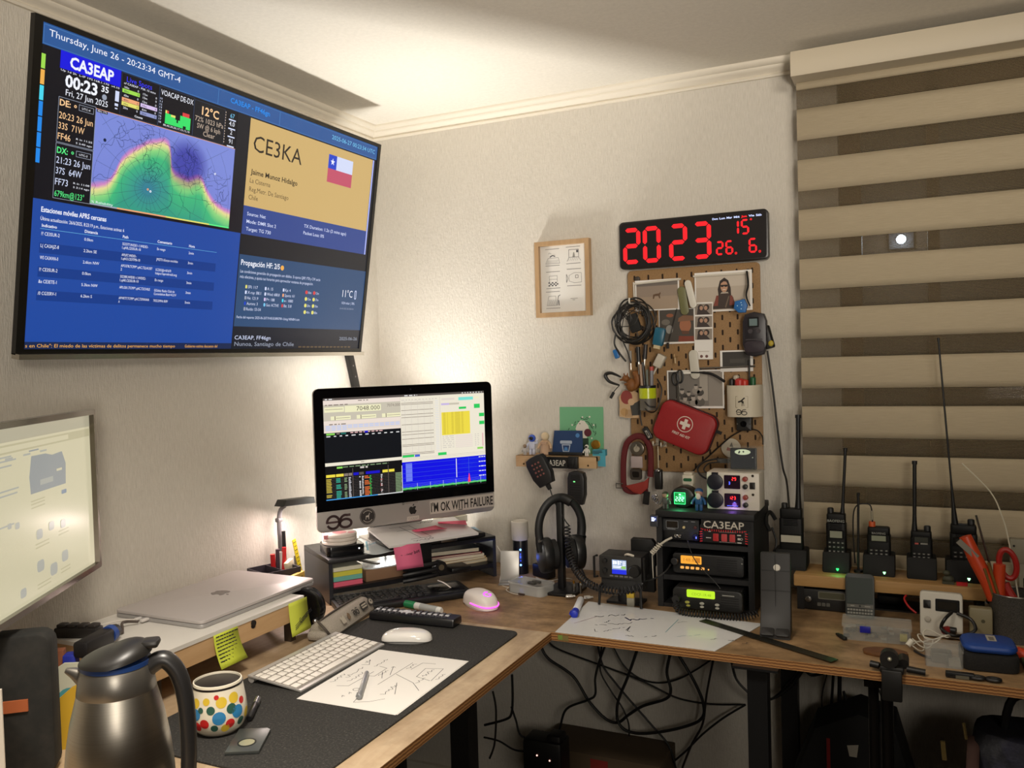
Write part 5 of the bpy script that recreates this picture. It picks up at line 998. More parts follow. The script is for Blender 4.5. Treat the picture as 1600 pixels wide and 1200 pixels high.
# tiny figures
def figure(name, label, loc, H, suit, head, visor=None, arm_up=0, rz=0, hair=None):
    t = thing(name, label, 'figurine', loc, rz); s = H / .04
    def bx(c, d, m, nm, bev=.001): b = B(); b.slab(d[0] * s, d[1] * s, min(d[0], d[1]) * s * .35, (c[2] - d[2] / 2) * s, (c[2] + d[2] / 2) * s, ch=bev * s, mx=T(c[0] * s, c[1] * s, 0)); obj(nm, b, m, t)
    bx((0, 0, .018), (.013, .009, .014), suit, 'torso')
    for q in (-1, 1): bx((q * .0035, 0, .0055), (.0052, .007, .011), suit, 'leg')
    for q in (-1, 1):
        b = B(); up = .010 if (arm_up and q == arm_up) else -.008; b.tube([(q * .0065 * s, 0, .022 * s), (q * .0105 * s, -.002 * s, .019 * s + (up * .4) * s), (q * .0115 * s, -.004 * s, (.019 + up) * s)], .0022 * s, 8); obj('arm', b, suit, t)
    b = B(); b.ball((0, 0, .0315 * s), .0072 * s, (1, .95, 1), 14); obj('head', b, head, t)
    if visor: b = B(); b.ball((0, -.0036 * s, .0315 * s), .0052 * s, (1, .8, .8), 12); obj('visor', b, visor, t)
    if hair: b = B(); b.ball((0, .0012 * s, .0335 * s), .0076 * s, (1, 1, .75), 12); obj('hair', b, hair, t)
    return t
px2h = lambda px, y0, y1, y: at_y(px, y0, y).z - at_y(px, y1, y).z
figure('toy_figure', 'tiny grey toy figure with a brown head at the left end of the shelf', on_shelf(820.5, -.06), .032, mat('#b9b4b2', .5), mat('#8a735c', .5))
figure('toy_astronaut', 'white toy astronaut with blue trim and a raised arm on the shelf', on_shelf(832), .061, mat('#c9cde0', .4), mat('#3f5fc8', .4), BLKG, arm_up=1)
t = figure('toy_doll', 'beige doll figure in a robe on the shelf beside the blue card', on_shelf(852.5), .068, mat('#c9a989', .6), mat('#d9c4a2', .6)); b = B(); b.lathe([(.017, .003), (.014, .02), (.009, .04)], 14); b.box((0, -.011, .036), (.02, .005, .006)); obj('robe', b, [mat('#bd9c80', .7)], t)
t = figure('toy_astronaut', 'small white toy astronaut with a dark visor at the right end of the shelf', on_shelf(917, -.058), .034, mat('#dedad2', .4), mat('#e6e2da', .4), mat('#1c1a1a', .15))
c, w_, h = span(861, 669, 911, 708, -.045); t = thing('blue_card', 'dark blue card with a pale lantern drawing standing on the shelf', 'card', (c.x, -.045, SHZ), 0, rx=-8)
b = B(); b.prism([(-w_ * .48, .008), (w_ * .5, .008), (w_ * .46, h), (-w_ * .43, h)], -.002, .002, 0, mx=XZ); obj('card', b, mat('#1d3a66', .5), t)
b = B(XZ @ T(.0, .006, .0022)); b.prism(rr(w_ * .38, h * .13, .003, 4, -.004, h * .44), 0, .0004); b.frame([(-.017, h * .35), (.010, h * .35), (.006, h * .05), (-.013, h * .05)], [(-.014, h * .31), (.007, h * .31), (.004, h * .08), (-.011, h * .08)], 0, .0004); b.flat(circ(h * .09, 16, w_ * .32, h * .72), .0003, 1); b.flat([(-.010, h * .1), (.003, h * .1), (.0, h * .24), (-.007, h * .24)], .0003, 1); obj('card>drawing', b, [mat('#a9b4c4', .6), mat('#4a7fb8', .6)], t)
b = B(); b.box((0, -.006, .004), (w_ * 1.08, .024, .008), bev=.001); obj('stand', b, BLK, t)
c, w_, h = span(873, 624, 943, 695, -.006); t = thing('green_art_card', 'green art card with a white animal inside a leafy wreath leaning on the wall', 'card', (c.x, -.006, SHZ), 0, rx=-2)
b = B(XZ); b.rect(-w_ / 2, -h - .005, w_ / 2, 0, 0); b.box((0, h / 2, -.001), (w_, h + .008, .0016), 0); cx0, cz0 = .004, h * .50
g = random.Random(8)
for k in range(30): a = g.uniform(-.5, 3.7); rd = g.uniform(.030, .045); x, y = cx0 + rd * math.cos(a), cz0 + rd * math.sin(a) * .95; d = a + PI / 2 + g.uniform(-.6, .6); b.line([(x - .0035 * math.cos(d), y - .0035 * math.sin(d), .0006), (x + .0035 * math.cos(d), y + .0035 * math.sin(d), .0006)], .0009, 1)
for x, y in ((.0, .041), (.022, .042), (.034, .018), (.028, -.02), (-.032, .018)): b.flat(circ(.0026, 10, cx0 + x, cz0 + y), .0008, 2)
b.prism([(cx0 + x, cz0 + y) for x, y in ((-.022, .006), (-.018, .018), (-.006, .032), (.006, .030), (.018, .016), (.020, .0), (.012, -.02), (-.012, -.02), (-.010, .0), (-.018, .001))], .0006, .0009, 2); b.flat(circ(.0115, 16, cx0 + .016, cz0 - .004), .0011, 3); b.flat(circ(.0018, 8, cx0 - .008, cz0 + .022), .0011, 1); b.rect(cx0 - .004, -(cz0 - .02), cx0 + .018, -.006, 1, .0007)
obj('card', b, [mat('#6fae82', .6), mat('#27402f', .7), mat('#ded8cc', .6), mat('#5e2430', .6)], t)
p = on_shelf(931, -.032); t = thing('gold_medal', 'small round gold medal standing behind the blue notes on the shelf', 'medal', (p.x, -.030, SHZ)); b = B(); b.prism(circ(.0135, 24, 0, .030), -.0025, .0025, ch=.001, mx=XZ); b.frame(circ(.011, 24, 0, .030), circ(.009, 24, 0, .030), .0025, .0035, mx=XZ); b.box((0, 0, .008), (.012, .008, .016), bev=.001); obj('disc', b, BRASS, t)
c, w_, h = span(924, 694, 944, 721, -.05); t = thing('note_block', 'block of cyan notes with handwriting at the right end of the shelf', 'note block', (c.x + .002, -.050, SHZ)); b = B(); b.box((0, .012, h * .18), (w_, .020, h * .36), 0)
b.mx = XZ
for k, (a, q) in enumerate(((.5, .9), (.4, .95), (.2, .6))): b.line([(-w_ * .42, h * (.30 - .08 * k), .0026 - .0), (-w_ * .42 + w_ * .8 * q, h * (.30 - .08 * k) + .0005, .0026)], .0009, 1)
obj('pad', b, [mat('#4aa3b8', .7), INK], t)
b = B(); b.prism([(-w_ / 2, -h * .60), (w_ / 2, -h * .62), (w_ / 2, h * .33), (-w_ / 2, h * .36)], 0, .0012, 0, mx=XZ); b.line([(-w_ * .38, h * .2, .0015), (w_ * .36, h * .22, .0015)], .0012, 1, mx=XZ); b.line([(-w_ * .4, h * .05, .0015), (w_ * .3, h * .06, .0015)], .0014, 1, mx=XZ); b.line([(-w_ * .38, -.1 * h, .0015), (w_ * .0, -.1 * h, .0015)], .0012, 1, mx=XZ)
solo('sticky_note', b, [mat('#52a9c0', .7), INK], 'cyan sticky note with dark scrawl hanging past the right end of the shelf', 'sticky note', (c.x + .003, -.046, SHZ))
# two hand microphones hanging from the shelf
def hand_mic(label, px, py, y, w_, h, tilt, keys=True, ledc=None):
    p = at_y(px, py, y); t = thing('hand_microphone', label, 'microphone', p, 0); Mx = RY(tilt) @ XZ
    o = [(-w_ * .36, -h * .5), (w_ * .36, -h * .5), (w_ * .5, -h * .2), (w_ * .5, h * .3), (w_ * .42, h * .46), (w_ * .2, h * .5), (-w_ * .2, h * .5), (-w_ * .42, h * .46), (-w_ * .5, h * .3), (-w_ * .5, -h * .2)]
    b = B(Mx); b.prism(o, -.014, .014, ch=.005); b.prism([(-.006, -h * .5), (.006, -h * .5), (.004, -h * .68), (-.004, -h * .68)], -.006, .006, ch=.001); obj('body', b, mat('#1b1a1b', .45), t)
    if keys:
        for r in range(4):
            for c in range(3): b = B(Mx); b.slab(.0048, .0048, .001, .0138, .0158, mx=T((c - 1) * .0105, h * .25 - r * .0115, 0)); obj('body>key', b, mat('#8d5650', .5), t)
    else:
        b = B(Mx); 
        for r in range(7): b.rect(-w_ * .3, -(h * .12 - r * .007), w_ * .3, -(h * .12 - r * .007 - .003), 0, .0142)
        b.slab(w_ * .5, h * .18, .004, .0138, .0155, 0, mx=T(0, h * .32, 0)); obj('body>grille', b, mat('#0c0c0c', .6), t)
    if ledc: b = B(Mx); b.rect(-.006, -.020, -.001, -.0175, 0, .0147); obj('body>indicator_light', b, scr(ledc, 2), t)
    b = B(XZ); b.cyl((0, h * .2, -.022), (0, h * .2, -.013), .007, n=12); obj('hang_button', b, DGR, t)
    return p, Mx, t
p1, M1, t1 = hand_mic('dark grey hand microphone with a keypad hanging tilted under the shelf', 845, 735, -.115, .062, .088, -27)
p2, M2, t2 = hand_mic('black hand microphone with a green light hanging upright under the shelf', 902, 762, -.112, .051, .092, 1, False, '#7dff8a')
HS = V((.712, -.232, ZT))
# headphones on their stand
t = thing('headphone_stand', 'black upright headphone stand on the corner of the workbench', 'stand', HS)
b = B(); b.slab(.09, .12, .02, 0, .008, ch=.002, mx=T(.01, 0, 0)); obj('base', b, BLK, t)
b = B(); b.box((0, 0, .122), (.017, .022, .232), bev=.003); obj('post', b, mat('#131314', .45), t)
b = B(); b.tube([(-.030, 0, .236), (-.015, 0, .243), (0, 0, .245), (.015, 0, .243), (.030, 0, .236)], .007, 10, flat=1.6); obj('cradle', b, BLK, t)
t = thing('headphones', 'black over ear headphones hanging on the headphone stand', 'headphones', HS + V((0, -.0, -.006)), 43)
b = B(); b.tube([(-.062 * math.cos(R(a)) , .0, .170 + .085 * math.sin(R(a))) for a in range(-20, 201, 20)], .0075, 12, flat=1.5); obj('headband', b, mat('#19191a', .5), t)
for s in (-1, 1): b = B(); b.box((s * .0605, 0, .146), (.0145, .024, .006), 0); obj('slider', b, CHR, t)
for s in (-1, 1):
    b = B(T(s * .045, 0, .105) @ RY(90) @ RZ(0)); b.prism(circ(.047, 28, 0, 0, .84), -.014, .014, ch=.005); obj('ear_cup', b, mat('#161617', .35), t)
    b = B(T(s * .026, 0, .105) @ RY(90)); b.frame(circ(.040, 24, 0, 0, .82), circ(.020, 24, 0, 0, .8), -.009, .009); obj('ear_cup>ear_pad', b, mat('#0e0e0f', .6), t)
    b = B(); b.tube([(s * .060, 0, .165), (s * .062, 0, .14), (s * .058, 0, .115)], .006, 8, flat=1.6); obj('yoke', b, mat('#121213', .4), t)
def coil(name, label, pts, rc_, r, turns, cat='cable', lead0=None, lead1=None, m=None, par=None):
    P = spline(pts, 12); L_ = [0]
    for a, c in zip(P, P[1:]): L_.append(L_[-1] + (c - a).length)
    N = int(turns * 9); out = []; k = 0
    for i in range(N + 1):
        s = L_[-1] * i / N
        while k < len(P) - 2 and L_[k + 1] < s: k += 1
        f = (s - L_[k]) / max(1e-6, L_[k + 1] - L_[k]); q = P[k].lerp(P[k + 1], f); d = (P[k + 1] - P[k]).normalized()
        n1 = d.cross(V((.3, 1, .2))).normalized(); n2 = d.cross(n1); a = 2 * PI * turns * i / N; out.append(q + n1 * (rc_ * math.cos(a)) + n2 * (rc_ * math.sin(a)))
    out = ([V(v) for v in lead0] if lead0 else []) + out + ([V(v) for v in lead1] if lead1 else [])
    b = B(T(*(-par.location)) if par else None); b.tube(out, r, 6, sm=False); m = m or mat('#18181a', .45)
    return obj(name, b, m, par) if par else solo(name, b, m, label, cat)
a0 = p1 + M1 @ V((0, -.06, 0)); c0 = HS + V((.058, -.05, .115))
coil('coiled_cord', 'black coiled microphone cord hanging in front of the headphones down to the small radio', [at_y(*q) for q in ((886, 822, -.29), (889, 860, -.30), (901, 893, -.33), (926, 915, -.365), (965, 924, -.372), (1005, 917, -.355))], .0082, .0018, 38, lead0=[a0, a0 + V((.012, -.005, -.03)), at_y(884, 815, -.288)], par=t1)
a0 = p2 + M2 @ V((0, -.06, 0))
b = B(T(*-p2)); b.tube([a0, a0 + V((.002, -.004, -.05)), a0 + V((.0, -.01, -.12)), V((.755, -.185, .78)), V((.80, -.235, .757)), V((.86, -.25, .75))], .0028, 8); obj('cord', b, mat('#131314', .5), t2)
# ---------------------------------------------------------------- pegboard and everything on it
PX0, PX1, PZ0, PZ1, PY = .847, 1.207, 1.037, 1.596, -.020
PCx, PCz = (PX0 + PX1) / 2, (PZ0 + PZ1) / 2
t = thing('pegboard', 'tan slotted pegboard on the wall covered with photos, cables and tools', 'pegboard', (PCx, PY, PZ0))
b = B(XZ @ T(0, (PZ1 - PZ0) / 2, 0)); b.slab(PX1 - PX0, PZ1 - PZ0, .012, -.005, 0., 0, ch=.001)
obj('board', b, speckle('hardboard', '#896842', '#9c7b52', 260, .3, .7, .7, .15), t)
b = B(XZ)
for r in range(27):
    for c in range(9):
        x = -.160 + .04 * c + (.02 if r % 2 else 0); z = .018 + .02 * r
        if abs(x) < .168: b.prism(rr(.005, .0145, .0024, 3, x, z), -.0004, .0005)
obj('board>slots', b, mat('#2a1a0e', .9), t)
for s in (-1, 1): b = B(XZ); b.prism(circ(.0075, 16, s * .150, .535), 0, .008, ch=.002); obj('knob', b, mat('#3c332a', .5), t)
b = B()
for s in (-1, 1): b.box((s * .15, .0125, .5), (.02, .0145, .02)); b.box((s * .15, .0125, .06), (.02, .0145, .02))
obj('spacer', b, BLK, t)
def onpeg(px, py, y): return at_y(px, py, y)
# photographs
def photo(label, x0, y0, x1, y1, y, draw, border=.004, rot=0, cat='photograph', bm_=PAPER):
    c, w_, h = span(x0, y0, x1, y1, y); b = B(XZ); b.box((0, 0, 0), (w_, h, .0006), 0); ms = [bm_]
    draw(b, w_, h, ms); return solo('photograph', b, ms, label, cat, c, (0, rot, 0), None)
def mi_(ms, c, r=.5):
    m = mat(c, r)
    if m not in ms: ms.append(m)
    return ms.index(m)
def fill(b, ms, w_, h, l, r, t_, bo, c): k = mi_(ms, c); b.rect(-w_ / 2 + l, -h / 2 + t_, w_ / 2 - r, h / 2 - bo, k, .0006)
def blob(b, ms, c, x, y, rx, ry, z=.0009, n=16): b.flat([(x + rx * math.cos(2 * PI * i / n), y + ry * math.sin(2 * PI * i / n)) for i in range(n)], z, mi_(ms, c))
def poly(b, ms, c, P, z=.0009): b.flat(P, z, mi_(ms, c))
def d_dog(b, w_, h, ms):
    fill(b, ms, w_, h, .004, .004, .006, .003, '#8f7f70'); b.rect(-w_ / 2 + .004, h * .05, w_ / 2 - .004, h / 2 - .003, mi_(ms, '#9d8a76'), .0007); b.rect(-w_ / 2 + .004, -h / 2 + .006, w_ / 2 - .004, -h * .30, mi_(ms, '#6f665e'), .0007)
    poly(b, ms, '#5e4630', [(-.012, -.010), (-.011, .001), (-.004, .003), (.006, .004), (.010, .008), (.0105, .003), (.008, -.001), (.009, -.010), (.006, -.010), (.004, -.003), (-.006, -.003), (-.009, -.011)])
photo('photograph of a small dog on sand at the top left of the pegboard', 992, 439, 1062, 483, -.028, d_dog)
def d_woman(b, w_, h, ms):
    fill(b, ms, w_, h, .004, .006, .006, .004, '#b3a696'); b.rect(-w_ / 2 + .004, -h / 2 + .006, w_ / 2 - .006, -h * .12, mi_(ms, '#c2b7a8'), .0007)
    poly(b, ms, '#3a2c24', [(-.030, -h * .44), (-.018, -h * .12), (-.006, -.006), (.016, -.006), (.026, -h * .16), (.034, -h * .44)], .0008); poly(b, ms, '#7a3a2c', [(-.026, -h * .36), (-.018, -h * .1), (-.012, -h * .1), (-.014, -h * .36)], .0009); poly(b, ms, '#7a3a2c', [(.016, -h * .36), (.018, -h * .1), (.024, -h * .12), (.030, -h * .36)], .0009)
    poly(b, ms, '#2a1d17', [(-.012, -h * .12), (-.014, .006), (-.008, .028), (.004, .036), (.014, .028), (.02, .008), (.021, -h * .14), (.012, -h * .02), (-.004, -h * .02)], .001); blob(b, ms, '#b98f72', .003, .0125, .0095, .0155, .0012); poly(b, ms, '#2a1d17', [(-.008, .019), (-.004, .030), (.006, .031), (.0135, .022), (.010, .025), (.002, .026)], .0013); poly(b, ms, '#191412', [(-.006, .012), (-.006, .017), (.012, .017), (.012, .012), (.006, .011), (.003, .014), (.0, .011)], .0014); b.rect(-.001, -.005, .007, -.0035, mi_(ms, '#e8ddd0'), .0014); poly(b, ms, '#6b5a48', [(.004, -h * .4), (.014, -h * .12), (.016, -h * .14), (.007, -h * .42)], .0011)
photo('photograph of a woman with sunglasses and dark hair at the top right of the pegboard', 1085, 427, 1176, 484, -.028, d_woman)
def d_man(b, w_, h, ms):
    fill(b, ms, w_, h, .002, .002, .002, .005, '#453f38'); blob(b, ms, '#8d8a84', -.02, -.008, .010, .012, .0007); blob(b, ms, '#6b655c', -.03, .012, .012, .008, .0007); blob(b, ms, '#8a5236', -.018, .03, .010, .005, .0007)
    poly(b, ms, '#7a3826', [(.004, -h / 2 + .005), (.006, -h * .28), (w_ / 2 - .002, -h * .3), (w_ / 2 - .002, -h / 2 + .005)], .0008); blob(b, ms, '#9c6446', .024, .002, .016, .020, .0009); poly(b, ms, '#7d5a42', [(.004, .012), (.006, .022), (.020, .030), (w_ / 2 - .003, .026), (w_ / 2 - .002, .014)], .0011); poly(b, ms, '#5e3c2a', [(.012, -.012), (.034, -.014), (.034, -.022), (.016, -.022)], .0011)
photo('photograph of a bearded man in a cap, in the middle of the pegboard', 1029, 484, 1086, 536, -.0265, d_man)
def d_strip(b, w_, h, ms):
    for k in range(3):
        y0 = h / 2 - .004 - k * .0335; b.rect(-w_ / 2 + .002, -y0, w_ / 2 - .002, -(y0 - .0295), mi_(ms, '#8f8478'), .0006)
        poly(b, ms, '#3a2f2c', [(-.018, y0 - .029), (-.016, y0 - .014), (-.004, y0 - .010), (.004, y0 - .014), (.018, y0 - .029)], .0008)
        for s in (-1, 1): blob(b, ms, '#2c211d', s * .008, y0 - .010, .0075, .008, .0009); blob(b, ms, '#b08a72', s * .006, y0 - .0115, .0045, .0058, .0011)
    for x in (-.006, .008): blob(b, ms, '#6e4a44', x, -h / 2 + .008, .004, .004, .0008)
    b.rect(-w_ * .3, h / 2 - .022, w_ * .3, h / 2 - .0205, mi_(ms, '#b9aca2'), .0008)
photo('photo booth strip with three pictures of a couple clipped beside the woman photograph', 1084, 473, 1115, 561, -.0295, d_strip, rot=1)
def d_dark(b, w_, h, ms): fill(b, ms, w_, h, .006, .007, .004, .012, '#35322d'); b.rect(-w_ * .2, -h * .1, w_ * .25, h * .1, mi_(ms, '#45423c'), .0008)
photo('small instant photograph with a dark picture on the right of the pegboard', 1125, 548, 1177, 580, -.027, d_dark)
def d_group(b, w_, h, ms):
    fill(b, ms, w_, h, .004, .004, .004, .006, '#77716a'); b.rect(-w_ / 2 + .004, -h / 2 + .004, -w_ / 2 + .03, h / 2 - .006, mi_(ms, '#4f4a45'), .0007); b.rect(.012, -h / 2 + .004, .034, h * .3, mi_(ms, '#a39b90'), .0007); b.rect(.036, -h / 2 + .004, w_ / 2 - .004, h / 2 - .006, mi_(ms, '#8d857c'), .0007)
    for x, y, r in ((-.036, -.006, .009), (-.018, -.012, .008), (.002, .006, .008), (.014, .0, .007), (-.028, -.026, .009), (-.006, -.024, .009), (.012, -.022, .010), (-.046, -.022, .007)): blob(b, ms, ('#4a4641', '#8f887e', '#5e5952', '#a89f94')[int(abs(x) * 900) % 4], x, y - r * 1.3, r * 1.35, r * 1.2, .0008); blob(b, ms, '#aea499', x, y, r * .62, r * .8, .001); blob(b, ms, '#3a3531', x, y + r * .62, r * .66, r * .3, .0012)
photo('black and white photograph of a group of people low in the middle of the pegboard', 1042, 579, 1132, 638, -.0265, d_group)
# photo rails and clips
def rod(name, label, a, bq, y, r, m, cat='rail'):
    p, q = at_y(*a, y), at_y(*bq, y); b = B(); b.cyl((0, 0, 0), q - p, r, n=10); return solo(name, b, m, label, cat, p)
WR = mat('#cfc8ba', .4)
rod('photo_rail', 'white rail above the dog photograph', (990, 444), (1064, 436), -.031, .0028, WR); rod('photo_rail', 'white upright rail left of the dog photograph', (990, 441), (991, 466), -.031, .0022, WR)
rod('photo_rail', 'white rail above the woman photograph', (1083, 432), (1168, 427), -.031, .0026, WR); rod('photo_rail', 'grey metal rail below the small instant photograph', (1088, 576), (1180, 572), -.033, .0026, STEEL)
def clipbar(label, a, bq, y, w_, m):
    p, q = at_y(*a, y), at_y(*bq, y); d = q - p; L_ = d.length; t = thing('bag_clip', label, 'clip', (p + q) / 2, ry=math.degrees(math.atan2(d.x, d.z)))
    b = B(XZ); b.prism(rr(w_, L_, w_ / 2 - .0002, 6), 0, .005, ch=.0012); obj('front_bar', b, m, t)
    b = B(XZ); b.prism(rr(w_ * .9, L_ * .96, w_ * .44, 6), -.006, -.0015, ch=.001); obj('back_bar', b, m, t); b = B(XZ); b.cyl((-w_ * .35, L_ * .32, -.0015), (w_ * .35, L_ * .32, -.0015), .0018, n=8); obj('hinge', b, STEEL, t)
clipbar('olive green bag clip between the upper photographs', (1064.5, 448), (1071.5, 492), -.034, .0225, mat('#6b6a44', .45))
clipbar('white bag clip leaning between the upper photographs', (1074, 438), (1085, 481), -.037, .0185, mat('#d2cdc0', .4))
clipbar('white bag clip holding the group photograph', (1083, 547), (1087.5, 592), -.036, .0245, mat('#c4bfb2', .4))
# coiled cables on the left hook
p = at_y(990, 502, -.055); t = thing('cable_bundle', 'bundle of black cables coiled on a hook at the left of the pegboard', 'cables', p)
g = random.Random(21)
for k in range(12):
    rx, rz_ = g.uniform(.040, .056), g.uniform(.046, .06); ox, oz, oy = g.uniform(-.007, .007), g.uniform(-.010, .006), -.02 + .0033 * k; ph = g.random() * 6
    b = B(); b.tube([(ox + rx * (1 + .05 * math.sin(3 * a + ph)) * math.cos(a), oy + .003 * math.sin(2 * a + ph), oz + rz_ * (1 + .04 * math.sin(2 * a + ph)) * math.sin(a)) for a in [2 * PI * i / 16 for i in range(16)]], g.choice((.0014, .0019, .0024)), 6, closed=True); obj('cable_loop', b, mat(g.choice(('#15130f', '#1a1815', '#121110', '#5a4a36' if k % 6 == 5 else '#171411')), .45), t)
for k in range(7):
    a = g.uniform(0, 6.2); b = B(); b.tube([(.05 * math.cos(a), -.022, .05 * math.sin(a)), (g.uniform(-.02, .02), -.028, g.uniform(-.01, .03)), (.048 * math.cos(a + 2.4), -.022, .048 * math.sin(a + 2.4))], .0013, 6); obj('loose_strand', b, mat('#1d1913', .5), t)
b = B(); b.box((.006, -.022, -.008), (.03, .012, .05), bev=.003, mx=RY(-18)); obj('velcro_tie', b, mat('#131210', .8), t)
b = B(); b.tube([(-.045, -.02, -.03), (-.05, -.02, -.06), (-.036, -.024, -.085), (-.018, -.02, -.11)], .0026, 8); b.tube([(-.03, -.022, -.045), (-.014, -.024, -.078), (-.004, -.02, -.115)], .002, 8); obj('hanging_end', b, mat('#161412', .5), t)
for (x, z, c, nm) in ((.0, .052, '#dcd8cc', 'hook'),): b = B(); b.tube([(x, .034, z), (x, -.03, z - .004), (x, -.034, z + .010)], .0024, 8); obj('hook', b, mat(c, .4), t)
p = at_y(1030, 526, -.07); b = B(RY(12)); b.box((0, 0, 0), (.03, .018, .050), bev=.006); b.box((0, 0, -.028), (.018, .012, .010), 1); solo('blue_connector', b, [mat('#185a72', .4), mat('#bfae8a', .5)], 'teal blue plug hanging at the right of the coiled cables', 'plug', p)
p = at_y(963, 553, -.07); b = B(RY(-18)); b.box((0, 0, 0), (.014, .010, .026), bev=.003); solo('blue_connector', b, mat('#1f67a8', .4), 'small bright blue plug hanging low at the left of the coiled cables', 'plug', p)
p = at_y(1031, 564, -.07); b = B(RY(28)); b.slab(.024, .022, .005, -.018, .018, ch=.003); b.tube([(0, 0, -.018), (.0, 0, -.04)], .0026, 8); solo('white_plug', b, mat('#bdb5a6', .4), 'round white plug hanging below the teal plug', 'plug', p)
b = B(); b.tube([at_y(1058, 482, -.04), at_y(1050, 515, -.042), at_y(1045, 535, -.042)], .001, 6); b.box(at_y(1043.5, 540, -.042), (.006, .006, .016)); solo('lanyard', b, mat('#1c1714', .6), 'thin black lanyard hanging from the olive clip', 'lanyard')
# pouch of pens with a reflective band
p = at_y(1012, 612, -.075); t = thing('tool_tube', 'grey tube with a neon yellow reflective band holding pens on the pegboard', 'holder', p)
b = B(); b.frame(circ(.022, 26), circ(.0205, 26), -.05, .012); b.lathe([(.0205, -.05), (.001, -.0495)], 20); obj('tube', b, mat('#5d574d', .5), t)
b = B(); b.frame(circ(.0232, 28), circ(.0221, 28), -.018, .010); obj('tube>reflective_band', b, mat('#b8c31e', .25), t)
b = B(); b.frame(circ(.0230, 28), circ(.0221, 28), .0101, .017); obj('tube>rim', b, BLK, t)
for (dx, dy, L_, c, r, dz, lb) in ((-.012, .0, .085, '#9a7f68', .004, -.006, 'slim brown pen at the left of the neon banded tube'), (-.006, .008, .09, '#2a2825', .0045, -.008, 'black pen at the back of the neon banded tube'), (.002, -.006, .07, '#5b6158', .0035, .0, 'grey green pen in the neon banded tube'), (.009, .002, .078, '#7b7a80', .0052, .004, 'clear grey tube with a red end in the neon banded tube')):
    q = p + V((dx, dy, -.04)); b = B(); b.cyl((0, 0, 0), (dz, -.003, L_ + .03), r, n=12); b.cyl((dz * .9, -.0027, (L_ + .03) * .9), (dz * 1.0, -.003, (L_ + .03) * 1.001), r * 1.08, n=12, mi=1); solo('pen', b, [mat(c, .35), mat('#b0453c' if 'red end' in lb else c, .4)], lb, 'pen', q)
for lb, a, c, r in (('silver screwdriver hanging beside the cable bundle', [(985, 548), (986, 578)], '#8c8780', .0035), ('black screwdriver hanging in the middle of the tools', [(997, 542), (999, 585)], '#191715', .006), ('dark marker with a red stripe hanging beside the tools', [(1009, 538), (1006, 580)], '#26211f', .006)):
    p0, q0 = at_y(*a[0], -.062), at_y(*a[1], -.062); b = B(); b.cyl((0, 0, 0), (q0 - p0) * .55, r, n=12); b.cyl((q0 - p0) * .55, (q0 - p0), r * .45, n=8, mi=1); solo('screwdriver', b, [mat(c, .4), STEEL], lb, 'tool', p0)
# squirrel and die cut card
p = at_y(984, 597, -.055); t = thing('squirrel_figure', 'small brown squirrel figure hanging at the left edge of the pegboard', 'figurine', p)
b = B(); b.ball((.004, 0, -.008), .017, (.9, .7, 1.1)); b.ball((-.010, -.004, .010), .010, (1.05, .9, .9)); b.tube([(.012, 0, -.018), (.024, 0, .0), (.020, 0, .02), (.010, 0, .026)], lambda f: .006 + .005 * math.sin(f * 3), 10); b.cyl((-.006, -.004, .016), (-.004, -.004, .026), .003, .001, n=8); b.cyl((-.013, -.004, .016), (-.015, -.004, .025), .003, .001, n=8); b.tube([(-.016, -.006, .008), (-.026, -.008, .006)], lambda f: .004 - .002 * f, 8); b.tube([(-.002, -.008, -.004), (-.012, -.012, -.006)], .003, 8); obj('body', b, mat('#7a4a1c', .6), t)
c, w_, h = span(967, 607, 1003, 653, -.040); b = B(XZ)
b.prism([(-.5 * w_, -.45 * h), (-.48 * w_, -.05 * h), (-.5 * w_, .2 * h), (-.3 * w_, .42 * h), (.1 * w_, .45 * h), (.45 * w_, .3 * h), (.5 * w_, -.2 * h), (.42 * w_, -.5 * h), (-.2 * w_, -.5 * h)], 0, .0012, 0); b.flat(circ(w_ * .26, 20, -.16 * w_, .2 * h, 1.15), .0015, 1); b.flat(circ(w_ * .15, 16, .05 * w_, .04 * h), .0018, 3); b.flat([(.0, -.08 * h), (.45 * w_, .1 * h), (.48 * w_, -.4 * h), (.05 * w_, -.42 * h)], .0016, 2); b.flat(circ(w_ * .17, 16, -.27 * w_, -.3 * h), .0017, 4)
for k in range(4): b.line([(-.2 * w_ + .09 * w_ * k, -.46 * h, .002), (-.18 * w_ + .08 * w_ * k, -.22 * h, .002)], .0007, 5)
solo('printed_magnet', b, [mat('#c2a27c', .6), mat('#8c3a34', .6), mat('#3c3c38', .6), mat('#c9a884', .6), mat('#b9925f', .6), mat('#6a4a2c', .6)], 'die cut printed magnet with red and cream shapes below the squirrel', 'magnet', c)
b = B(); P_m = [at_y(x, y, -.06) for x, y in ((970, 589), (955, 583), (946, 586), (952, 596), (968, 602))]; b.tube(P_m, lambda f: .0022 + .003 * math.sin(f * PI), 8); b.tube([at_y(967, 603, -.06), at_y(960, 611, -.062), at_y(955, 620, -.063)], .0013, 6); b.tube([at_y(959, 613, -.063), at_y(954, 622, -.064)], .0042, 8); solo('lapel_microphone', b, mat('#161412', .5), 'black headset microphone looping out past the left edge of the pegboard', 'microphone')
b = B(); b.tube([at_y(1003, 595, -.058), at_y(1002, 625, -.06), at_y(1000, 645, -.06), at_y(1003, 665, -.06)], .002, 6); b.tube([at_y(1027, 592, -.06), at_y(1034, 610, -.05), at_y(1026, 640, -.06), at_y(1013, 643, -.098), at_y(1003, 630, -.085)], .0018, 6); b.tube([at_y(1004, 622, -.09), at_y(1013, 634, -.1), at_y(1024, 636, -.09)], .002, 6); solo('adapter_cable', b, mat('#14110f', .5), 'thin black cables wrapped round the grey tube', 'cable')
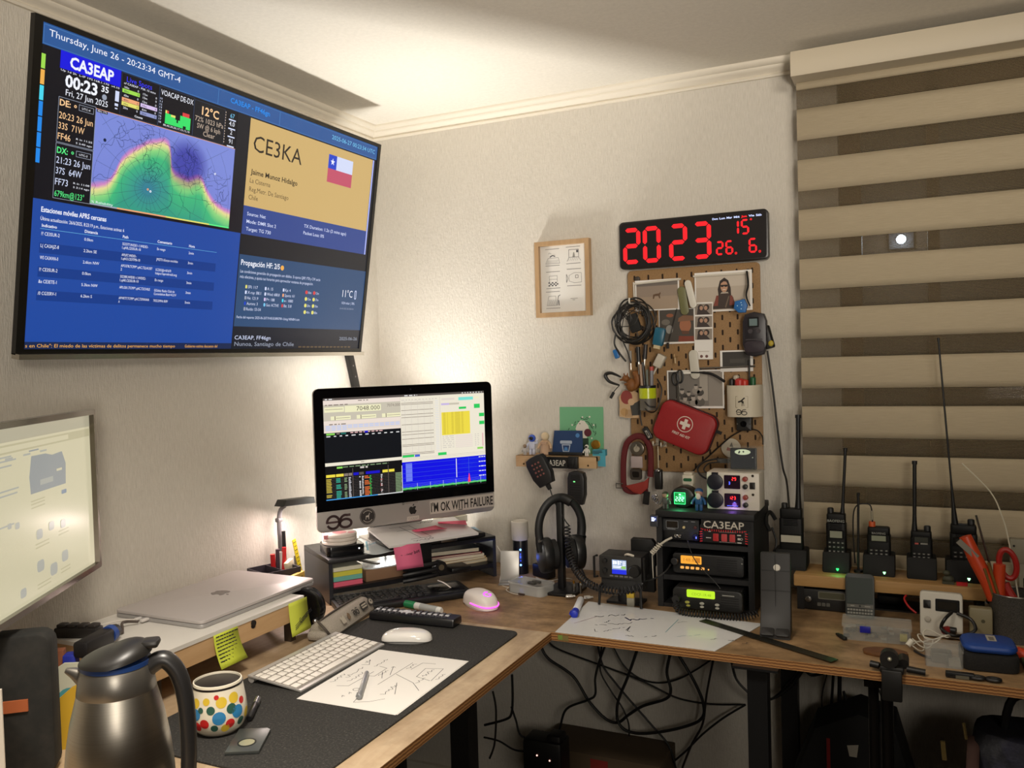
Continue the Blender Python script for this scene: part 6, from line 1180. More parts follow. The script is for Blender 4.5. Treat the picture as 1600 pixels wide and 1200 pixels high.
p = at_y(1012, 677, -.06); b = B(RY(-28)); b.box((0, 0, 0), (.017, .009, .036), bev=.003); b.box((0, -.0048, -.002), (.006, .001, .022), 1); b.box((0, -.0054, -.002), (.003, .001, .012), 0); solo('usb_adapter', b, [mat('#171513', .4), mat('#a9a39a', .4)], 'black USB adapter hanging on a cable left of the first aid kit', 'adapter', p)
# scissors on a hook
p = at_y(1059, 585, -.045); t = thing('scissors', 'black handled scissors hanging over the group photograph', 'scissors', p)
b = B(); b.tube([(-.006, 0, .03), (-.007, 0, .05)], .003, 8); b.tube([(-.006, .022, .048), (-.006, -.008, .048), (-.006, -.008, .055)], .002, 8); obj('hook', b, mat('#a98a5e', .4), t)
b = B()
for s, dz in ((-1, -.012), (1, -.006)): b.tube([(s * .006 + .008 * math.cos(a), 0, dz + .017 * math.sin(a)) for a in [2 * PI * i / 10 for i in range(10)]], .0022, 8, closed=True)
obj('handles', b, BLK, t)
b = B(); b.flat([(-.004, -.03), (.004, -.03), (.002, -.085), (.0, -.09)], -.002, 0, mx=XZ); b.box((.0, .001, -.06), (.006, .0014, .06)); obj('blades', b, STEEL, t)
b = B(); b.tube([at_y(1068, 583, -.04), at_y(1080, 582, -.042), at_y(1110, 584, -.045), at_y(1132, 596, -.06)], lambda f: .0022 + .0015 * (f > .5), 8); b.cyl(at_y(1066, 583, -.04), at_y(1080, 582.5, -.042), .0034, mi=1, n=10); solo('curved_cable', b, [BLK, WHT], 'black cable with a white tip arching into the pen cup', 'cable')
# first aid kit
c, w_, h = span(1020, 625, 1122, 712, -.06)
t = thing('first_aid_kit', 'red zipped first aid kit hanging tilted on the pegboard', 'first aid kit', (1.010, -.052, 1.164), ry=22)
kit = speckle('kit_shell', '#8e1519', '#9c191c', 300, .3, .7, .55, .1)
b = B(XZ); b.slab(.158, .112, .026, -.024, -.004, 0, ch=.006, n=7); obj('back_shell', b, kit, t)
b = B(XZ); b.slab(.158, .112, .026, -.001, .024, 0, ch=.009, n=7); obj('front_shell', b, kit, t)
b = B(XZ); b.frame(rr(.160, .114, .027, 7), rr(.150, .104, .024, 7), -.0045, -.0005); b.box((.086, .02, -.002), (.016, .008, .005)); obj('zip', b, BLK, t)
b = B(XZ @ T(0, .010, .0242)); b.frame(circ(.0215, 36), circ(.0195, 36), 0, .0004); b.prism([(-.0045, -.014), (.0045, -.014), (.0045, -.0045), (.014, -.0045), (.014, .0045), (.0045, .0045), (.0045, .014), (-.0045, .014), (-.0045, .0045), (-.014, .0045), (-.014, -.0045), (-.0045, -.0045)], 0, .0005); b.text('FIRST AID KIT', 0, -.034, .0068, 0, w=.050, al='c', bold=.02, z=.0003); obj('front_shell>print', b, mat('#d9cdc0', .6), t)
# pen cup
t = thing('pen_cup', 'cream pen cup with a bird drawing and number logo on the pegboard', 'cup', (1.166, -.048, 1.193))
o = [(-.044, .012)] + [(-.044 + .0 * a, 0) for a in ()] + [(.044 * math.cos(R(a)), -.006 + .030 * math.sin(R(a))) for a in range(180, 361, 12)] + [(.044, .022), (-.044, .022)]
o2 = [(x * .95, y * .93 + .0006) for x, y in o]
b = B(); b.frame(o, o2, 0, .082); b.prism(o2, .0, .003); obj('shell', b, mat('#c9bfaa', .5), t)
def on_cup(x): return -.006 - .030 * math.sqrt(max(0, 1 - (x / .044) ** 2)) - .0006
b = B()
def cl(P, r, mi=0): b.tube([(x, on_cup(x), z) for x, z in P], r, 5, mi, sm=False)
cl([(-.017, .025), (.014, .025), (.014, .054), (-.017, .054), (-.017, .025)], .0005, 1); cl([(-.010, .039), (-.003, .042), (.006, .050)], .0018); cl([(-.002, .042), (.003, .038)], .0026); cl([(.0, .038), (-.001, .029)], .0007); cl([(.003, .038), (.004, .029)], .0007)
arc = lambda cx, cz, rx, rz_, a0, a1, n=10: [(cx + rx * math.cos(R(a0 + (a1 - a0) * i / n)), cz + rz_ * math.sin(R(a0 + (a1 - a0) * i / n))) for i in range(n + 1)]
cl([(-.016, .013)] + arc(-.0095, .013, .0065, .0065, 180, -150, 14), .0011); cl([(-.016, .013), (-.003, .013)], .0009); cl(arc(.0045, .0105, .0065, .0045, 0, 360, 16), .0011); cl([(.009, .0195)] + arc(.0045, .012, .0065, .0075, 80, 180, 8), .0011)
obj('shell>print', b, [mat('#2c2722', .6), mat('#8f8266', .6)], t)
for nm, lb, x, y, zt, r, c in (('screwdriver', 'red handled screwdriver sticking out of the cream pen cup', -.012, -.012, .098, .012, '#b5302a'), ('marker', 'dark green marker sticking out of the cream pen cup', .020, .002, .103, .0075, '#1f5a34'), ('marker', 'black marker at the left of the cream pen cup', -.034, -.002, .100, .007, '#1a1816'), ('pliers', 'orange red pliers grip in the cream pen cup', .0, -.008, .096, .010, '#c23a2a'), ('cable_clip', 'cream plastic grip at the back of the cream pen cup', -.024, .008, .108, .008, '#bdb39e'), ('flat_tool', 'thin black rod rising from the cream pen cup', .010, .010, .150, .0022, '#141210')):
    b = B(); b.cyl((0, 0, 0), (.002, 0, zt - .008), r * .9, r, n=14); b.ball((.002, 0, zt - .008), r, (1, 1, .55), 14); solo(nm, b, mat(c, .4), lb, 'tool' if nm not in ('marker',) else 'marker', (1.166 + x, -.048 + y, 1.197))
# tester with a strap at the right edge
p = at_y(1180, 520, -.055); t = thing('handheld_meter', 'dark purple handheld meter with a small grey display at the right edge of the pegboard', 'meter', p)
o = [(-.024, .048), (-.030, .03), (-.031, -.03), (-.022, -.056), (.0, -.062), (.022, -.056), (.031, -.03), (.030, .03), (.024, .048), (.0, .054)]
b = B(XZ); b.prism(o, -.014, .014, ch=.005); obj('body', b, mat('#1f1a20', .4), t)
b = B(XZ); b.rect(-.016, -.040, .012, -.014, 0, .0145); b.rect(-.012, -.036, .008, -.018, 1, .0148); obj('body>display', b, [mat('#0f0d0f', .3), mat('#6e7f80', .25)], t)
b = B(XZ); b.prism(circ(.006, 12, -.010, .004), .0135, .016); b.prism(circ(.006, 12, .010, .004), .0135, .016); b.rect(-.022, .016, .020, .0185, 0, .0146); obj('body>buttons', b, mat('#3a3438', .4), t)
b = B(XZ); b.slab(.05, .03, .01, .0135, .0165, 0, ch=.002, mx=T(0, -.036, 0)); obj('grip', b, mat('#2a2028', .6), t)
b = B(); b.tube([at_y(1167, 424, -.05) - p, at_y(1169, 445, -.055) - p, at_y(1166, 462, -.06) - p, at_y(1172, 478, -.06) - p], lambda f: .0065 - .002 * f, 8, flat=.4); obj('strap', b, mat('#141312', .7), t)
p = at_y(1158, 479, -.065); b = B(RY(-30)); b.prism([(-.018, .006), (-.006, .020), (.018, .012), (.016, -.006), (.002, -.020), (-.014, -.010)], -.006, .006, ch=.003, mx=XZ)
for x, y in ((-.006, .006), (.004, .002), (-.002, -.006), (.006, .008)): b.flat(circ(.0015, 8, x, y), .0066, 1, mx=XZ)
solo('blue_tag', b, [mat('#1c63a6', .5), mat('#a9d0e8', .5)], 'bright blue tag with pale dots hanging beside the meter strap', 'tag', p)
p = at_y(1199, 527, -.05); t = thing('car_charger', 'black plug with a yellow button hanging off the right edge of the pegboard', 'charger', p); b = B(RY(-14)); b.slab(.026, .022, .008, -.03, .03, ch=.004); b.box((.0, .0, .045), (.008, .008, .035), bev=.002); obj('body', b, mat('#161413', .45), t)
b = B(); b.ball((.010, -.010, -.016), .007, (1, .5, 1.1)); obj('body>yellow_button', b, mat('#b09a2c', .5), t)
b = B(); P_c = [at_y(x, y, -.04) for x, y in ((1199, 548), (1203, 575), (1209, 620), (1216, 680), (1223, 730), (1229, 755), (1235, 785))]; P_c[-1] = at_y(1233, 793, -.13); P_c[-2] = at_y(1229, 752, -.08); b.tube(P_c, .0026, 8); solo('hanging_cable', b, mat('#191613', .5), 'black cable hanging from the pegboard edge down to the tall handheld radio', 'cable')
# small black camera module, sticker, hooks, red strap gadget
c, w_, h = span(1151, 651, 1175, 673, -.045); t = thing('camera_module', 'small black camera module below the cream pen cup', 'camera', c); b = B(XZ); b.slab(w_, h, .003, -.022, .008, 0, ch=.002); obj('case', b, mat('#161513', .45), t); b = B(XZ); b.frame(circ(.008, 20), circ(.0045, 20), .008, .013); b.prism(circ(.0045, 16), .006, .009); obj('case>lens', b, BLKG, t)
b = B(XZ)
for s in (-1, 1): b.prism(circ(.002, 10, s * w_ * .42, 0), .0075, .0095)
obj('case>screw', b, STEEL, t)
b = B(); b.tube([at_y(1163, 672, -.04), at_y(1182, 672, -.042), at_y(1191, 682, -.045), at_y(1192, 694, -.12)], .0018, 6); b.tube([at_y(1160, 672, -.04), at_y(1140, 684, -.035), at_y(1115, 706, -.035), at_y(1086, 733, -.04), at_y(1076, 750, -.09)], .0018, 6); solo('module_cable', b, mat('#16120f', .5), 'thin black cable arching below the camera module', 'cable')
c, w_, h = span(1127, 686, 1158, 714, -.027); b = B(XZ); b.prism(circ(w_ * .5, 28), 0, .0012, 0); b.flat([(-.012, -.006), (.006, -.010), (.008, -.002), (-.010, .002)], .0015, 1); b.flat([(-.004, .004), (.006, .002), (.002, .016)], .0015, 2); solo('round_sticker', b, [mat('#c4bba9', .6), mat('#8a3a30', .6), mat('#6e6a62', .6)], 'round white sticker behind the clear display case', 'sticker', c)
def hook(label, px, py, y=-.03): p = at_y(px, py, y); b = B(); b.tube([(0, .012, 0), (0, -.03, -.004), (0, -.034, .008)], .0024, 8); b.box((0, .009, .002), (.008, .003, .02)); solo('peg_hook', b, mat('#bdb3a0', .4), label, 'hook', p)
hook('white peg hook below the first aid kit, the left one', 1026, 692); hook('white peg hook below the first aid kit, the right one', 1038, 694)
b = B(); q = at_y(1028, 697, -.06); r_ = at_y(1029, 733, -.06); b.cyl((0, 0, 0), r_ - q, .0022, n=8); b.slab(.022, .014, .006, (r_ - q).z - .055, (r_ - q).z, 1, ch=.003, mx=T((r_ - q).x, 0, 0)); b.ball((r_ - q) + V((0, -.003, -.004)), .009, (1, .9, .8), mi=2); solo('key_tool', b, [mat('#9a8c74', .4, .5), mat('#161412', .4), STEEL], 'black gripped tool hanging from the left peg hook', 'tool', q)
t = thing('keyring', 'loop of chrome keys and rings hanging at the left of the radio rack', 'keys', at_y(1024, 778, -.10)); b = B()
for k in range(3): b.tube([(.004 * k - .004 + .005 * math.cos(a), -.002 * k, .008 * math.sin(a) - .003 * k) for a in [2 * PI * i / 10 for i in range(10)]], .0011, 6, closed=True)
b.ball((.003, -.004, .008), .004); obj('ring', b, CHR, t)
p = at_y(995, 722, -.05); t = thing('red_strap_gadget', 'red webbing strap with a metal reel and pale tag hanging left of the rack', 'strap', p)
wrp = [(1012, 765), (988, 768), (976, 762), (974, 740), (975, 712), (980, 692), (993, 682), (1006, 684), (1015, 698), (1017, 720), (1016, 745)]
b = B(); b.tube([at_y(x, y, -.05) - p for x, y in wrp], .0045, 8, flat=1.9); obj('webbing', b, mat('#5c0f14', .7), t)
q = at_y(996, 701, -.058) - p; b = B(XZ @ T(q.x, q.z, -q.y)); b.prism(circ(.020, 28), -.006, .006, ch=.002); b.prism(circ(.008, 16), .005, .010, 1); b.tube([(0, .012, .008), (-.002, .0, .012)], .002, 6, 1); obj('reel', b, [mat('#6c665c', .3, .8), mat('#b9b2a2', .3, .5)], t)
c0 = at_y(995, 722, -.060) - p; b = B(); b.box(c0, (.034, .006, .033), bev=.003); obj('pale_tag', b, mat('#a99a98', .5), t)
c0 = at_y(994, 741, -.058) - p; b = B(XZ @ T(c0.x, c0.z, -c0.y)); b.frame(rr(.032, .030, .006), rr(.020, .016, .004), -.004, .005); b.slab(.02, .016, .004, -.004, .002, 1); obj('buckle', b, [mat('#4a443e', .35, .6), BLKG], t)
c0 = at_y(996, 762, -.062) - p; b = B(); b.prism([(-.034, .004), (-.01, .010), (.02, .018), (.034, .03), (.030, .0), (.010, -.018), (-.010, -.014), (-.026, -.002)], -.005, .005, ch=.002, mx=T(*c0) @ XZ); obj('red_flap', b, mat('#8f2a20', .7), t)
c0 = at_y(1010, 778, -.055) - p; b = B(); b.box((0, 0, 0), (.017, .004, .036), mx=T(*c0) @ RY(8)); obj('black_tail', b, BLK, t)
c0 = at_y(967, 759, -.055) - p; b = B(); b.tube([c0 + V((.012, 0, .006)), c0 + V((-.008, 0, .006)), c0 + V((-.008, 0, -.006)), c0 + V((.012, 0, -.006))], .0018, 6, sm=False); obj('ring_end', b, mat('#5c5850', .35, .7), t)
# ---------------------------------------------------------------- the radio rack
RX0, RX1, RY0, RY1, RZ1_ = .988, 1.222, -.285, -.06, .978
RC = V(((RX0 + RX1) / 2, RY0, ZT)); RW, RD, RH = RX1 - RX0, RY1 - RY0, RZ1_ - ZT
t = thing('radio_rack', 'black open rack on the workbench holding the radios and power supplies', 'rack', RC)
rm = speckle('rack_black', '#0b0b0c', '#131315', 120, .3, .7, .65, .1)
b = B(); b.box((0, RD / 2, RH - .008), (RW + .004, RD, .016), bev=.002); obj('top_panel', b, rm, t)
for s in (-1, 1): b = B(); b.box((s * (RW / 2 - .007), RD / 2, RH / 2 - .008), (.014, RD, RH - .017)); obj('side_panel', b, rm, t)
SHV = [.161, .080]
for z in SHV: b = B(); b.box((0, RD / 2, z - .006), (RW - .029, RD - .004, .012)); obj('shelf', b, rm, t)
b = B(); b.box((0, RD / 2, .005), (RW - .029, RD - .004, .009)); obj('bottom_panel', b, rm, t)
b = B(); b.box((0, RD - .004, RH / 2), (RW - .03, .004, RH - .04)); obj('back_panel', b, rm, t)
b = B(XZ @ T(.052, RH - .0275, .0)); b.box((0, 0, -.0005), (.116, .023, .003), 0); b.text('CA3EAP', -.0525, -.0085, .0175, 1, w=.096, bold=.012, z=.0015); obj('callsign_plate', b, [BLK, mat('#bdb6a8', .55)], t)
RP = lambda x, y, z: V((RC.x + x, RC.y + y, RC.z + z))
# small supply with a window, top left
t = thing('antenna_tuner', 'small black unit with a grey window in the top left of the rack', 'tuner', RP(-.0585, .008, SHV[0] + .0005))
b = B(); b.box((0, .07, .029), (.086, .13, .052), bev=.002); obj('case', b, mat('#1b1b1c', .5), t)
b = B(XZ @ T(0, 0, -.0045)); b.rect(-.044, -.054, .044, -.026, 0, .0002); b.frame(rr(.030, .018, .001, 2, -.022, .041), rr(.0285, .0165, .001, 2, -.022, .041), .0003, .0008, 1); b.rect(-.036, -.0495, -.0075, -.033, 2, .0004)
for x in (.012, .030): b.rect(x - .005, -.051, x + .005, -.0495, 1, .0005)
b.rect(-.034, -.0305, -.014, -.029, 1, .0005); obj('face', b, [mat('#26282a', .5), mat('#8c8f92', .5), mat('#0b0c0d', .2)], t)
b = B(XZ @ T(0, 0, -.004)); b.prism(circ(.0035, 14, .008, .036), 0, .006, ch=.001); obj('brass_knob', b, mat('#d9c890', .35, .3), t)
b = B(XZ @ T(0, 0, -.004)); b.prism(circ(.0042, 14, .036, .037), 0, .006, ch=.001); obj('red_knob', b, mat('#4a2420', .4), t)
b = B(XZ @ T(0, 0, -.004)); b.rect(.037, -.0155, .0395, -.0105, 0, .0062); b.frame(circ(.008, 16, .037, .013), circ(.0065, 16, .037, .013), 0, .006, 1); obj('blue_light', b, [scr('#5a66ff', 3), mat('#101030', .3)], t)
for x in (-.010, -.001):
    b = B(XZ @ T(0, 0, -.004)); b.prism(circ(.0042, 12, x, .0165), 0, .014, ch=.001); obj('connector', b, CHR, t)
light('blue_led_light', 'POINT', RP(-.025, -.006, SHV[0] + .013), .004, (.15, .2, 1), .004)
# main supply with red slots
t = thing('power_supply', 'black power supply with red vent slots and red switches inside the rack', 'power supply', RP(.045, .004, SHV[0] + .0005))
b = B(); b.box((0, .09, .0235), (.114, .17, .043), bev=.002); obj('case', b, mat('#0f0f10', .5), t)
b = B(XZ @ T(0, 0, -.0052)); rs = mat('#c01c22', .5, 0, .35)
for k in range(17): x = -.044 + .0055 * k; b.line([(x, .031, .0004), (x, .039, .0004)], .0009, 0)
for k in range(4): a = R(20 + 18 * k); b.line([(-.046 - .003 * math.cos(a), .033 + .003 * math.sin(a), .0004), (-.046 - .0085 * math.cos(a), .033 + .0085 * math.sin(a), .0004)], .0009, 0); b.line([(.046 + .003 * math.cos(a), .033 + .003 * math.sin(a), .0004), (.046 + .0085 * math.cos(a), .033 + .0085 * math.sin(a), .0004)], .0009, 0)
for k in range(5): b.line([(-.057, .028 - .0058 * k, .0004), (-.051, .029 - .0058 * k, .0004)], .0009, 0); b.line([(.051, .029 - .0058 * k, .0004), (.057, .028 - .0058 * k, .0004)], .0009, 0)
obj('case>vent_slots', b, rs, t)
b = B(XZ @ T(0, 0, -.0052)); b.rect(-.047, -.031, .049, -.004, 0, .0003); b.rect(-.010, -.0305, .03, -.0298, 1, .0006); b.rect(-.010, -.0065, .03, -.0058, 1, .0006); b.rect(-.042, -.0155, -.03, -.0135, 1, .0006); b.rect(-.036, -.0315, -.030, -.029, 1, .0006); b.rect(.032, -.026, .041, -.023, 1, .0006); b.rect(.033, -.018, .039, -.013, 1, .0006); b.frame(circ(.003, 12, .042, .0155), circ(.002, 12, .042, .0155), .0004, .0007, 1); b.rect(.032, -.008, .042, -.005, 1, .0006); obj('case>panel', b, [mat('#151212', .4), mat('#b9b4ac', .6)], t)
for k, x in enumerate((-.018, .002, .021)): b = B(XZ @ T(0, 0, -.005)); b.slab(.0135, .018, .0015, 0, .004, ch=.001, mx=T(x, .017, 0)); obj('case>switch', b, mat(('#9a2426', '#a33a3a', '#a03434')[k], .35, 0, .15), t)
# amber radio
t = thing('mobile_radio', 'black mobile radio with an amber lit display on the middle shelf of the rack', 'radio', RP(.006, .006, SHV[1] + .0005))
b = B(); b.box((.0, .085, .029), (.170, .15, .048), bev=.003); obj('case', b, mat('#121213', .5), t)
b = B(XZ @ T(0, .029, -.0085)); b.slab(.172, .050, .008, -.004, .008, ch=.003); obj('front', b, mat('#141415', .4), t)
b = B(XZ @ T(0, .029, 0)); amb = scr('#ffae3c', 1.); b.slab(.0505, .0195, .002, .0, .0008, 0, mx=T(-.040, .010, 0)); 
for s, x, w_ in (('145.500', -.058, .026),): b.text('148.8', x, .006, .008, 1, w=w_, z=.001)
b.rect(-.03, -.016, -.018, -.004, 1, .001); obj('front>display', b, [amb, scr('#d8872a', .8)], t)
b = B(XZ @ T(0, .029, 0))
for k in range(5): b.slab(.0085, .006, .0015, .0, .0016, 0, mx=T(-.062 + .0125 * k, -.0095, 0))
b.prism(circ(.0018, 10, .002, -.0105), 0, .0016); obj('front>lit_buttons', b, scr('#ffb45a', 1.), t)
b = B(XZ @ T(0, .029, 0)); 
for k in range(6): b.rect(.022, -.016 + .0055 * k, .07, -.0135 + .0055 * k, 0, .0004)
obj('front>speaker_grille', b, mat('#070707', .7), t)
b = B(XZ @ T(0, .029, 0)); b.prism(circ(.009, 20, -.079, .006), .0, .012, ch=.002); obj('front>knob', b, mat('#1a1a1b', .4), t)
b = B(XZ @ T(0, .029, 0)); b.rect(.080, -.0105, .083, -.0085, 0, .0006); obj('power_mark', b, mat('#aaa79e', .5), t)
# green radio at the bottom
t = grn = thing('mobile_radio', 'black mobile radio with a yellow green lit display at the foot of the rack', 'radio', RP(.012, -.026, .0105))
b = B(); b.box((0, .085, .026), (.158, .15, .048), bev=.003); obj('case', b, mat('#121213', .5), t)
b = B(XZ @ T(0, .026, 0)); b.slab(.166, .052, .012, -.010, .010, ch=.004); obj('front', b, mat('#191918', .4), t)
b = B(XZ @ T(0, .026, .0102)); b.slab(.067, .0185, .003, .0, .0008, 0, mx=T(-.0145, .013, 0)); b.text('CDCF-1R:48', -.036, .009, .0062, 1, w=.046, z=.001); obj('front>display', b, [scr('#c2f02a', 1.), scr('#93b41c', .9)], t)
b = B(XZ @ T(0, .026, .010))
for x, c in ((-.047, 0), (-.012, 1), (.024, 1)): b.prism(circ(.0056, 14, x, -.009, .6), 0, .002, c, ch=.0005); b.prism(circ(.005, 14, x + (.0 if c else .002), -.017, .55), 0, .0018, 1 if c else 0, ch=.0005)
obj('front>button', b, [mat('#a5a34c', .4), mat('#a8a79a', .4)], t)
b = B(XZ @ T(0, .026, .010))
for k in range(6): b.rect(.032, -.010 + .0055 * k, .074, -.0075 + .0055 * k, 0, .0004)
b.rect(.036, -.016, .064, -.0135, 1, .0006); obj('front>speaker_grille', b, [mat('#070707', .7), mat('#8f8e86', .6)], t)
b = B(XZ @ T(-.072, .024, .010)); b.lathe([(.0105, 0), (.0105, .010), (.009, .013), (.001, .013)], 20); obj('front>knob', b, mat('#1c1c1c', .45), t)
coil('coiled_cord', '', [(1.045, -.335, .766), (1.06, -.345, .751), (1.12, -.348, .750), (1.20, -.340, .750), (1.236, -.325, .760)], .0072, .0017, 30, lead0=[(1.03, -.318, .772)], par=grn)
b = B(); b.tube([at_y(1050, 840, -.292), at_y(1040, 845, -.30), at_y(1030, 852, -.30), at_y(1022, 858, -.29)], .0028, 8); P_ = [at_y(1022, 857, -.295), at_y(1019, 864, -.295), at_y(1020, 890, -.29), at_y(1021, 905, -.28)]
solo('coax_lead', b, mat('#b8b2a2', .5), 'pale coax lead running from the rack connectors to the left', 'cable')
coil('curly_cable', 'white curly cord beside the top left of the rack', [at_y(1032, 850, -.305), at_y(1026, 856, -.308), at_y(1018, 865, -.305)], .0055, .0013, 6, m=mat('#cfc8b8', .5), lead1=P_[1:])
b = B(); b.tube([at_y(1074, 845, -.31), at_y(1082, 868, -.315), at_y(1094, 886, -.315), at_y(1112, 904, -.312), at_y(1126, 920, -.322)], .0012, 6); solo('thin_black_cord', b, mat('#0b0b0b', .5), 'thin black cord crossing in front of the amber display', 'cable')
b = B(); b.tube([at_y(1048, 882, -.29), at_y(1040, 893, -.31), at_y(1025, 903, -.32), at_y(1008, 908, -.31)], .002, 6); solo('power_lead', b, mat('#141414', .5), 'black lead from the small radio towards the rack', 'cable')
# things on top of the rack
TZ = RZ1_ + .0004
t = thing('dual_socket_panel', 'cream panel box with two black socket covers and two lit voltmeters on the rack', 'meter', (1.166, -.235, TZ))
pw, ph = .126, .091
b = B(); b.box((0, .04, ph / 2), (pw, .078, ph), bev=.003); obj('box', b, mat('#d4cdc0', .45), t)
for k in (0, 1):
    z0 = .0235 + .0445 * (1 - k)
    b = B(XZ @ T(0, z0, 0)); b.prism([(-.0415 + .0195 * math.cos(R(a)) , .0195 * math.sin(R(a))) for a in range(0, 360, 15)], .0, .009, 0, ch=.002); b.prism([(-.049, .016), (-.034, .016), (-.034, .023), (-.049, .023)], 0, .006); obj('socket_cover', b, mat('#121220', .4), t)
    b = B(XZ @ T(0, z0, 0)); b.slab(.0385, .033, .002, 0, .0012, 0, mx=T(-.001, .0005, 0)); obj('meter_window', b, mat('#221024', .2), t)
    b = B(XZ @ T(0, z0, .0015))
    if k == 0:
        for j, ch in enumerate('29'): seg7(b, ch, -.002 + .0058 * j, .004, .005, .0085, .0014, 0)
        seg7(b, '3', -.010, -.006, .0045, .0075, .0013, 1)
    else:
        for j, ch in enumerate('123'): seg7(b, ch, -.010 + .006 * j, .002, .0052, .0085, .0014, 0)
        b.rect(.002, .004, .006, .0055, 1); b.rect(-.014, .0125, .012, .0135, 1)
    obj('meter_window>lit_digits', b, [scr('#ff3030', 2.2), scr('#5060ff', 2.6)], t)
    for j, c in enumerate(('#8f3a30', '#1a1a1a')):
        b = B(XZ @ T(.0305, z0 + .009 - .0185 * j, 0)); b.prism(circ(.0062, 16), 0, .004, 0); b.lathe([(.0055, .004), (.0055, .010), (.002, .011)], 14); obj('binding_post', b, [mat(c, .4)], t)
    b = B(XZ @ T(.048, z0 + (.017 if k == 0 else .016), 0)); b.prism(circ(.003, 12), 0, .002); obj('screw', b, mat('#3a342c', .4, .6), t)
b = B(XZ @ T(.047, .061, 0)); b.slab(.0125, .016, .001, 0, .003, ch=.0006); obj('rocker_switch', b, mat('#15110f', .4), t)
light('meter_glow_light', 'POINT', (1.168, -.245, TZ + .012), .02, (.45, .2, 1), .006)
t = thing('voltage_monitor', 'black round device with a glowing green 222 display on the rack', 'meter', (1.043, -.240, TZ))
b = B(XZ @ T(0, .026, 0)); b.prism(circ(.0305, 36, 0, 0, .86), -.05, 0, ch=.006); obj('body', b, mat('#121514', .35), t)
b = B(XZ @ T(-.006, .024, .0004)); b.slab(.0275, .0285, .001, 0, .0006, 0); b.frame(rr(.0285, .0295, .001, 2), rr(.026, .027, .001, 2), .0006, .0012, 1)
for j in range(3): seg7(b, '2', -.0115 + .0078 * j, -.0075, .0068, .0115, .0017, 2, .001)
b.rect(-.002, -.011, .003, -.008, 2, .001); obj('body>display', b, [scr('#06903a', 1.), scr('#46ff90', 1.6), scr('#aaffd0', 2.4)], t)
light('green_meter_light', 'POINT', (1.037, -.258, TZ + .024), .07, (.1, 1, .35), .008)
t = thing('timer_plug', 'cream wall adapter with a green slotted socket standing behind the green display', 'adapter', (1.043, -.165, TZ))
b = B(); b.slab(.026, .03, .004, 0, .055, ch=.002); b.slab(.030, .032, .005, .050, .074, ch=.003); b.slab(.023, .028, .003, .074, .080, ch=.001); obj('body', b, mat('#c9c2b0', .4), t)
b = B(XZ @ T(0, .062, .0162)); b.prism(rr(.022, .008, .0038, 5), 0, .001); obj('socket', b, mat('#1f5a38', .4), t)
fg = figure('toy_figure', 'grey and green toy figure standing left of the green display on the rack', (1.006, -.262, TZ), .044, mat('#4a4d48', .5), mat('#9a8068', .5), hair=mat('#2f3a28', .6))
fg = figure('toy_figure', 'blue toy figure with a blue cap and white beard standing right of the green display', (1.0895, -.262, TZ), .056, mat('#1e4f7c', .4), mat('#a07a60', .5), hair=mat('#1c4a78', .4)); b = B(); b.ball((0, -.0085, .036), .0062, (1, .6, 1.3), 12); obj('beard', b, mat('#cfcabc', .6), fg)
b = B(); b.tube([at_y(1118, 752, -.2), at_y(1098, 745, -.18), at_y(1090, 733, -.16), at_y(1100, 722, -.14), at_y(1122, 717, -.12), at_y(1140, 719, -.12)], .0024, 8); b.tube([at_y(1116, 744, -.2), at_y(1100, 735, -.17), at_y(1108, 724, -.15), at_y(1130, 722, -.13)], .0018, 8); b.box(at_y(1131, 720, -.13), (.03, .012, .010), 1); solo('supply_leads', b, [mat('#12100f', .5), mat('#3a3a38', .5)], 'black leads looping from the cream panel box', 'cable')
t = thing('display_case', 'small clear case with a dark screen showing a white oval on the cream panel box', 'display', (1.192, -.190, TZ + ph + .0004))
cw_, ch_ = .084, .059
b = B(); 
for (c, d) in (((0, -.017, ch_ / 2), (cw_, .0015, ch_)), ((0, .017, ch_ / 2), (cw_, .0015, ch_)), ((-cw_ / 2, 0, ch_ / 2), (.0015, .034, ch_)), ((cw_ / 2, 0, ch_ / 2), (.0015, .034, ch_)), ((0, 0, .001), (cw_, .034, .0015)), ((0, 0, ch_ - .001), (cw_, .034, .0015))): b.box(c, d)
obj('clear_shell', b, mat('#cfd6d2', .05, 0, 0, .035), t)
b = B(XZ @ T(-.006, ch_ / 2, 0)); b.slab(cw_ * .74, ch_ * .88, .002, -.004, .010, 0, ch=.001); obj('screen_unit', b, mat('#0e1016', .25), t)
b = B(XZ @ T(-.006, ch_ / 2, .0102)); b.rect(-.029, -.022, .029, .022, 0, .0002); b.flat(circ(.019, 28, -.001, .017, .36), .0006, 1); b.flat([(-.012, .014), (-.009, .021), (-.006, .018), (-.009, .013)], .0009, 0); b.flat(circ(.0022, 10, .001, .018), .0009, 0); b.flat(circ(.0012, 10, .023, .004), .0009, 1); obj('screen', b, [scr('#12141c', .7), scr('#d9e2b8', .8)], t)
# tiny oled and meter hanging at the left of the rack
t = thing('oled_module', 'tiny module with a lit white text display on the left side of the rack', 'display', at_y(1022, 812, -.29)); b = B(XZ); b.slab(.020, .028, .002, -.012, .002, ch=.001, mx=T(0, -.003, 0)); obj('case', b, mat('#34363c', .4), t)
b = B(XZ @ T(0, 0, .0024)); b.rect(-.007, -.008, .007, .003, 0); 
for k in range(4): b.rect(-.006, -.006 + .0026 * k, .001 + .003 * ((k * 2) % 3) * .7, -.0045 + .0026 * k, 1, .0003)
obj('screen', b, [scr('#3a4a8a', .7), scr('#dfe6ff', 2)], t)
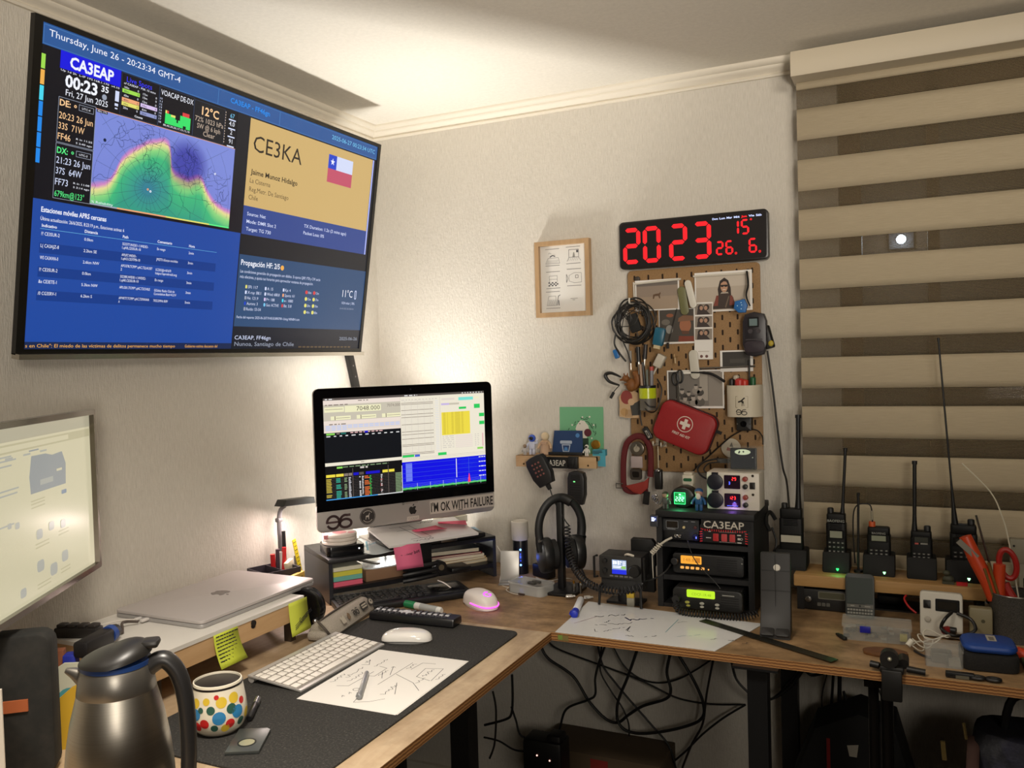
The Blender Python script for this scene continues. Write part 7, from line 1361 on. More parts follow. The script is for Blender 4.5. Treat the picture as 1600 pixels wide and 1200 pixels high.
# ---------------------------------------------------------------- small field radio
t = thing('field_radio', 'small black field radio with a blue and white screen on thin wire legs', 'radio', (.905, -.322, ZT))
fz = .098; fw, fh = .108, .056
b = B(); b.box((0, .035, fz), (fw, .07, fh), bev=.003); obj('case', b, mat('#1f1f1f', .5), t)
b = B(XZ @ T(0, fz, 0)); b.slab(fw, fh, .003, -.001, .003, ch=.001); obj('face', b, mat('#2b2a28', .5), t)
b = B(XZ @ T(-.002, fz + .002, .0032)); b.rect(-.0185, -.017, .0185, .018, 0); b.rect(-.0185, .007, .0185, .018, 1, .0003)
for k, (x, w_, h, y) in enumerate(((-.016, .004, .010, .005), (-.011, .005, .008, .006), (-.004, .004, .010, .005), (.001, .006, .003, .011), (.001, .003, .003, .006), (.009, .008, .002, .012), (.009, .008, .002, .008), (.009, .008, .002, .004), (-.016, .03, .002, .0005), (-.016, .02, .002, -.003))): b.rect(x, -(y + h), x + w_, -y, 2, .0005)
b.rect(.006, -.002, .017, .004, 3, .0006); obj('face>screen', b, [scr('#9fb4d8', .9), scr('#2030e0', 1.), scr('#f2f6ff', 1.3), scr('#9cd86a', .9)], t)
b = B(XZ @ T(.040, fz - .004, .003)); b.lathe([(.0145, 0), (.0145, .012), (.0125, .015), (.001, .015)], 26); obj('face>tuning_knob', b, mat('#151515', .4), t)
for z in (.016, -.008): b = B(XZ @ T(-.038, fz + z, .003)); b.lathe([(.006, 0), (.006, .010), (.001, .011)], 16); obj('knob', b, mat('#171717', .4), t)
b = B(XZ @ T(0, fz - .0215, .003))
for k in range(5): b.slab(.0095, .0045, .001, 0, .0016, ch=.0004, mx=T(-.022 + .0125 * k, 0, 0))
obj('face>soft_keys', b, mat('#6a6864', .5), t)
for s in (-1, 1): b = B(); b.tube([(s * .060, .0, fz + .026), (s * .064, -.012, fz + .026), (s * .064, -.012, fz - .026), (s * .060, .0, fz - .026)], .003, 8, sm=False); obj('handle', b, mat('#111111', .4), t)
b = B(); b.box((0, .03, fz - .043), (fw * .98, .05, .030), bev=.003); obj('battery_pack', b, mat('#202020', .6), t)
for s in (-1, 1): b = B(); b.tube([(s * .045, .05, fz - .03), (s * .052, -.006, fz - .05), (s * .054, -.010, .0035)], .0035, 8, sm=False); obj('wire_leg', b, BLK, t)
b = B(); b.cyl((0, .04, .004), (0, .04, fz - .058), .02); b.box((0, .045, .003), (.09, .05, .006)); obj('stand', b, BLK, t)
b = B(); b.tube([(.01, .01, fz + .0285), (.02, .0, fz + .034), (.034, .004, fz + .030)], .003, 6); obj('white_clip', b, mat('#c9c2b2', .5), t)
c, w_, h = span(985, 841, 1023, 872, -.235); b = B(XZ); b.prism([(-w_ / 2, -h), (w_ / 2, -h), (w_ / 2, h * .3), (w_ * .38, h / 2), (-w_ / 2 + .003, h / 2), (-w_ / 2, h / 2 - .003)], -.02, .0, ch=.002); b.box((0, -h - .03, -.01), (w_ * .9, .07, .018))
solo('desk_speaker', b, mat('#0d0d0d', .5), 'plain black speaker panel standing between field radio and rack', 'speaker', (c.x, c.y, c.z))
# ---------------------------------------------------------------- other things on the corner of the bench
t = thing('usb_microphone', 'white topped black cylinder with two blue lights by the wall', 'microphone', (.530, -.098, ZT))
b = B(); b.lathe([(.022, 0), (.022, .095), (.0215, .097)], 28); obj('lower_body', b, mat('#131318', .3), t)
b = B(); b.lathe([(.023, .0975), (.0245, .10), (.0245, .150), (.022, .152), (.020, .150)], 28); obj('white_top', b, mat('#cfc8bc', .5), t)
b = B(); a_ = math.atan2(-2.2, 1.0)
for z in (.072, .028): b.ball((.022 * math.cos(a_), .022 * math.sin(a_), z), .0028)
for z in (.060, .050, .040): b.ball((.022 * math.cos(a_), .022 * math.sin(a_), z), .0012, mi=1)
obj('blue_lights', b, [scr('#5a90ff', 8), scr('#2040ff', 4)], t)
light('blue_mic_light', 'POINT', (.545, -.135, ZT + .05), .04, (.1, .2, 1), .006)
t = thing('phone_stand', 'folded aluminium phone stand on the bench right of the black stand', 'stand', (.543, -.196, ZT), 18)
b = B(); b.box((0, -.010, .002), (.058, .070, .004), bev=.001); obj('base_plate', b, SIL, t)
b = B(RX(-13)); b.box((0, -.020, .044), (.052, .004, .080), bev=.001); obj('back_plate', b, mat('#bcbab6', .4, .6), t)
b = B(); b.box((0, -.036, .006), (.05, .004, .010), bev=.001); obj('lip', b, SIL, t)
b = B(); b.box((0, 0, .019), (.066, .032, .036), bev=.004); solo('black_adapter', b, mat('#151516', .5), 'black power adapter lying behind the headphone stand', 'adapter', (.612, -.120, ZT), (0, 0, -25))
b = B(); b.box((0, 0, .008), (.03, .018, .016), bev=.002); solo('black_block', b, BLK, 'small black block by the wall right of the blue lights', 'block', (.585, -.062, ZT), (0, 0, -10))
t = thing('parts_tray', 'clear plastic tray with grey bits inside beside the headphone stand', 'tray', (.640, -.272, ZT), -14)
b = B(); b.frame(rr(.115, .068, .016, 6), rr(.111, .064, .014, 6), .0, .026); b.slab(.112, .065, .015, 0, .002); b.frame(rr(.119, .072, .017, 6), rr(.111, .064, .014, 6), .024, .027); obj('tray', b, mat('#c9cac6', .2, 0, 0, .45), t)
b = B(); g = random.Random(2)
for k in range(9): b.box((g.uniform(-.045, .045), g.uniform(-.022, .022), .006 + .002 * k), (g.uniform(.012, .03), g.uniform(.008, .016), .006), k % 2, mx=RZ(0))
obj('contents', b, [mat('#4c4a46', .5), mat('#77746c', .5)], t)
for k, (dx, dy, lb) in enumerate(((0, 0, 'upright gold tipped coax connector nearest the headphone stand'), (.016, .004, 'upright gold tipped coax connector beside the field radio leg'))):
    p = at_z(897 + 10 * k, 928 - k, ZT); b = B(); b.cyl((0, 0, 0), (0, 0, .02), .0045, n=12); b.cyl((0, 0, .02), (0, 0, .028), .006, n=6); b.cyl((0, 0, .028), (0, 0, .036), .003, n=10, mi=1); solo('coax_connector', b, [STEEL, BRASS], lb, 'connector', p)
for k, (px_, py_) in enumerate(((889, 936), (917, 938))):
    p = at_z(px_, py_, ZT); b = B(RZ(30)); b.cyl((-.008, 0, .0065), (.008, 0, .0065), .0062, n=12); b.cyl((.008, 0, .0065), (.016, 0, .0065), .004, n=10); solo('coax_adapter', b, CHR, ['chrome coax adapter lying left of the blue marker cap', 'chrome coax adapter lying right of the blue marker cap'][k], 'connector', p)
p = at_z(985, 948, ZT); b = B(); b.box((0, 0, .011), (.018, .016, .022), 1, bev=.001); b.box((0, 0, .0275), (.0185, .0165, .011), 0, bev=.001); solo('yellow_cap_jar', b, [mat('#b79a2c', .45), mat('#b8b4a4', .2, 0, 0, .6)], 'tiny clear jar with a yellow cap on the whiteboard sheet', 'jar', p + V((0, .006, 0)), (0, 0, 6))
# thin cables on the bench corner
b = B(); b.tube([(.585, -.23, .745), (.57, -.28, .743), (.60, -.31, .7425), (.625, -.315, .7425)], .0012, 6); b.tube([(.60, -.15, .745), (.64, -.17, .744), (.69, -.15, .75), (.70, -.13, .744)], .0016, 6); b.cyl((.622, -.315, .7445), (.64, -.318, .7445), .0024, n=10, mi=1); solo('white_cable', b, [mat('#c9c2b4', .5), mat('#3a2a1e', .5)], 'thin white cable lying on the bench in front of the phone stand', 'cable')
b = B(); b.tube([(.488, -.165, .83), (.52, -.19, .80), (.515, -.2, .76), (.53, -.235, .7415), (.57, -.262, .7415)], .0012, 6); solo('white_cable', b, mat('#cfc9bc', .5), 'thin white cable hanging down beside the right end of the black stand', 'cable')
# ---------------------------------------------------------------- whiteboard sheet, ruler
b = B(); wl_ = [(.826, -.560), (1.185, -.560), (1.250, -.345), (.815, -.310)]; b.prism(wl_, .0003, .0016, 0)
zz = .0019; ink2 = 1
def ws(px0, py0, px1, py1, h, mi=1, r=.0011, seed=0):
    a, c = at_z(px0, py0), at_z(px1, py1); d = c - a; n = max(6, int(d.length / .005)); g = random.Random(seed); nrm = V((-d.y, d.x, 0)).normalized(); P = []
    for i in range(n + 1): q = a + d * (i / n) + nrm * (h * g.uniform(-.5, .5) * (1 if i % 2 else -1)); P.append((q.x, q.y, zz))
    for i in range(0, len(P) - 1):
        if g.random() > .18: b.line([P[i], P[i + 1]], r, mi)
def wl2(pts, mi=1, r=.0011): b.line([(at_z(*p).x, at_z(*p).y, zz) for p in pts], r, mi)
ws(930, 965, 977, 961, .012, 1, .0012, 1); wl2([(977, 966), (984, 970)], 2, .0022); ws(984, 970, 1020, 967, .010, 2, .0016, 2); ws(930, 978, 995, 974, .012, 1, .0009, 3); ws(945, 974, 955, 970, .006, 1, .0008, 4); ws(943, 988, 975, 981, .006, 1, .0007, 5); wl2([(978, 986), (985, 980), (980, 987), (984, 988)], 1, .001); wl2([(929, 984), (930, 988), (934, 988)], 1, .0007); ws(978, 994, 990, 996, .006, 1, .0009, 6); ws(1003, 996, 1030, 995, .008, 1, .0012, 7)
wl2([(897, 975), (934, 964)], 3, .0008); wl2([(1040, 989), (1060, 969)], 4, .0009); ws(1060, 975, 1072, 972, .008, 1, .0006, 8); ws(1058, 996, 1095, 993, .006, 4, .0006, 9); ws(1108, 1001, 1120, 999, .006, 1, .0006, 10); ws(1138, 1002, 1154, 1001, .008, 1, .001, 11); ws(1160, 1007, 1172, 1005, .005, 1, .0007, 12)
solo('whiteboard_sheet', b, [mat('#d4d4d3', .2), INK, mat('#191f4a', .6), mat('#8a6a78', .7), mat('#6f9aa0', .7)], 'white dry erase sheet with faded scribbles on the front of the workbench', 'whiteboard', (0, 0, ZT))
a, c = at_z(1098, 971), at_z(1304, 1035); d = c - a; ang = math.degrees(math.atan2(d.y, d.x)); b = B(); b.box((0, 0, .0018), (d.length, .024, .0014))
for k in range(42): b.box((-d.length / 2 + .01 + d.length * k / 44, .0085 if k % 5 else .0065, .0026), (.0005, .005 if k % 5 else .009, .0002), 1)
solo('steel_ruler', b, [mat('#54534a', .3, .9), mat('#1c1c18', .5)], 'dark steel ruler lying across the whiteboard sheet and bench', 'ruler', ((a.x + c.x) / 2, (a.y + c.y) / 2, ZT + .0014), (0, 0, ang))
b = B(); b.box((0, 0, 0), (.026, .0012, .012)); b.box((-.006, -.0008, .001), (.010, .0006, .010), 1); solo('edge_label', b, [mat('#7a6a3a', .7), mat('#6f8a3a', .7)], 'small green and tan label stuck on the plywood edge by the corner', 'label', (.846, -.5638, ZT - .0095))
# ---------------------------------------------------------------- right end of the workbench
t = thing('desk_microphone', 'dark grey slim desk microphone base with a round white button', 'microphone', (1.286, -.405, ZT), 4)
b = B(); b.prism([(.035, .0), (-.035, .0), (-.035, .010), (-.020, .022), (-.004, .05), (.008, .10), (.018, .175), (.030, .175), (.026, .1), (.030, .03)], -.032, .032, mx=YZ, ch=.003); obj('body', b, mat('#2a2928', .55), t)
b = B()
for x in (0,): b.box((0, -.0112, .044), (.001, .002, .06)); b.box((0, -.018, .105), (.062, .0016, .001))
tl = math.degrees(math.atan2(.010, .075)); Mx = T(0, .012, .13) @ RX(-tl) @ XZ
b = B(Mx); b.rect(-.0305, -.008, .0305, -.007, 0, .0012); b.rect(-.0305, .0345, .0305, .0355, 0, .004); b.rect(-.0005, -.045, .0005, .07, 0, .004); obj('groove', b, BLK, t)
b = B(Mx); b.lathe([(.0075, 0), (.0075, .0025), (.006, .004), (.001, .004)], 20, mx=T(.003, .014, -.002)); obj('white_button', b, mat('#cfcabe', .4), t)
b = B(); 
for s in (-1, 1): b.slab(.028, .020, .004, 0, .004, ch=.001, mx=T(s * .0155, -.030, .0125) @ RX(35))
obj('foot_key', b, mat('#1f1e1e', .5), t)
# plank with the handheld radios
PKZ = .826; pk0, pk1 = 1.300, 1.708
t = thing('radio_plank', 'rough wooden plank shelf carrying the row of handheld radios', 'shelf', ((pk0 + pk1) / 2, -.145, ZT))
b = B(); b.box((0, 0, PKZ - ZT - .014), (pk1 - pk0, .12, .028), bev=.002); obj('plank', b, wood('plank_wood', '#8a6840', '#a8824f', '#bd9762', 'x', .8, .6, .25), t)
for s in (-1, 1): b = B(); b.box((s * .19, .0, (PKZ - ZT - .028) / 2), (.016, .10, PKZ - ZT - .0285)); obj('support', b, BLK, t)
hb = mat('#0d0d0d', .55, 0, 0, 1., 0., 0., .3); hb2 = mat('#121211', .65, 0, 0, 1., 0., 0., .3); kcol = mat('#8a8a84', .5)
def handheld(label, px, w_, h, ant, led=None, y=-.125, lcd='#8f907c', lcd_z=.62, label_txt=None, cradle=.046, rz=0, knob=1, big=False, lcd_w=.6):
    p = at_y(px, 885, y); t = thing('handheld_radio', label, 'radio', (p.x, y, PKZ), rz)
    b = B(); cw = w_ * 1.35; b.prism([(.035, 0), (-.040, 0), (-.040, .012), (-.022, cradle), (.030, cradle), (.035, .04)], -cw / 2, cw / 2, mx=YZ, ch=.004); obj('charging_cradle', b, hb2, t)
    b = B(); z0 = .014; d = .032; b.slab(w_, d, .007, z0, z0 + h * .82, ch=.003); b.slab(w_ * .94, d * .9, .006, z0 + h * .8, z0 + h, ch=.004); obj('body', b, hb, t)
    f = -d / 2 - .0004
    b = B(XZ @ T(0, z0, -f)); zl = h * lcd_z; b.slab(w_ * .8, h * .18, .002, -.001, .0008, 1, mx=T(0, zl, 0)); b.rect(-w_ * lcd_w / 2, -(zl + h * .065), w_ * lcd_w / 2, -(zl - h * .065), 0, .0011)
    if label_txt: b.text(label_txt, 0, h * .84, h * .05, 2, al='c', z=.0006, bold=.02)
    obj('body>display', b, [mat(lcd, .3), mat('#0b0b0b', .3), kcol], t)
    if not big:
        b = B(XZ @ T(0, z0, -f)); 
        for r in range(4):
            for c in range(4): b.slab(w_ * .16, h * .045, .001, 0, .0014, 0, mx=T((c - 1.5) * w_ * .21, h * (.44 - .085 * r), 0)); b.rect((c - 1.5) * w_ * .21 - w_ * .04, -(h * (.44 - .085 * r) + .0012), (c - 1.5) * w_ * .21 + w_ * .04, -(h * (.44 - .085 * r) - .0012), 1, .0016)
        obj('body>keypad', b, [mat('#222222', .5), kcol], t)
    b = B(XZ @ T(0, z0, -f))
    for r in range(5): b.rect(-w_ * .3, -(h * (.70 + .03 * r)), w_ * .3, -(h * (.70 + .03 * r) - .0012), 0, .0005)
    obj('body>speaker_slots', b, BLKG, t)
    b = B(); kx = -knob * w_ * .28; b.lathe([(.0075, z0 + h - .001), (.0075, z0 + h + .010), (.006, z0 + h + .012), (.001, z0 + h + .012)], 14, mx=T(kx, 0, 0)); obj('volume_knob', b, mat('#c2521f' if ant == 'loop' else '#141414', .5), t)
    ax = knob * w_ * .3
    if ant == 'loop':
        b = B(); b.lathe([(.004, z0 + h), (.004, z0 + h + .010), (.001, z0 + h + .010)], 10, mx=T(-w_ * .3, 0, 0)); obj('antenna_socket', b, BRASS, t)
    else:
        top = at_y(*ant[0], y); base = V((p.x + ax, y, PKZ + z0 + h)); L_ = top - V((p.x, y, PKZ)); a0 = V((ax, 0, z0 + h - .004)); rr0, rr1 = ant[1]
        if rz: L_ = RZ(-rz) @ L_
        b = B(); b.tube([a0, a0.lerp(L_, .12), a0.lerp(L_, .25), a0.lerp(L_, .6), L_], lambda q: rr0 + (rr1 - rr0) * min(1, q / .35), 10, sm=False); b.cyl(L_ - (L_ - a0).normalized() * .008, L_, rr1 * 1.35, n=10); obj('antenna', b, BLK, t)
    if led:
        b = B(XZ @ T(0, 0, .0405)); b.rect(led[1] - .003, -.012, led[1] + .003, -.009, 0, .0004) if not big else None; b.prism(circ(.002, 10, led[1], .008), -.001, .0012); obj('charging_cradle>charge_light', b, scr(led[0], 2.5), t)
    return t
handheld('tall handheld radio with a thick antenna and a white label left of the blind', 1238, .056, .132, ((1247, 648), (.0085, .0055)), ('#66ffa0', -.004), lcd='#b9b4a4', lcd_z=.44, big=True, y=-.130, knob=1, lcd_w=.84)
handheld('handheld radio with a green glowing charger, first on the plank in front of the blind', 1308, .046, .124, ((1321, 700), (.0062, .0036)), ('#30ff70', .004), label_txt='BAOFENG', lcd='#8f8f80', lcd_z=.60)
light('charger_glow_light', 'POINT', at_y(1308, 890, -.19), .012, (.1, 1, .3), .005)
t = handheld('handheld radio with an orange knob and a looped thin antenna cable', 1374, .052, .096, 'loop', ('#a0ffb0', .012), label_txt='BAOFENG', lcd='#8b8f7c', lcd_z=.74)
handheld('handheld radio with a small red badge, fourth along the plank', 1440, .047, .092, ((1429, 720), (.0075, .0046)), None, lcd='#3a3c36', lcd_z=.80, knob=-1)
p = at_y(1433, 850, -.147); b = B(XZ); b.rect(-.005, -.002, .003, .002, 0); b.rect(.007, -.002, .022, .0015, 1); solo('radio_badge', b, [mat('#b0504a', .5), mat('#8e8d86', .5)], 'small red and grey badge on the fourth handheld radio', 'badge', V((p.x, -.1423, p.z)))
handheld('handheld radio with a very long whip antenna, at the right end of the plank', 1506, .056, .112, ((1466, 528), (.008, .0022)), ('#b0ffc0', .008), lcd='#23241f', lcd_z=.66, knob=-1)
b = B(); b.tube([at_y(x, y, -.13) for x, y in ((1363, 817), (1363, 806), (1360, 790), (1351, 787), (1340, 789), (1334, 800), (1333, 830), (1336, 880))], .0016, 8); b.cyl(at_y(1363, 812, -.13), at_y(1362, 798, -.13), .003, n=8, mi=1); solo('loop_cable', b, [BLK, mat('#a9a28e', .4, .5)], 'thin black coax loop from the third handheld radio', 'cable')
p, q = at_y(1341, 893, -.14), at_y(1341, 770, -.14); p.z = PKZ; b = B(); b.cyl((0, 0, 0), q - p, .0028, n=10); b.cyl((0, 0, 0), (0, 0, .006), .01, n=14); b.cyl((q - p) * .96, q - p, .0036, n=8); solo('whip_antenna', b, BLK, 'thin black whip antenna standing between second and third handheld radios', 'antenna', p)
p = at_y(1503, 904, -.19); b = B(); b.box((0, 0, .0035), (.022, .008, .007)); solo('red_clip', b, RED, 'small red clip lying on the plank edge by the last radio', 'clip', V((p.x, -.192, PKZ + .0003)))
p = at_y(1481, 890, -.17); b = B(); b.ball((0, 0, .010), .013, (.9, .6, .75)); b.ball((-.003, -.002, .024), .008, (1, .8, .8)); b.box((0, 0, .003), (.024, .016, .006)); solo('small_figurine', b, mat('#3a3a2a', .6), 'tiny dark green figurine between the fourth and fifth handheld radios', 'figurine', V((p.x, -.183, PKZ + .0003)))
# below the plank
t = thing('car_radio', 'dark car radio unit with a dim display tucked under the plank', 'radio', (1.372, -.190, ZT))
b = B(); b.box((0, .06, .026), (.105, .13, .050), bev=.003); obj('case', b, mat('#151515', .5), t)
b = B(XZ @ T(0, .026, .0054)); b.slab(.058, .016, .002, 0, .0008, 0, mx=T(.012, .012, 0)); b.frame(rr(.06, .018, .002, 2, .012, .012), rr(.056, .014, .002, 2, .012, .012), .0006, .001, 1); obj('display', b, [mat('#4a4a3a', .3), mat('#6b6a60', .4)], t)
b = B(XZ @ T(0, .026, .005))
for k in range(3): b.slab(.008, .008, .001, 0, .0016, 0, mx=T(-.016 + .010 * k, -.010, 0))
obj('buttons', b, mat('#55544e', .5), t)
b = B(XZ @ T(-.040, .028, .005)); b.prism(circ(.007, 14), 0, .008, ch=.001); obj('knob', b, STEEL, t)
b = B(); b.box((0, 0, .002), (.22, .09, .004)); b.box((0, .02, .015), (.06, .05, .022), bev=.004); solo('black_case', b, BLK, 'flat black case lying in the shade under the plank', 'case', (1.51, -.10, ZT), (0, 0, 0))
t = thing('keyboard_phone', 'dark grey phone with a keyboard row leaning below the plank', 'phone', (1.448, -.232, ZT), 2)
b = B(T(0, .0, .0) @ RX(-14)); b.slab(.063, .100, .010, -.006, .006, ch=.002, mx=XZ @ T(0, .053, 0)); obj('body', b, mat('#262a28', .45), t)
b = B(T(0, 0, 0) @ RX(-14) @ XZ @ T(0, .053, .0064)); b.rect(-.028, -.040, .028, .018, 0); obj('screen', b, mat('#3a413e', .25), t)
b = B(RX(-14) @ XZ @ T(0, .053, .0064)); b.rect(-.028, .020, .028, .0275, 0)
for r in range(2):
    for c in range(9): b.rect(-.027 + .0061 * c, .030 + .007 * r, -.0222 + .0061 * c, .0345 + .007 * r, 1, .0002)
b.rect(-.020, .022, -.012, .025, 1, .0003); b.rect(-.002, .021, .002, .026, 2, .0003); b.rect(.010, .022, .022, .025, 1, .0003); obj('keys', b, [mat('#55544c', .4), mat('#7d7c74', .4), mat('#1a1a1a', .3)], t)
t = thing('parts_box', 'long clear plastic parts box with a blue latch on the bench', 'box', (1.487, -.352, ZT), 2)
b = B(); b.frame(rr(.134, .070, .004, 3), rr(.131, .067, .003, 3), 0, .028); b.slab(.132, .068, .003, 0, .0015)
for x in (-.022, .022): b.box((x, 0, .014), (.001, .066, .026))
obj('tray', b, mat('#c4c6c0', .15, 0, 0, .16), t)
b = B(); b.frame(rr(.138, .074, .004, 3), rr(.134, .070, .003, 3), .0285, .034); b.slab(.136, .072, .004, .033, .0345); obj('lid', b, mat('#c4c6c0', .12, 0, 0, .16), t)
b = B(); b.box((-.022, -.0385, .026), (.021, .003, .014), bev=.001); obj('lid>latch', b, mat('#161a8a', .4), t)
b = B(); g = random.Random(5)
for k in range(26): b.box((g.uniform(-.06, .06), g.uniform(-.028, .028), g.uniform(.004, .02)), (g.uniform(.004, .012), g.uniform(.003, .008), g.uniform(.003, .006)), k % 3)
b.box((.052, -.025, .012), (.014, .008, .014), 3); obj('contents', b, [mat('#6a675e', .5), mat('#8f8a7c', .5), mat('#2f2d2a', .5), mat('#a9a046', .5)], t)
b = B(); b.slab(.01, .028, .003, 0, .007, ch=.002); b.box((0, .017, .0035), (.007, .010, .004)); solo('usb_stick', b, mat('#131312', .5), 'small black USB stick lying on the bare bench', 'usb stick', at_z(1316, 998) + V((0, 0, .0003)), (0, 0, 32))
t = thing('bench_meter', 'white bench power meter with a dark display and a rocker switch', 'meter', (1.613, -.305, ZT), -2)
b = B(RX(-6)); b.slab(.082, .094, .007, -.012, .012, ch=.003, mx=XZ @ T(0, .0485, 0)); obj('case', b, mat('#c6c1b4', .45), t)
b = B(RX(-6) @ XZ @ T(0, .0485, .0122)); b.slab(.046, .026, .002, 0, .001, 0, mx=T(.012, .021, 0)); b.rect(-.006, -.029, .030, -.013, 1, .0014); obj('display', b, [mat('#131211', .3), mat('#24211c', .2)], t)
b = B(RX(-6) @ XZ @ T(-.027, .0695, .0122)); b.slab(.014, .017, .001, 0, .003, ch=.0006); obj('rocker_switch', b, mat('#141211', .4), t)
b = B(RX(-6) @ XZ @ T(-.026, .038, .0122)); b.prism(circ(.006, 16), 0, .004, ch=.001); obj('terminal', b, mat('#a8a296', .4), t)
b = B(); b.tube([at_z(1487, 957, .80), at_z(1476, 968, .79), at_z(1471, 982, .77), at_z(1488, 993, .765), at_z(1508, 992, .765), at_z(1524, 984, .775), at_z(1517, 968, .79), at_z(1495, 958, .80)], .0035, 8); b.cyl(at_z(1474, 985, .765), at_z(1482, 984, .765), .008, n=12, mi=1); b.cyl(at_z(1482, 984, .765), at_z(1494, 986, .765), .0072, n=12); solo('looped_cable', b, [BLK, mat('#7a1c1a', .45)], 'black cord with a red tipped plug looped in front of the white bench meter', 'cable')
b = B(); b.box((0, 0, .034), (.044, .024, .066), bev=.004); b.flat(circ(.004, 10, .004, .04), .0122, 1, mx=XZ); solo('beige_box', b, [mat('#837a5e', .5), mat('#4a452f', .6)], 'beige plastic box standing right of the white bench meter', 'box', (1.688, -.285, ZT))
b = B(); g = random.Random(12)
for k in range(4): cx, cy = 1.563 + .013 * k, -.405 + .008 * k; b.tube([(cx + (.016 + .003 * k) * math.cos(a), cy + .018 * math.sin(a), .748 + .006 * k + .006 * math.sin(a * 2 + k)) for a in [2 * PI * i / 10 for i in range(10)]], .0013, 6, closed=True)
b.tube([(1.56, -.43, .745), (1.578, -.452, .744), (1.60, -.462, .743)], .0022, 6, 1); b.cyl((1.548, -.425, .752), (1.556, -.418, .762), .0058, n=10); solo('white_wire_tangle', b, [mat('#c9c4b4', .5), BLK], 'tangle of thin white wires between parts box and bench meter', 'cable')
b = B(); b.tube([at_y(1416, 930, -.21), at_y(1413, 936, -.22), at_y(1420, 948, -.24), at_y(1432, 958, -.25)], .0022, 6); solo('red_wire', b, RED, 'red wire hanging below the plank', 'cable')
t = thing('small_parts_box', 'small clear plastic box near the front edge of the bench', 'box', (1.612, -.470, ZT), 2)
b = B(); b.frame(rr(.066, .058, .005, 3), rr(.063, .055, .004, 3), 0, .030); b.slab(.065, .057, .005, 0, .0015); b.box((.004, 0, .014), (.001, .055, .026)); obj('tray', b, mat('#c9c9c2', .15, 0, 0, .2), t)
b = B(); b.slab(.068, .060, .005, .0305, .037, ch=.001); obj('lid', b, mat('#c9c9c2', .12, 0, 0, .2), t)
b = B(); b.box((-.004, .006, .012), (.036, .03, .018), 0); b.box((.018, -.012, .008), (.02, .02, .012), 1); obj('contents', b, [mat('#55524a', .5), mat('#8a867a', .5)], t)
t = thing('blue_pouch', 'blue topped black zipped pouch at the right end of the bench', 'pouch', (1.690, -.452, ZT), 3)
b = B(); b.slab(.098, .092, .018, 0, .032, ch=.005); obj('lower_case', b, speckle('black_canvas', '#100f0e', '#1c1a17', 300, .4, .7, .9, .3), t)
b = B(); b.slab(.094, .086, .022, .033, .050, ch=.010, n=6); obj('blue_top', b, mat('#163f8a', .5), t)
b = B(); b.box((.006, .008, .0506), (.016, .034, .0006), 0); b.box((.006, .004, .0512), (.009, .02, .0004), 1); obj('blue_top>label_patch', b, [mat('#a9a496', .6), mat('#6d6a62', .6)], t)
o = [(.042 * math.cos(R(a)) * (1 + .04 * math.sin(a * .13)), .026 * math.sin(R(a))) for a in range(0, 360, 12)]; b = B(); b.prism(o, 0, .006, ch=.001); solo('wood_coaster', b, wood('coaster_wood', '#4f2f16', '#69421f', '#7a5029', 'x', 2), 'oval brown wooden coaster on the bench behind the clamp', 'coaster', (1.506, -.455, ZT), (0, 0, 5))
t = thing('bench_clamp', 'black clamp with a round knob gripping the front edge of the bench', 'clamp', (1.517, -.548, ZT))
b = B(); b.box((.004, .0, .008), (.042, .05, .014), bev=.003); b.box((.004, -.024, -.02), (.036, .012, .06), bev=.003); b.box((.004, -.006, -.036), (.036, .04, .010), bev=.002); obj('jaw', b, mat('#131210', .5), t)
b = B(); b.cyl((.0, -.028, .030), (.0, -.008, .030), .0165, n=24); b.cyl((.024, -.01, .018), (.024, .015, .022), .010, n=14); obj('knob', b, mat('#1a1816', .45), t)
b = B(); b.ball((.001, -.0285, .031), .0042); obj('knob>bolt', b, mat('#b9b39c', .3, .6), t)
b = B(); b.tube([(-.018, -.015, .012), (-.034, -.012, .013)], .0065, 10); obj('arm', b, mat('#151311', .5), t)
b = B(); b.tube([(.03, -.01, .010), (.062, -.012, .008)], .006, 10); obj('arm', b, mat('#151311', .5), t)
for k, (px_, lb) in enumerate(((1500, 'black clip with pale label on the bench edge, the left one'), (1540, 'pair of small black rings on the bench edge below the blue pouch'))):
    p = at_z(px_, 1062 + 3 * k); p.y = -.553
    b = B()
    if k == 0: b.box((0, 0, .006), (.048, .012, .011), bev=.002); b.box((.004, -.0064, .004), (.022, .0006, .006), 1)
    else:
        for s in (-1, 1): b.tube([(s * .013 + .010 * math.cos(a), .005 * math.sin(a), .005) for a in [2 * PI * i / 12 for i in range(12)]], .0042, 8, closed=True)
    solo(['edge_clip', 'rubber_rings'][k], b, [BLK, mat('#5a5648', .6)], lb, 'clip', p + V((0, .006, .0004)))
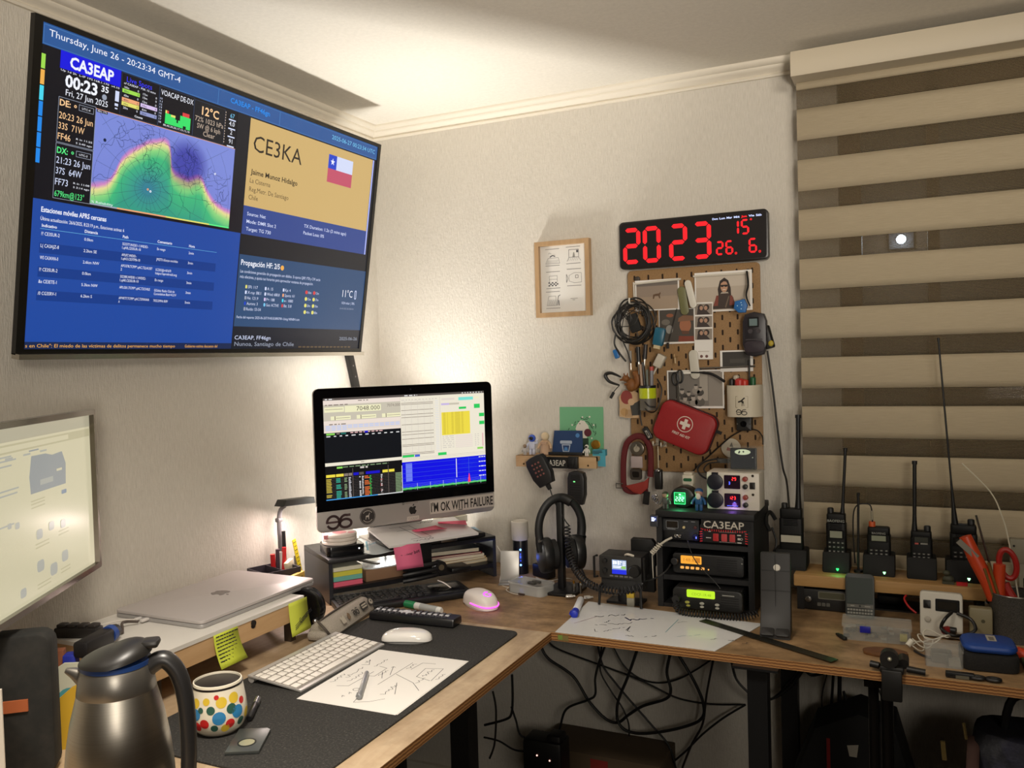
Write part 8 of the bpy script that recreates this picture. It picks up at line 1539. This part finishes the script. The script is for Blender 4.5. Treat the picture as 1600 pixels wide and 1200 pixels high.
# cup of tools at the far right
cp = V((1.752, -.262, ZT)); t = thing('tool_cup', 'grey metal cup full of tools at the right edge', 'cup', cp)
b = B(); b.frame(circ(.046, 32), circ(.0445, 32), 0, .098); b.lathe([(.0445, .001), (.001, .0015)], 24); b.tube([(.0455 * math.cos(a), .0455 * math.sin(a), .098) for a in [2 * PI * i / 32 for i in range(32)]], .0018, 8, 1, closed=True); obj('cup', b, [speckle('mesh_metal', '#2f2d2a', '#4c4944', 500, .4, .6, .4, .2), STEEL], t)
def tool(name, lb, a, c, r0, r1, m, y0=None, extra=None):
    b = B(); d = V(c) - V(a); b.cyl((0, 0, 0), d, r0, r1, n=12)
    if extra: extra(b, d)
    return solo(name, b, m, lb, 'tool', V(a))
p0 = at_y(1562, 928, -.262)
def plier(b, d):
    e = d.normalized()
    b.tube([d * .35, d * .55 + V((.004, 0, -.002)), d * .8, d], lambda f: .0125 + .003 * math.sin(f * 3), 10, 0); b.tube([d * .35 + V((.010, 0, 0)), d * .5 + V((.022, .0, .006)), d * .58 + V((.03, 0, .03))], .012, 10, 0)
tool('pliers', 'orange handled pliers leaning left out of the tool cup', cp + V((-.01, -.01, .01)), at_y(1508, 838, -.262), .004, .004, [mat('#c2411c', .4)], extra=plier)
a_, c_ = at_y(1558, 896, -.27), at_y(1504, 848, -.27); b = B(); b.box((0, 0, 0), ((c_ - a_).length * .55, .006, .012), mx=RY(-math.degrees(math.atan2((c_ - a_).z, (c_ - a_).x)))); solo('utility_tool', b, mat('#7d786c', .5), 'grey tool blade beside the orange pliers', 'tool', at_y(1512, 858, -.275))
sc = cp + V((.012, .0, .012)); h1 = at_y(1573, 872, -.255) - sc; b = B(); b.cyl((0, 0, 0), h1 * .5, .005, n=8, mi=1)
ctr = h1 * .92; b.tube([ctr + V((.015 * math.cos(a) - .006 * math.sin(a), 0, .030 * math.sin(a) + .004 * math.cos(a))) for a in [2 * PI * i / 12 for i in range(12)]], .006, 8, closed=True); b.tube([h1 * .4, h1 * .55 + V((-.010, 0, 0)), h1 * .66 + V((-.014, 0, 0))], .0105, 8); solo('red_scissors', b, [mat('#a01e18', .4), STEEL], 'red handled scissors in the tool cup', 'scissors', sc)
p0 = cp + V((.018, .012, .02)); b = B(); b.tube([V((0, 0, 0))] + [at_y(x, y, -.25) - p0 for x, y in ((1577, 850), (1565, 805), (1547, 768), (1503, 724))], .0015, 6); solo('white_zip_tie', b, mat('#cfc9b4', .5), 'long pale zip tie curving out of the tool cup', 'zip tie', p0)
p0 = cp + V((-.012, .014, .02)); b = B(); b.tube([V((0, 0, 0)), at_y(1525, 805, -.248) - p0], .0022, 8, sm=False); solo('thin_rod', b, STEEL, 'thin grey metal rod leaning left in the tool cup', 'rod', p0)
for k, (px_, py_) in enumerate(((1556, 914), (1562, 905))):
    p0 = cp + V((-.02 + .01 * k, -.02, .02)); b = B(); b.tube([V((0, 0, 0)), at_y(px_ - 18, py_ - 26, -.28) - p0], .0028, 8, sm=False); solo('tweezers', b, mat('#8a6f3c', .4, .6), ['brass coloured tweezers at the left rim of the tool cup', 'brass coloured pick beside the tweezers in the tool cup'][k], 'tool', p0)
p = at_y(1590, 860, -.12); b = B(); b.box((0, 0, 0), (.055, .02, .055), bev=.002); b.box((-.02, -.011, .012), (.004, .002, .004), 1); b.box((0, .0, (PKZ - ZT) * 0 - .08), (.02, .015, .11)); solo('grey_device', b, [mat('#8c8775', .5), BLK], 'pale grey device standing behind the tool cup', 'device', V((p.x + .012, -.12, p.z)))
p = at_z(1594, 1012, .79); b = B(); b.tube([(-.03, 0, .004), (-.012, -.004, 0), (.02, .0, -.006)], .012, 10); solo('orange_grip', b, mat('#c23c1c', .45), 'orange tool grip at the right edge above the blue pouch', 'tool', (1.772, -.405, ZT + .012))
b = B(); b.slab(.09, .16, .02, 0, .012, ch=.003); solo('green_board', b, mat('#1c5136', .5), 'dark green rounded cutting board at the right edge of the bench', 'board', (1.796, -.470, ZT), (0, 0, 4))
b = B(); b.tube([(1.70, -.20, .83), (1.715, -.205, .82), (1.706, -.21, .80), (1.73, -.2, .795), (1.775, -.19, .80), (1.78, -.18, .85)], .003, 8); solo('black_cable', b, BLK, 'black cord looping off the right end of the plank', 'cable')
b = B(); b.tube([at_y(1203, 830, -.14), at_y(1196, 812, -.13), at_y(1203, 800, -.1), at_y(1212, 812, -.1)], .005, 8); b.tube([at_y(1206, 824, -.12), at_y(1213, 846, -.12), at_y(1209, 862, -.13)], .0025, 8); solo('speaker_lead', b, BLK, 'black leads between the rack and the tall handheld radio', 'cable')
# ---------------------------------------------------------------- below the desks
def ucable(label, pts, r, y=-.03, c='#0c0b0a', ys=None, rough=.5):
    P = [at_y(px_, py_, (ys[i] if ys else y)) for i, (px_, py_) in enumerate(pts)]
    P = [V((q.x, q.y, max(.004 + r, min(q.z, ZT - .021)))) for q in P]; b = B(); b.tube(P, r, 8); solo('hanging_cable', b, mat(c, rough), label, 'cable', None, None)
ucable('thick black cable sagging from the desk corner to the low loop', [(846, 1012), (858, 1030), (895, 1056), (920, 1095), (945, 1122), (965, 1129), (982, 1117), (1005, 1103), (1040, 1092), (1048, 1078), (1042, 1050), (1048, 1018)], .0042, -.08)
ucable('black cable falling from the corner and across to the right leg', [(855, 998), (870, 1013), (930, 1036), (985, 1056), (1020, 1072), (1060, 1091), (1110, 1100), (1165, 1101)], .0026, -.05)
ucable('thin black cable sagging in a wide arc under the whiteboard', [(958, 1010), (975, 1040), (1000, 1060), (1030, 1067), (1060, 1061), (1090, 1045), (1112, 1030)], .0024, -.04)
ucable('black cable dropping left towards the power adapter on the floor', [(945, 1010), (936, 1035), (930, 1060), (930, 1085), (918, 1094), (885, 1108), (874, 1140), (862, 1168)], .0034, -.10)
ucable('black cable hanging straight down from under the field radio', [(934, 1008), (942, 1040), (960, 1065), (985, 1095), (1020, 1135), (1045, 1165), (1056, 1200)], .0030, -.07)
ucable('black cable making a tight loop low under the bench', [(940, 1010), (938, 1048), (955, 1080), (972, 1105), (982, 1130), (983, 1150)], .0024, -.06)
ucable('black cable crossing behind the tight loop under the bench', [(996, 1014), (980, 1060), (966, 1095), (965, 1125), (980, 1142), (1010, 1146), (1060, 1138), (1095, 1124), (1099, 1100), (1085, 1065), (1058, 1020)], .0042, -.09)
ucable('dark reddish cable hanging from the bench and turning left at the floor', [(1115, 1028), (1104, 1085), (1098, 1130), (1080, 1165), (1066, 1200)], .0030, -.06, '#1a0d0b')
ucable('black cable running down left from the right leg', [(1165, 1101), (1130, 1122), (1098, 1147), (1070, 1175), (1040, 1200)], .0028, -.05)
ucable('short black cable hanging beside the right leg', [(1143, 1033), (1150, 1060), (1166, 1079), (1182, 1090), (1210, 1090), (1250, 1049), (1258, 1047)], .0034, -.10)
ucable('black cable rising from the leg to the bench on the right', [(1190, 1096), (1215, 1088), (1240, 1068), (1255, 1048), (1268, 1055), (1286, 1052)], .0036, -.12)
ucable('black cable hanging straight right of the leg', [(1302, 1054), (1299, 1100), (1292, 1150), (1283, 1200)], .0034, -.08)
ucable('thick black cable hanging down right of the leg', [(1312, 1056), (1311, 1110), (1308, 1150), (1295, 1200)], .0050, -.10)
ucable('thin brown cable bowing out beside the thick cable', [(1292, 1053), (1284, 1090), (1289, 1125), (1308, 1155), (1340, 1164)], .0018, -.08, '#241a12')
ucable('black cable bundle slanting down towards the dark bag', [(1318, 1080), (1330, 1120), (1345, 1160), (1342, 1200)], .0034, -.12)
ucable('thin black cable hanging left of the chrome stand tube', [(1364, 1062), (1378, 1090), (1384, 1130), (1388, 1150)], .0022, -.10)
ucable('black cord splitting below the left desk edge', [(800, 1054), (801, 1090), (799, 1115), (790, 1124), (757, 1133)], .0034, -.25, ys=[-.30, -.3, -.3, -.3, -.3])
ucable('black cord running down to the power adapter', [(799, 1104), (806, 1125), (815, 1150), (845, 1158)], .0028, -.28)
ucable('dark cord hanging behind the left desk leg', [(770, 1080), (775, 1110), (773, 1160), (765, 1185)], .0028, -.35, '#140f0a')
ucable('black cord lying low from the left leg to the adapter', [(756, 1152), (780, 1158), (805, 1172), (835, 1174)], .0026, -.28)
p = at_y(850, 1180, -.30); t = thing('power_adapter', 'black power adapter with two tiny lights low in the corner', 'adapter', (p.x - .01, -.26, .30)); b = B(); b.box((0, .0, .0), (.11, .07, .10), bev=.008); b.box((.03, 0, .04), (.04, .05, .05), bev=.006); b.box((0, .02, -.18), (.09, .05, .26)); obj('case', b, mat('#0a0909', .5), t)
b = B(XZ @ T(0, 0, .036))
for x, z in ((-.012, .012), (.024, .004)): b.prism(circ(.0022, 8, x, z), 0, .001)
obj('lights', b, scr('#ffb8a8', 2.5), t)
a, c = at_y(865, 1158, -.14), at_y(1020, 1172, -.14); t = thing('cardboard_box', 'cardboard box with worn red print on the floor under the bench', 'box', ((a.x + c.x) / 2, -.10, 0)); w_ = c.x - a.x + .06; h = a.z
b = B(); b.box((0, 0, h / 2), (w_, .16, h), bev=.003); obj('body', b, mat('#4a3b28', .85), t)
b = B(XZ @ T(0, 0, .0806)); b.rect(-w_ * .48, -h + .01, -w_ * .36, -h + .05, 0); b.rect(-.02, -h + .01, .03, -h + .09, 0)
b.flat([(w_ * .30, h - .12), (w_ * .36, h - .12), (w_ * .42, h - .02), (w_ * .38, h - .02)], 0, 0); obj('red_print', b, mat('#7a1c16', .85), t)
# dark bag and gear below the right end
t = thing('stand_tube', 'glossy black tube frame under the right end of the bench', 'frame', (1.50, -.52, 0))
b = B(); b.cyl((-.012, 0, .0), (-.014, 0, .700), .010, n=14); b.cyl((.012, .01, .0), (.010, .01, .700), .012, n=14); b.box((0, .005, .705), (.06, .05, .012)); b.box((0, .005, .006), (.08, .08, .012)); obj('tubes', b, mat('#0c0b0a', .15), t)
bag = NT('dark_bag'); n_ = bag.noise(bag.coord((1, 1, 1)), 9, 5, .65); bag.base(bag.ramp(n_, [(.35, '#08080a'), (.55, '#17171f'), (.68, '#2a2a3c'), (.8, '#3a2522')])); bag.bump(n_, .8, .01); bag = bag.set(Roughness=.7)
t = thing('backpack', 'dark blue and black backpack hanging under the right end of the bench', 'backpack', (1.755, -.40, .0))
b = B(); n = 20; vs_ = []; m_ = 12
for i in range(m_ + 1):
    f = i / m_; z = .02 + .58 * f; rx = .17 * (1 - .35 * f ** 3) * (.75 + .25 * math.sin(PI * min(1, f * 1.4 + .1))); ry = .12 * (1 - .4 * f ** 2)
    for j in range(n): a = 2 * PI * j / n; k = 1 + .07 * math.sin(a * 3 + f * 5) + .04 * math.sin(a * 5 + f * 9); vs_.append((rx * k * math.copysign(abs(math.cos(a)) ** .8, math.cos(a)), ry * k * math.copysign(abs(math.sin(a)) ** .8, math.sin(a)), z))
fs = [(i * n + j, i * n + (j + 1) % n, (i + 1) * n + (j + 1) % n, (i + 1) * n + j) for i in range(m_) for j in range(n)] + [tuple(range(n))[::-1], tuple(range(m_ * n, m_ * n + n))]
b.add(vs_, fs); obj('body', b, bag, t, sharp=80)
b = B(); b.tube([(-.09, -.02, .58), (-.10, -.12, .52), (-.11, -.15, .40), (-.06, -.16, .30), (-.07, -.15, .18)], .011, 8, flat=.4); obj('strap', b, mat('#3a241c', .8), t)
b = B(); b.tube([(-.04, .0, .56), (-.02, .0, .66), (.04, .0, .66), (.05, .0, .57)], .008, 8); obj('carry_handle', b, BLK, t)
b = B(); b.box((-.105, -.13, .60), (.008, .006, .035), mx=RY(-4)); b.tube([(-.108, -.13, .62), (-.112, -.132, .65)], .003, 6); obj('metal_clip', b, mat('#b09a62', .25, .9), t)
b = B(); b.box((.05, -.118, .565), (.02, .004, .05)); obj('pale_tag', b, mat('#8a8674', .7), t)
t = thing('tool_bag', 'black bag with a white label and red stripe low beside the chrome tube', 'bag', (1.42, -.16, 0))
b = B(); b.prism([(-.12, 0), (.12, 0), (.14, .35), (.10, .50), (.02, .52), (-.08, .47), (-.13, .34)], -.07, .07, ch=.02, mx=XZ); obj('body', b, mat('#0a0a0a', .8), t)
b = B(XZ @ T(0, 0, .0705)); b.flat([(-.005, .44), (.02, .445), (.016, .415), (.0, .415)], 0, 0); b.rect(-.05, -.45, -.042, -.30, 1); b.flat(circ(.014, 14, .045, .38), 0, 0); obj('markings', b, [mat('#a9a496', .6), mat('#8a1a16', .6)], t)
b = B(); b.prism([(-.06, 0), (.06, 0), (.06, .52), (-.06, .48)], -.05, .05, ch=.01, mx=XZ); solo('khaki_bag', b, mat('#3c382a', .9), 'khaki bag standing at the lower right corner under the bench', 'bag', (2.02, -.44, 0))
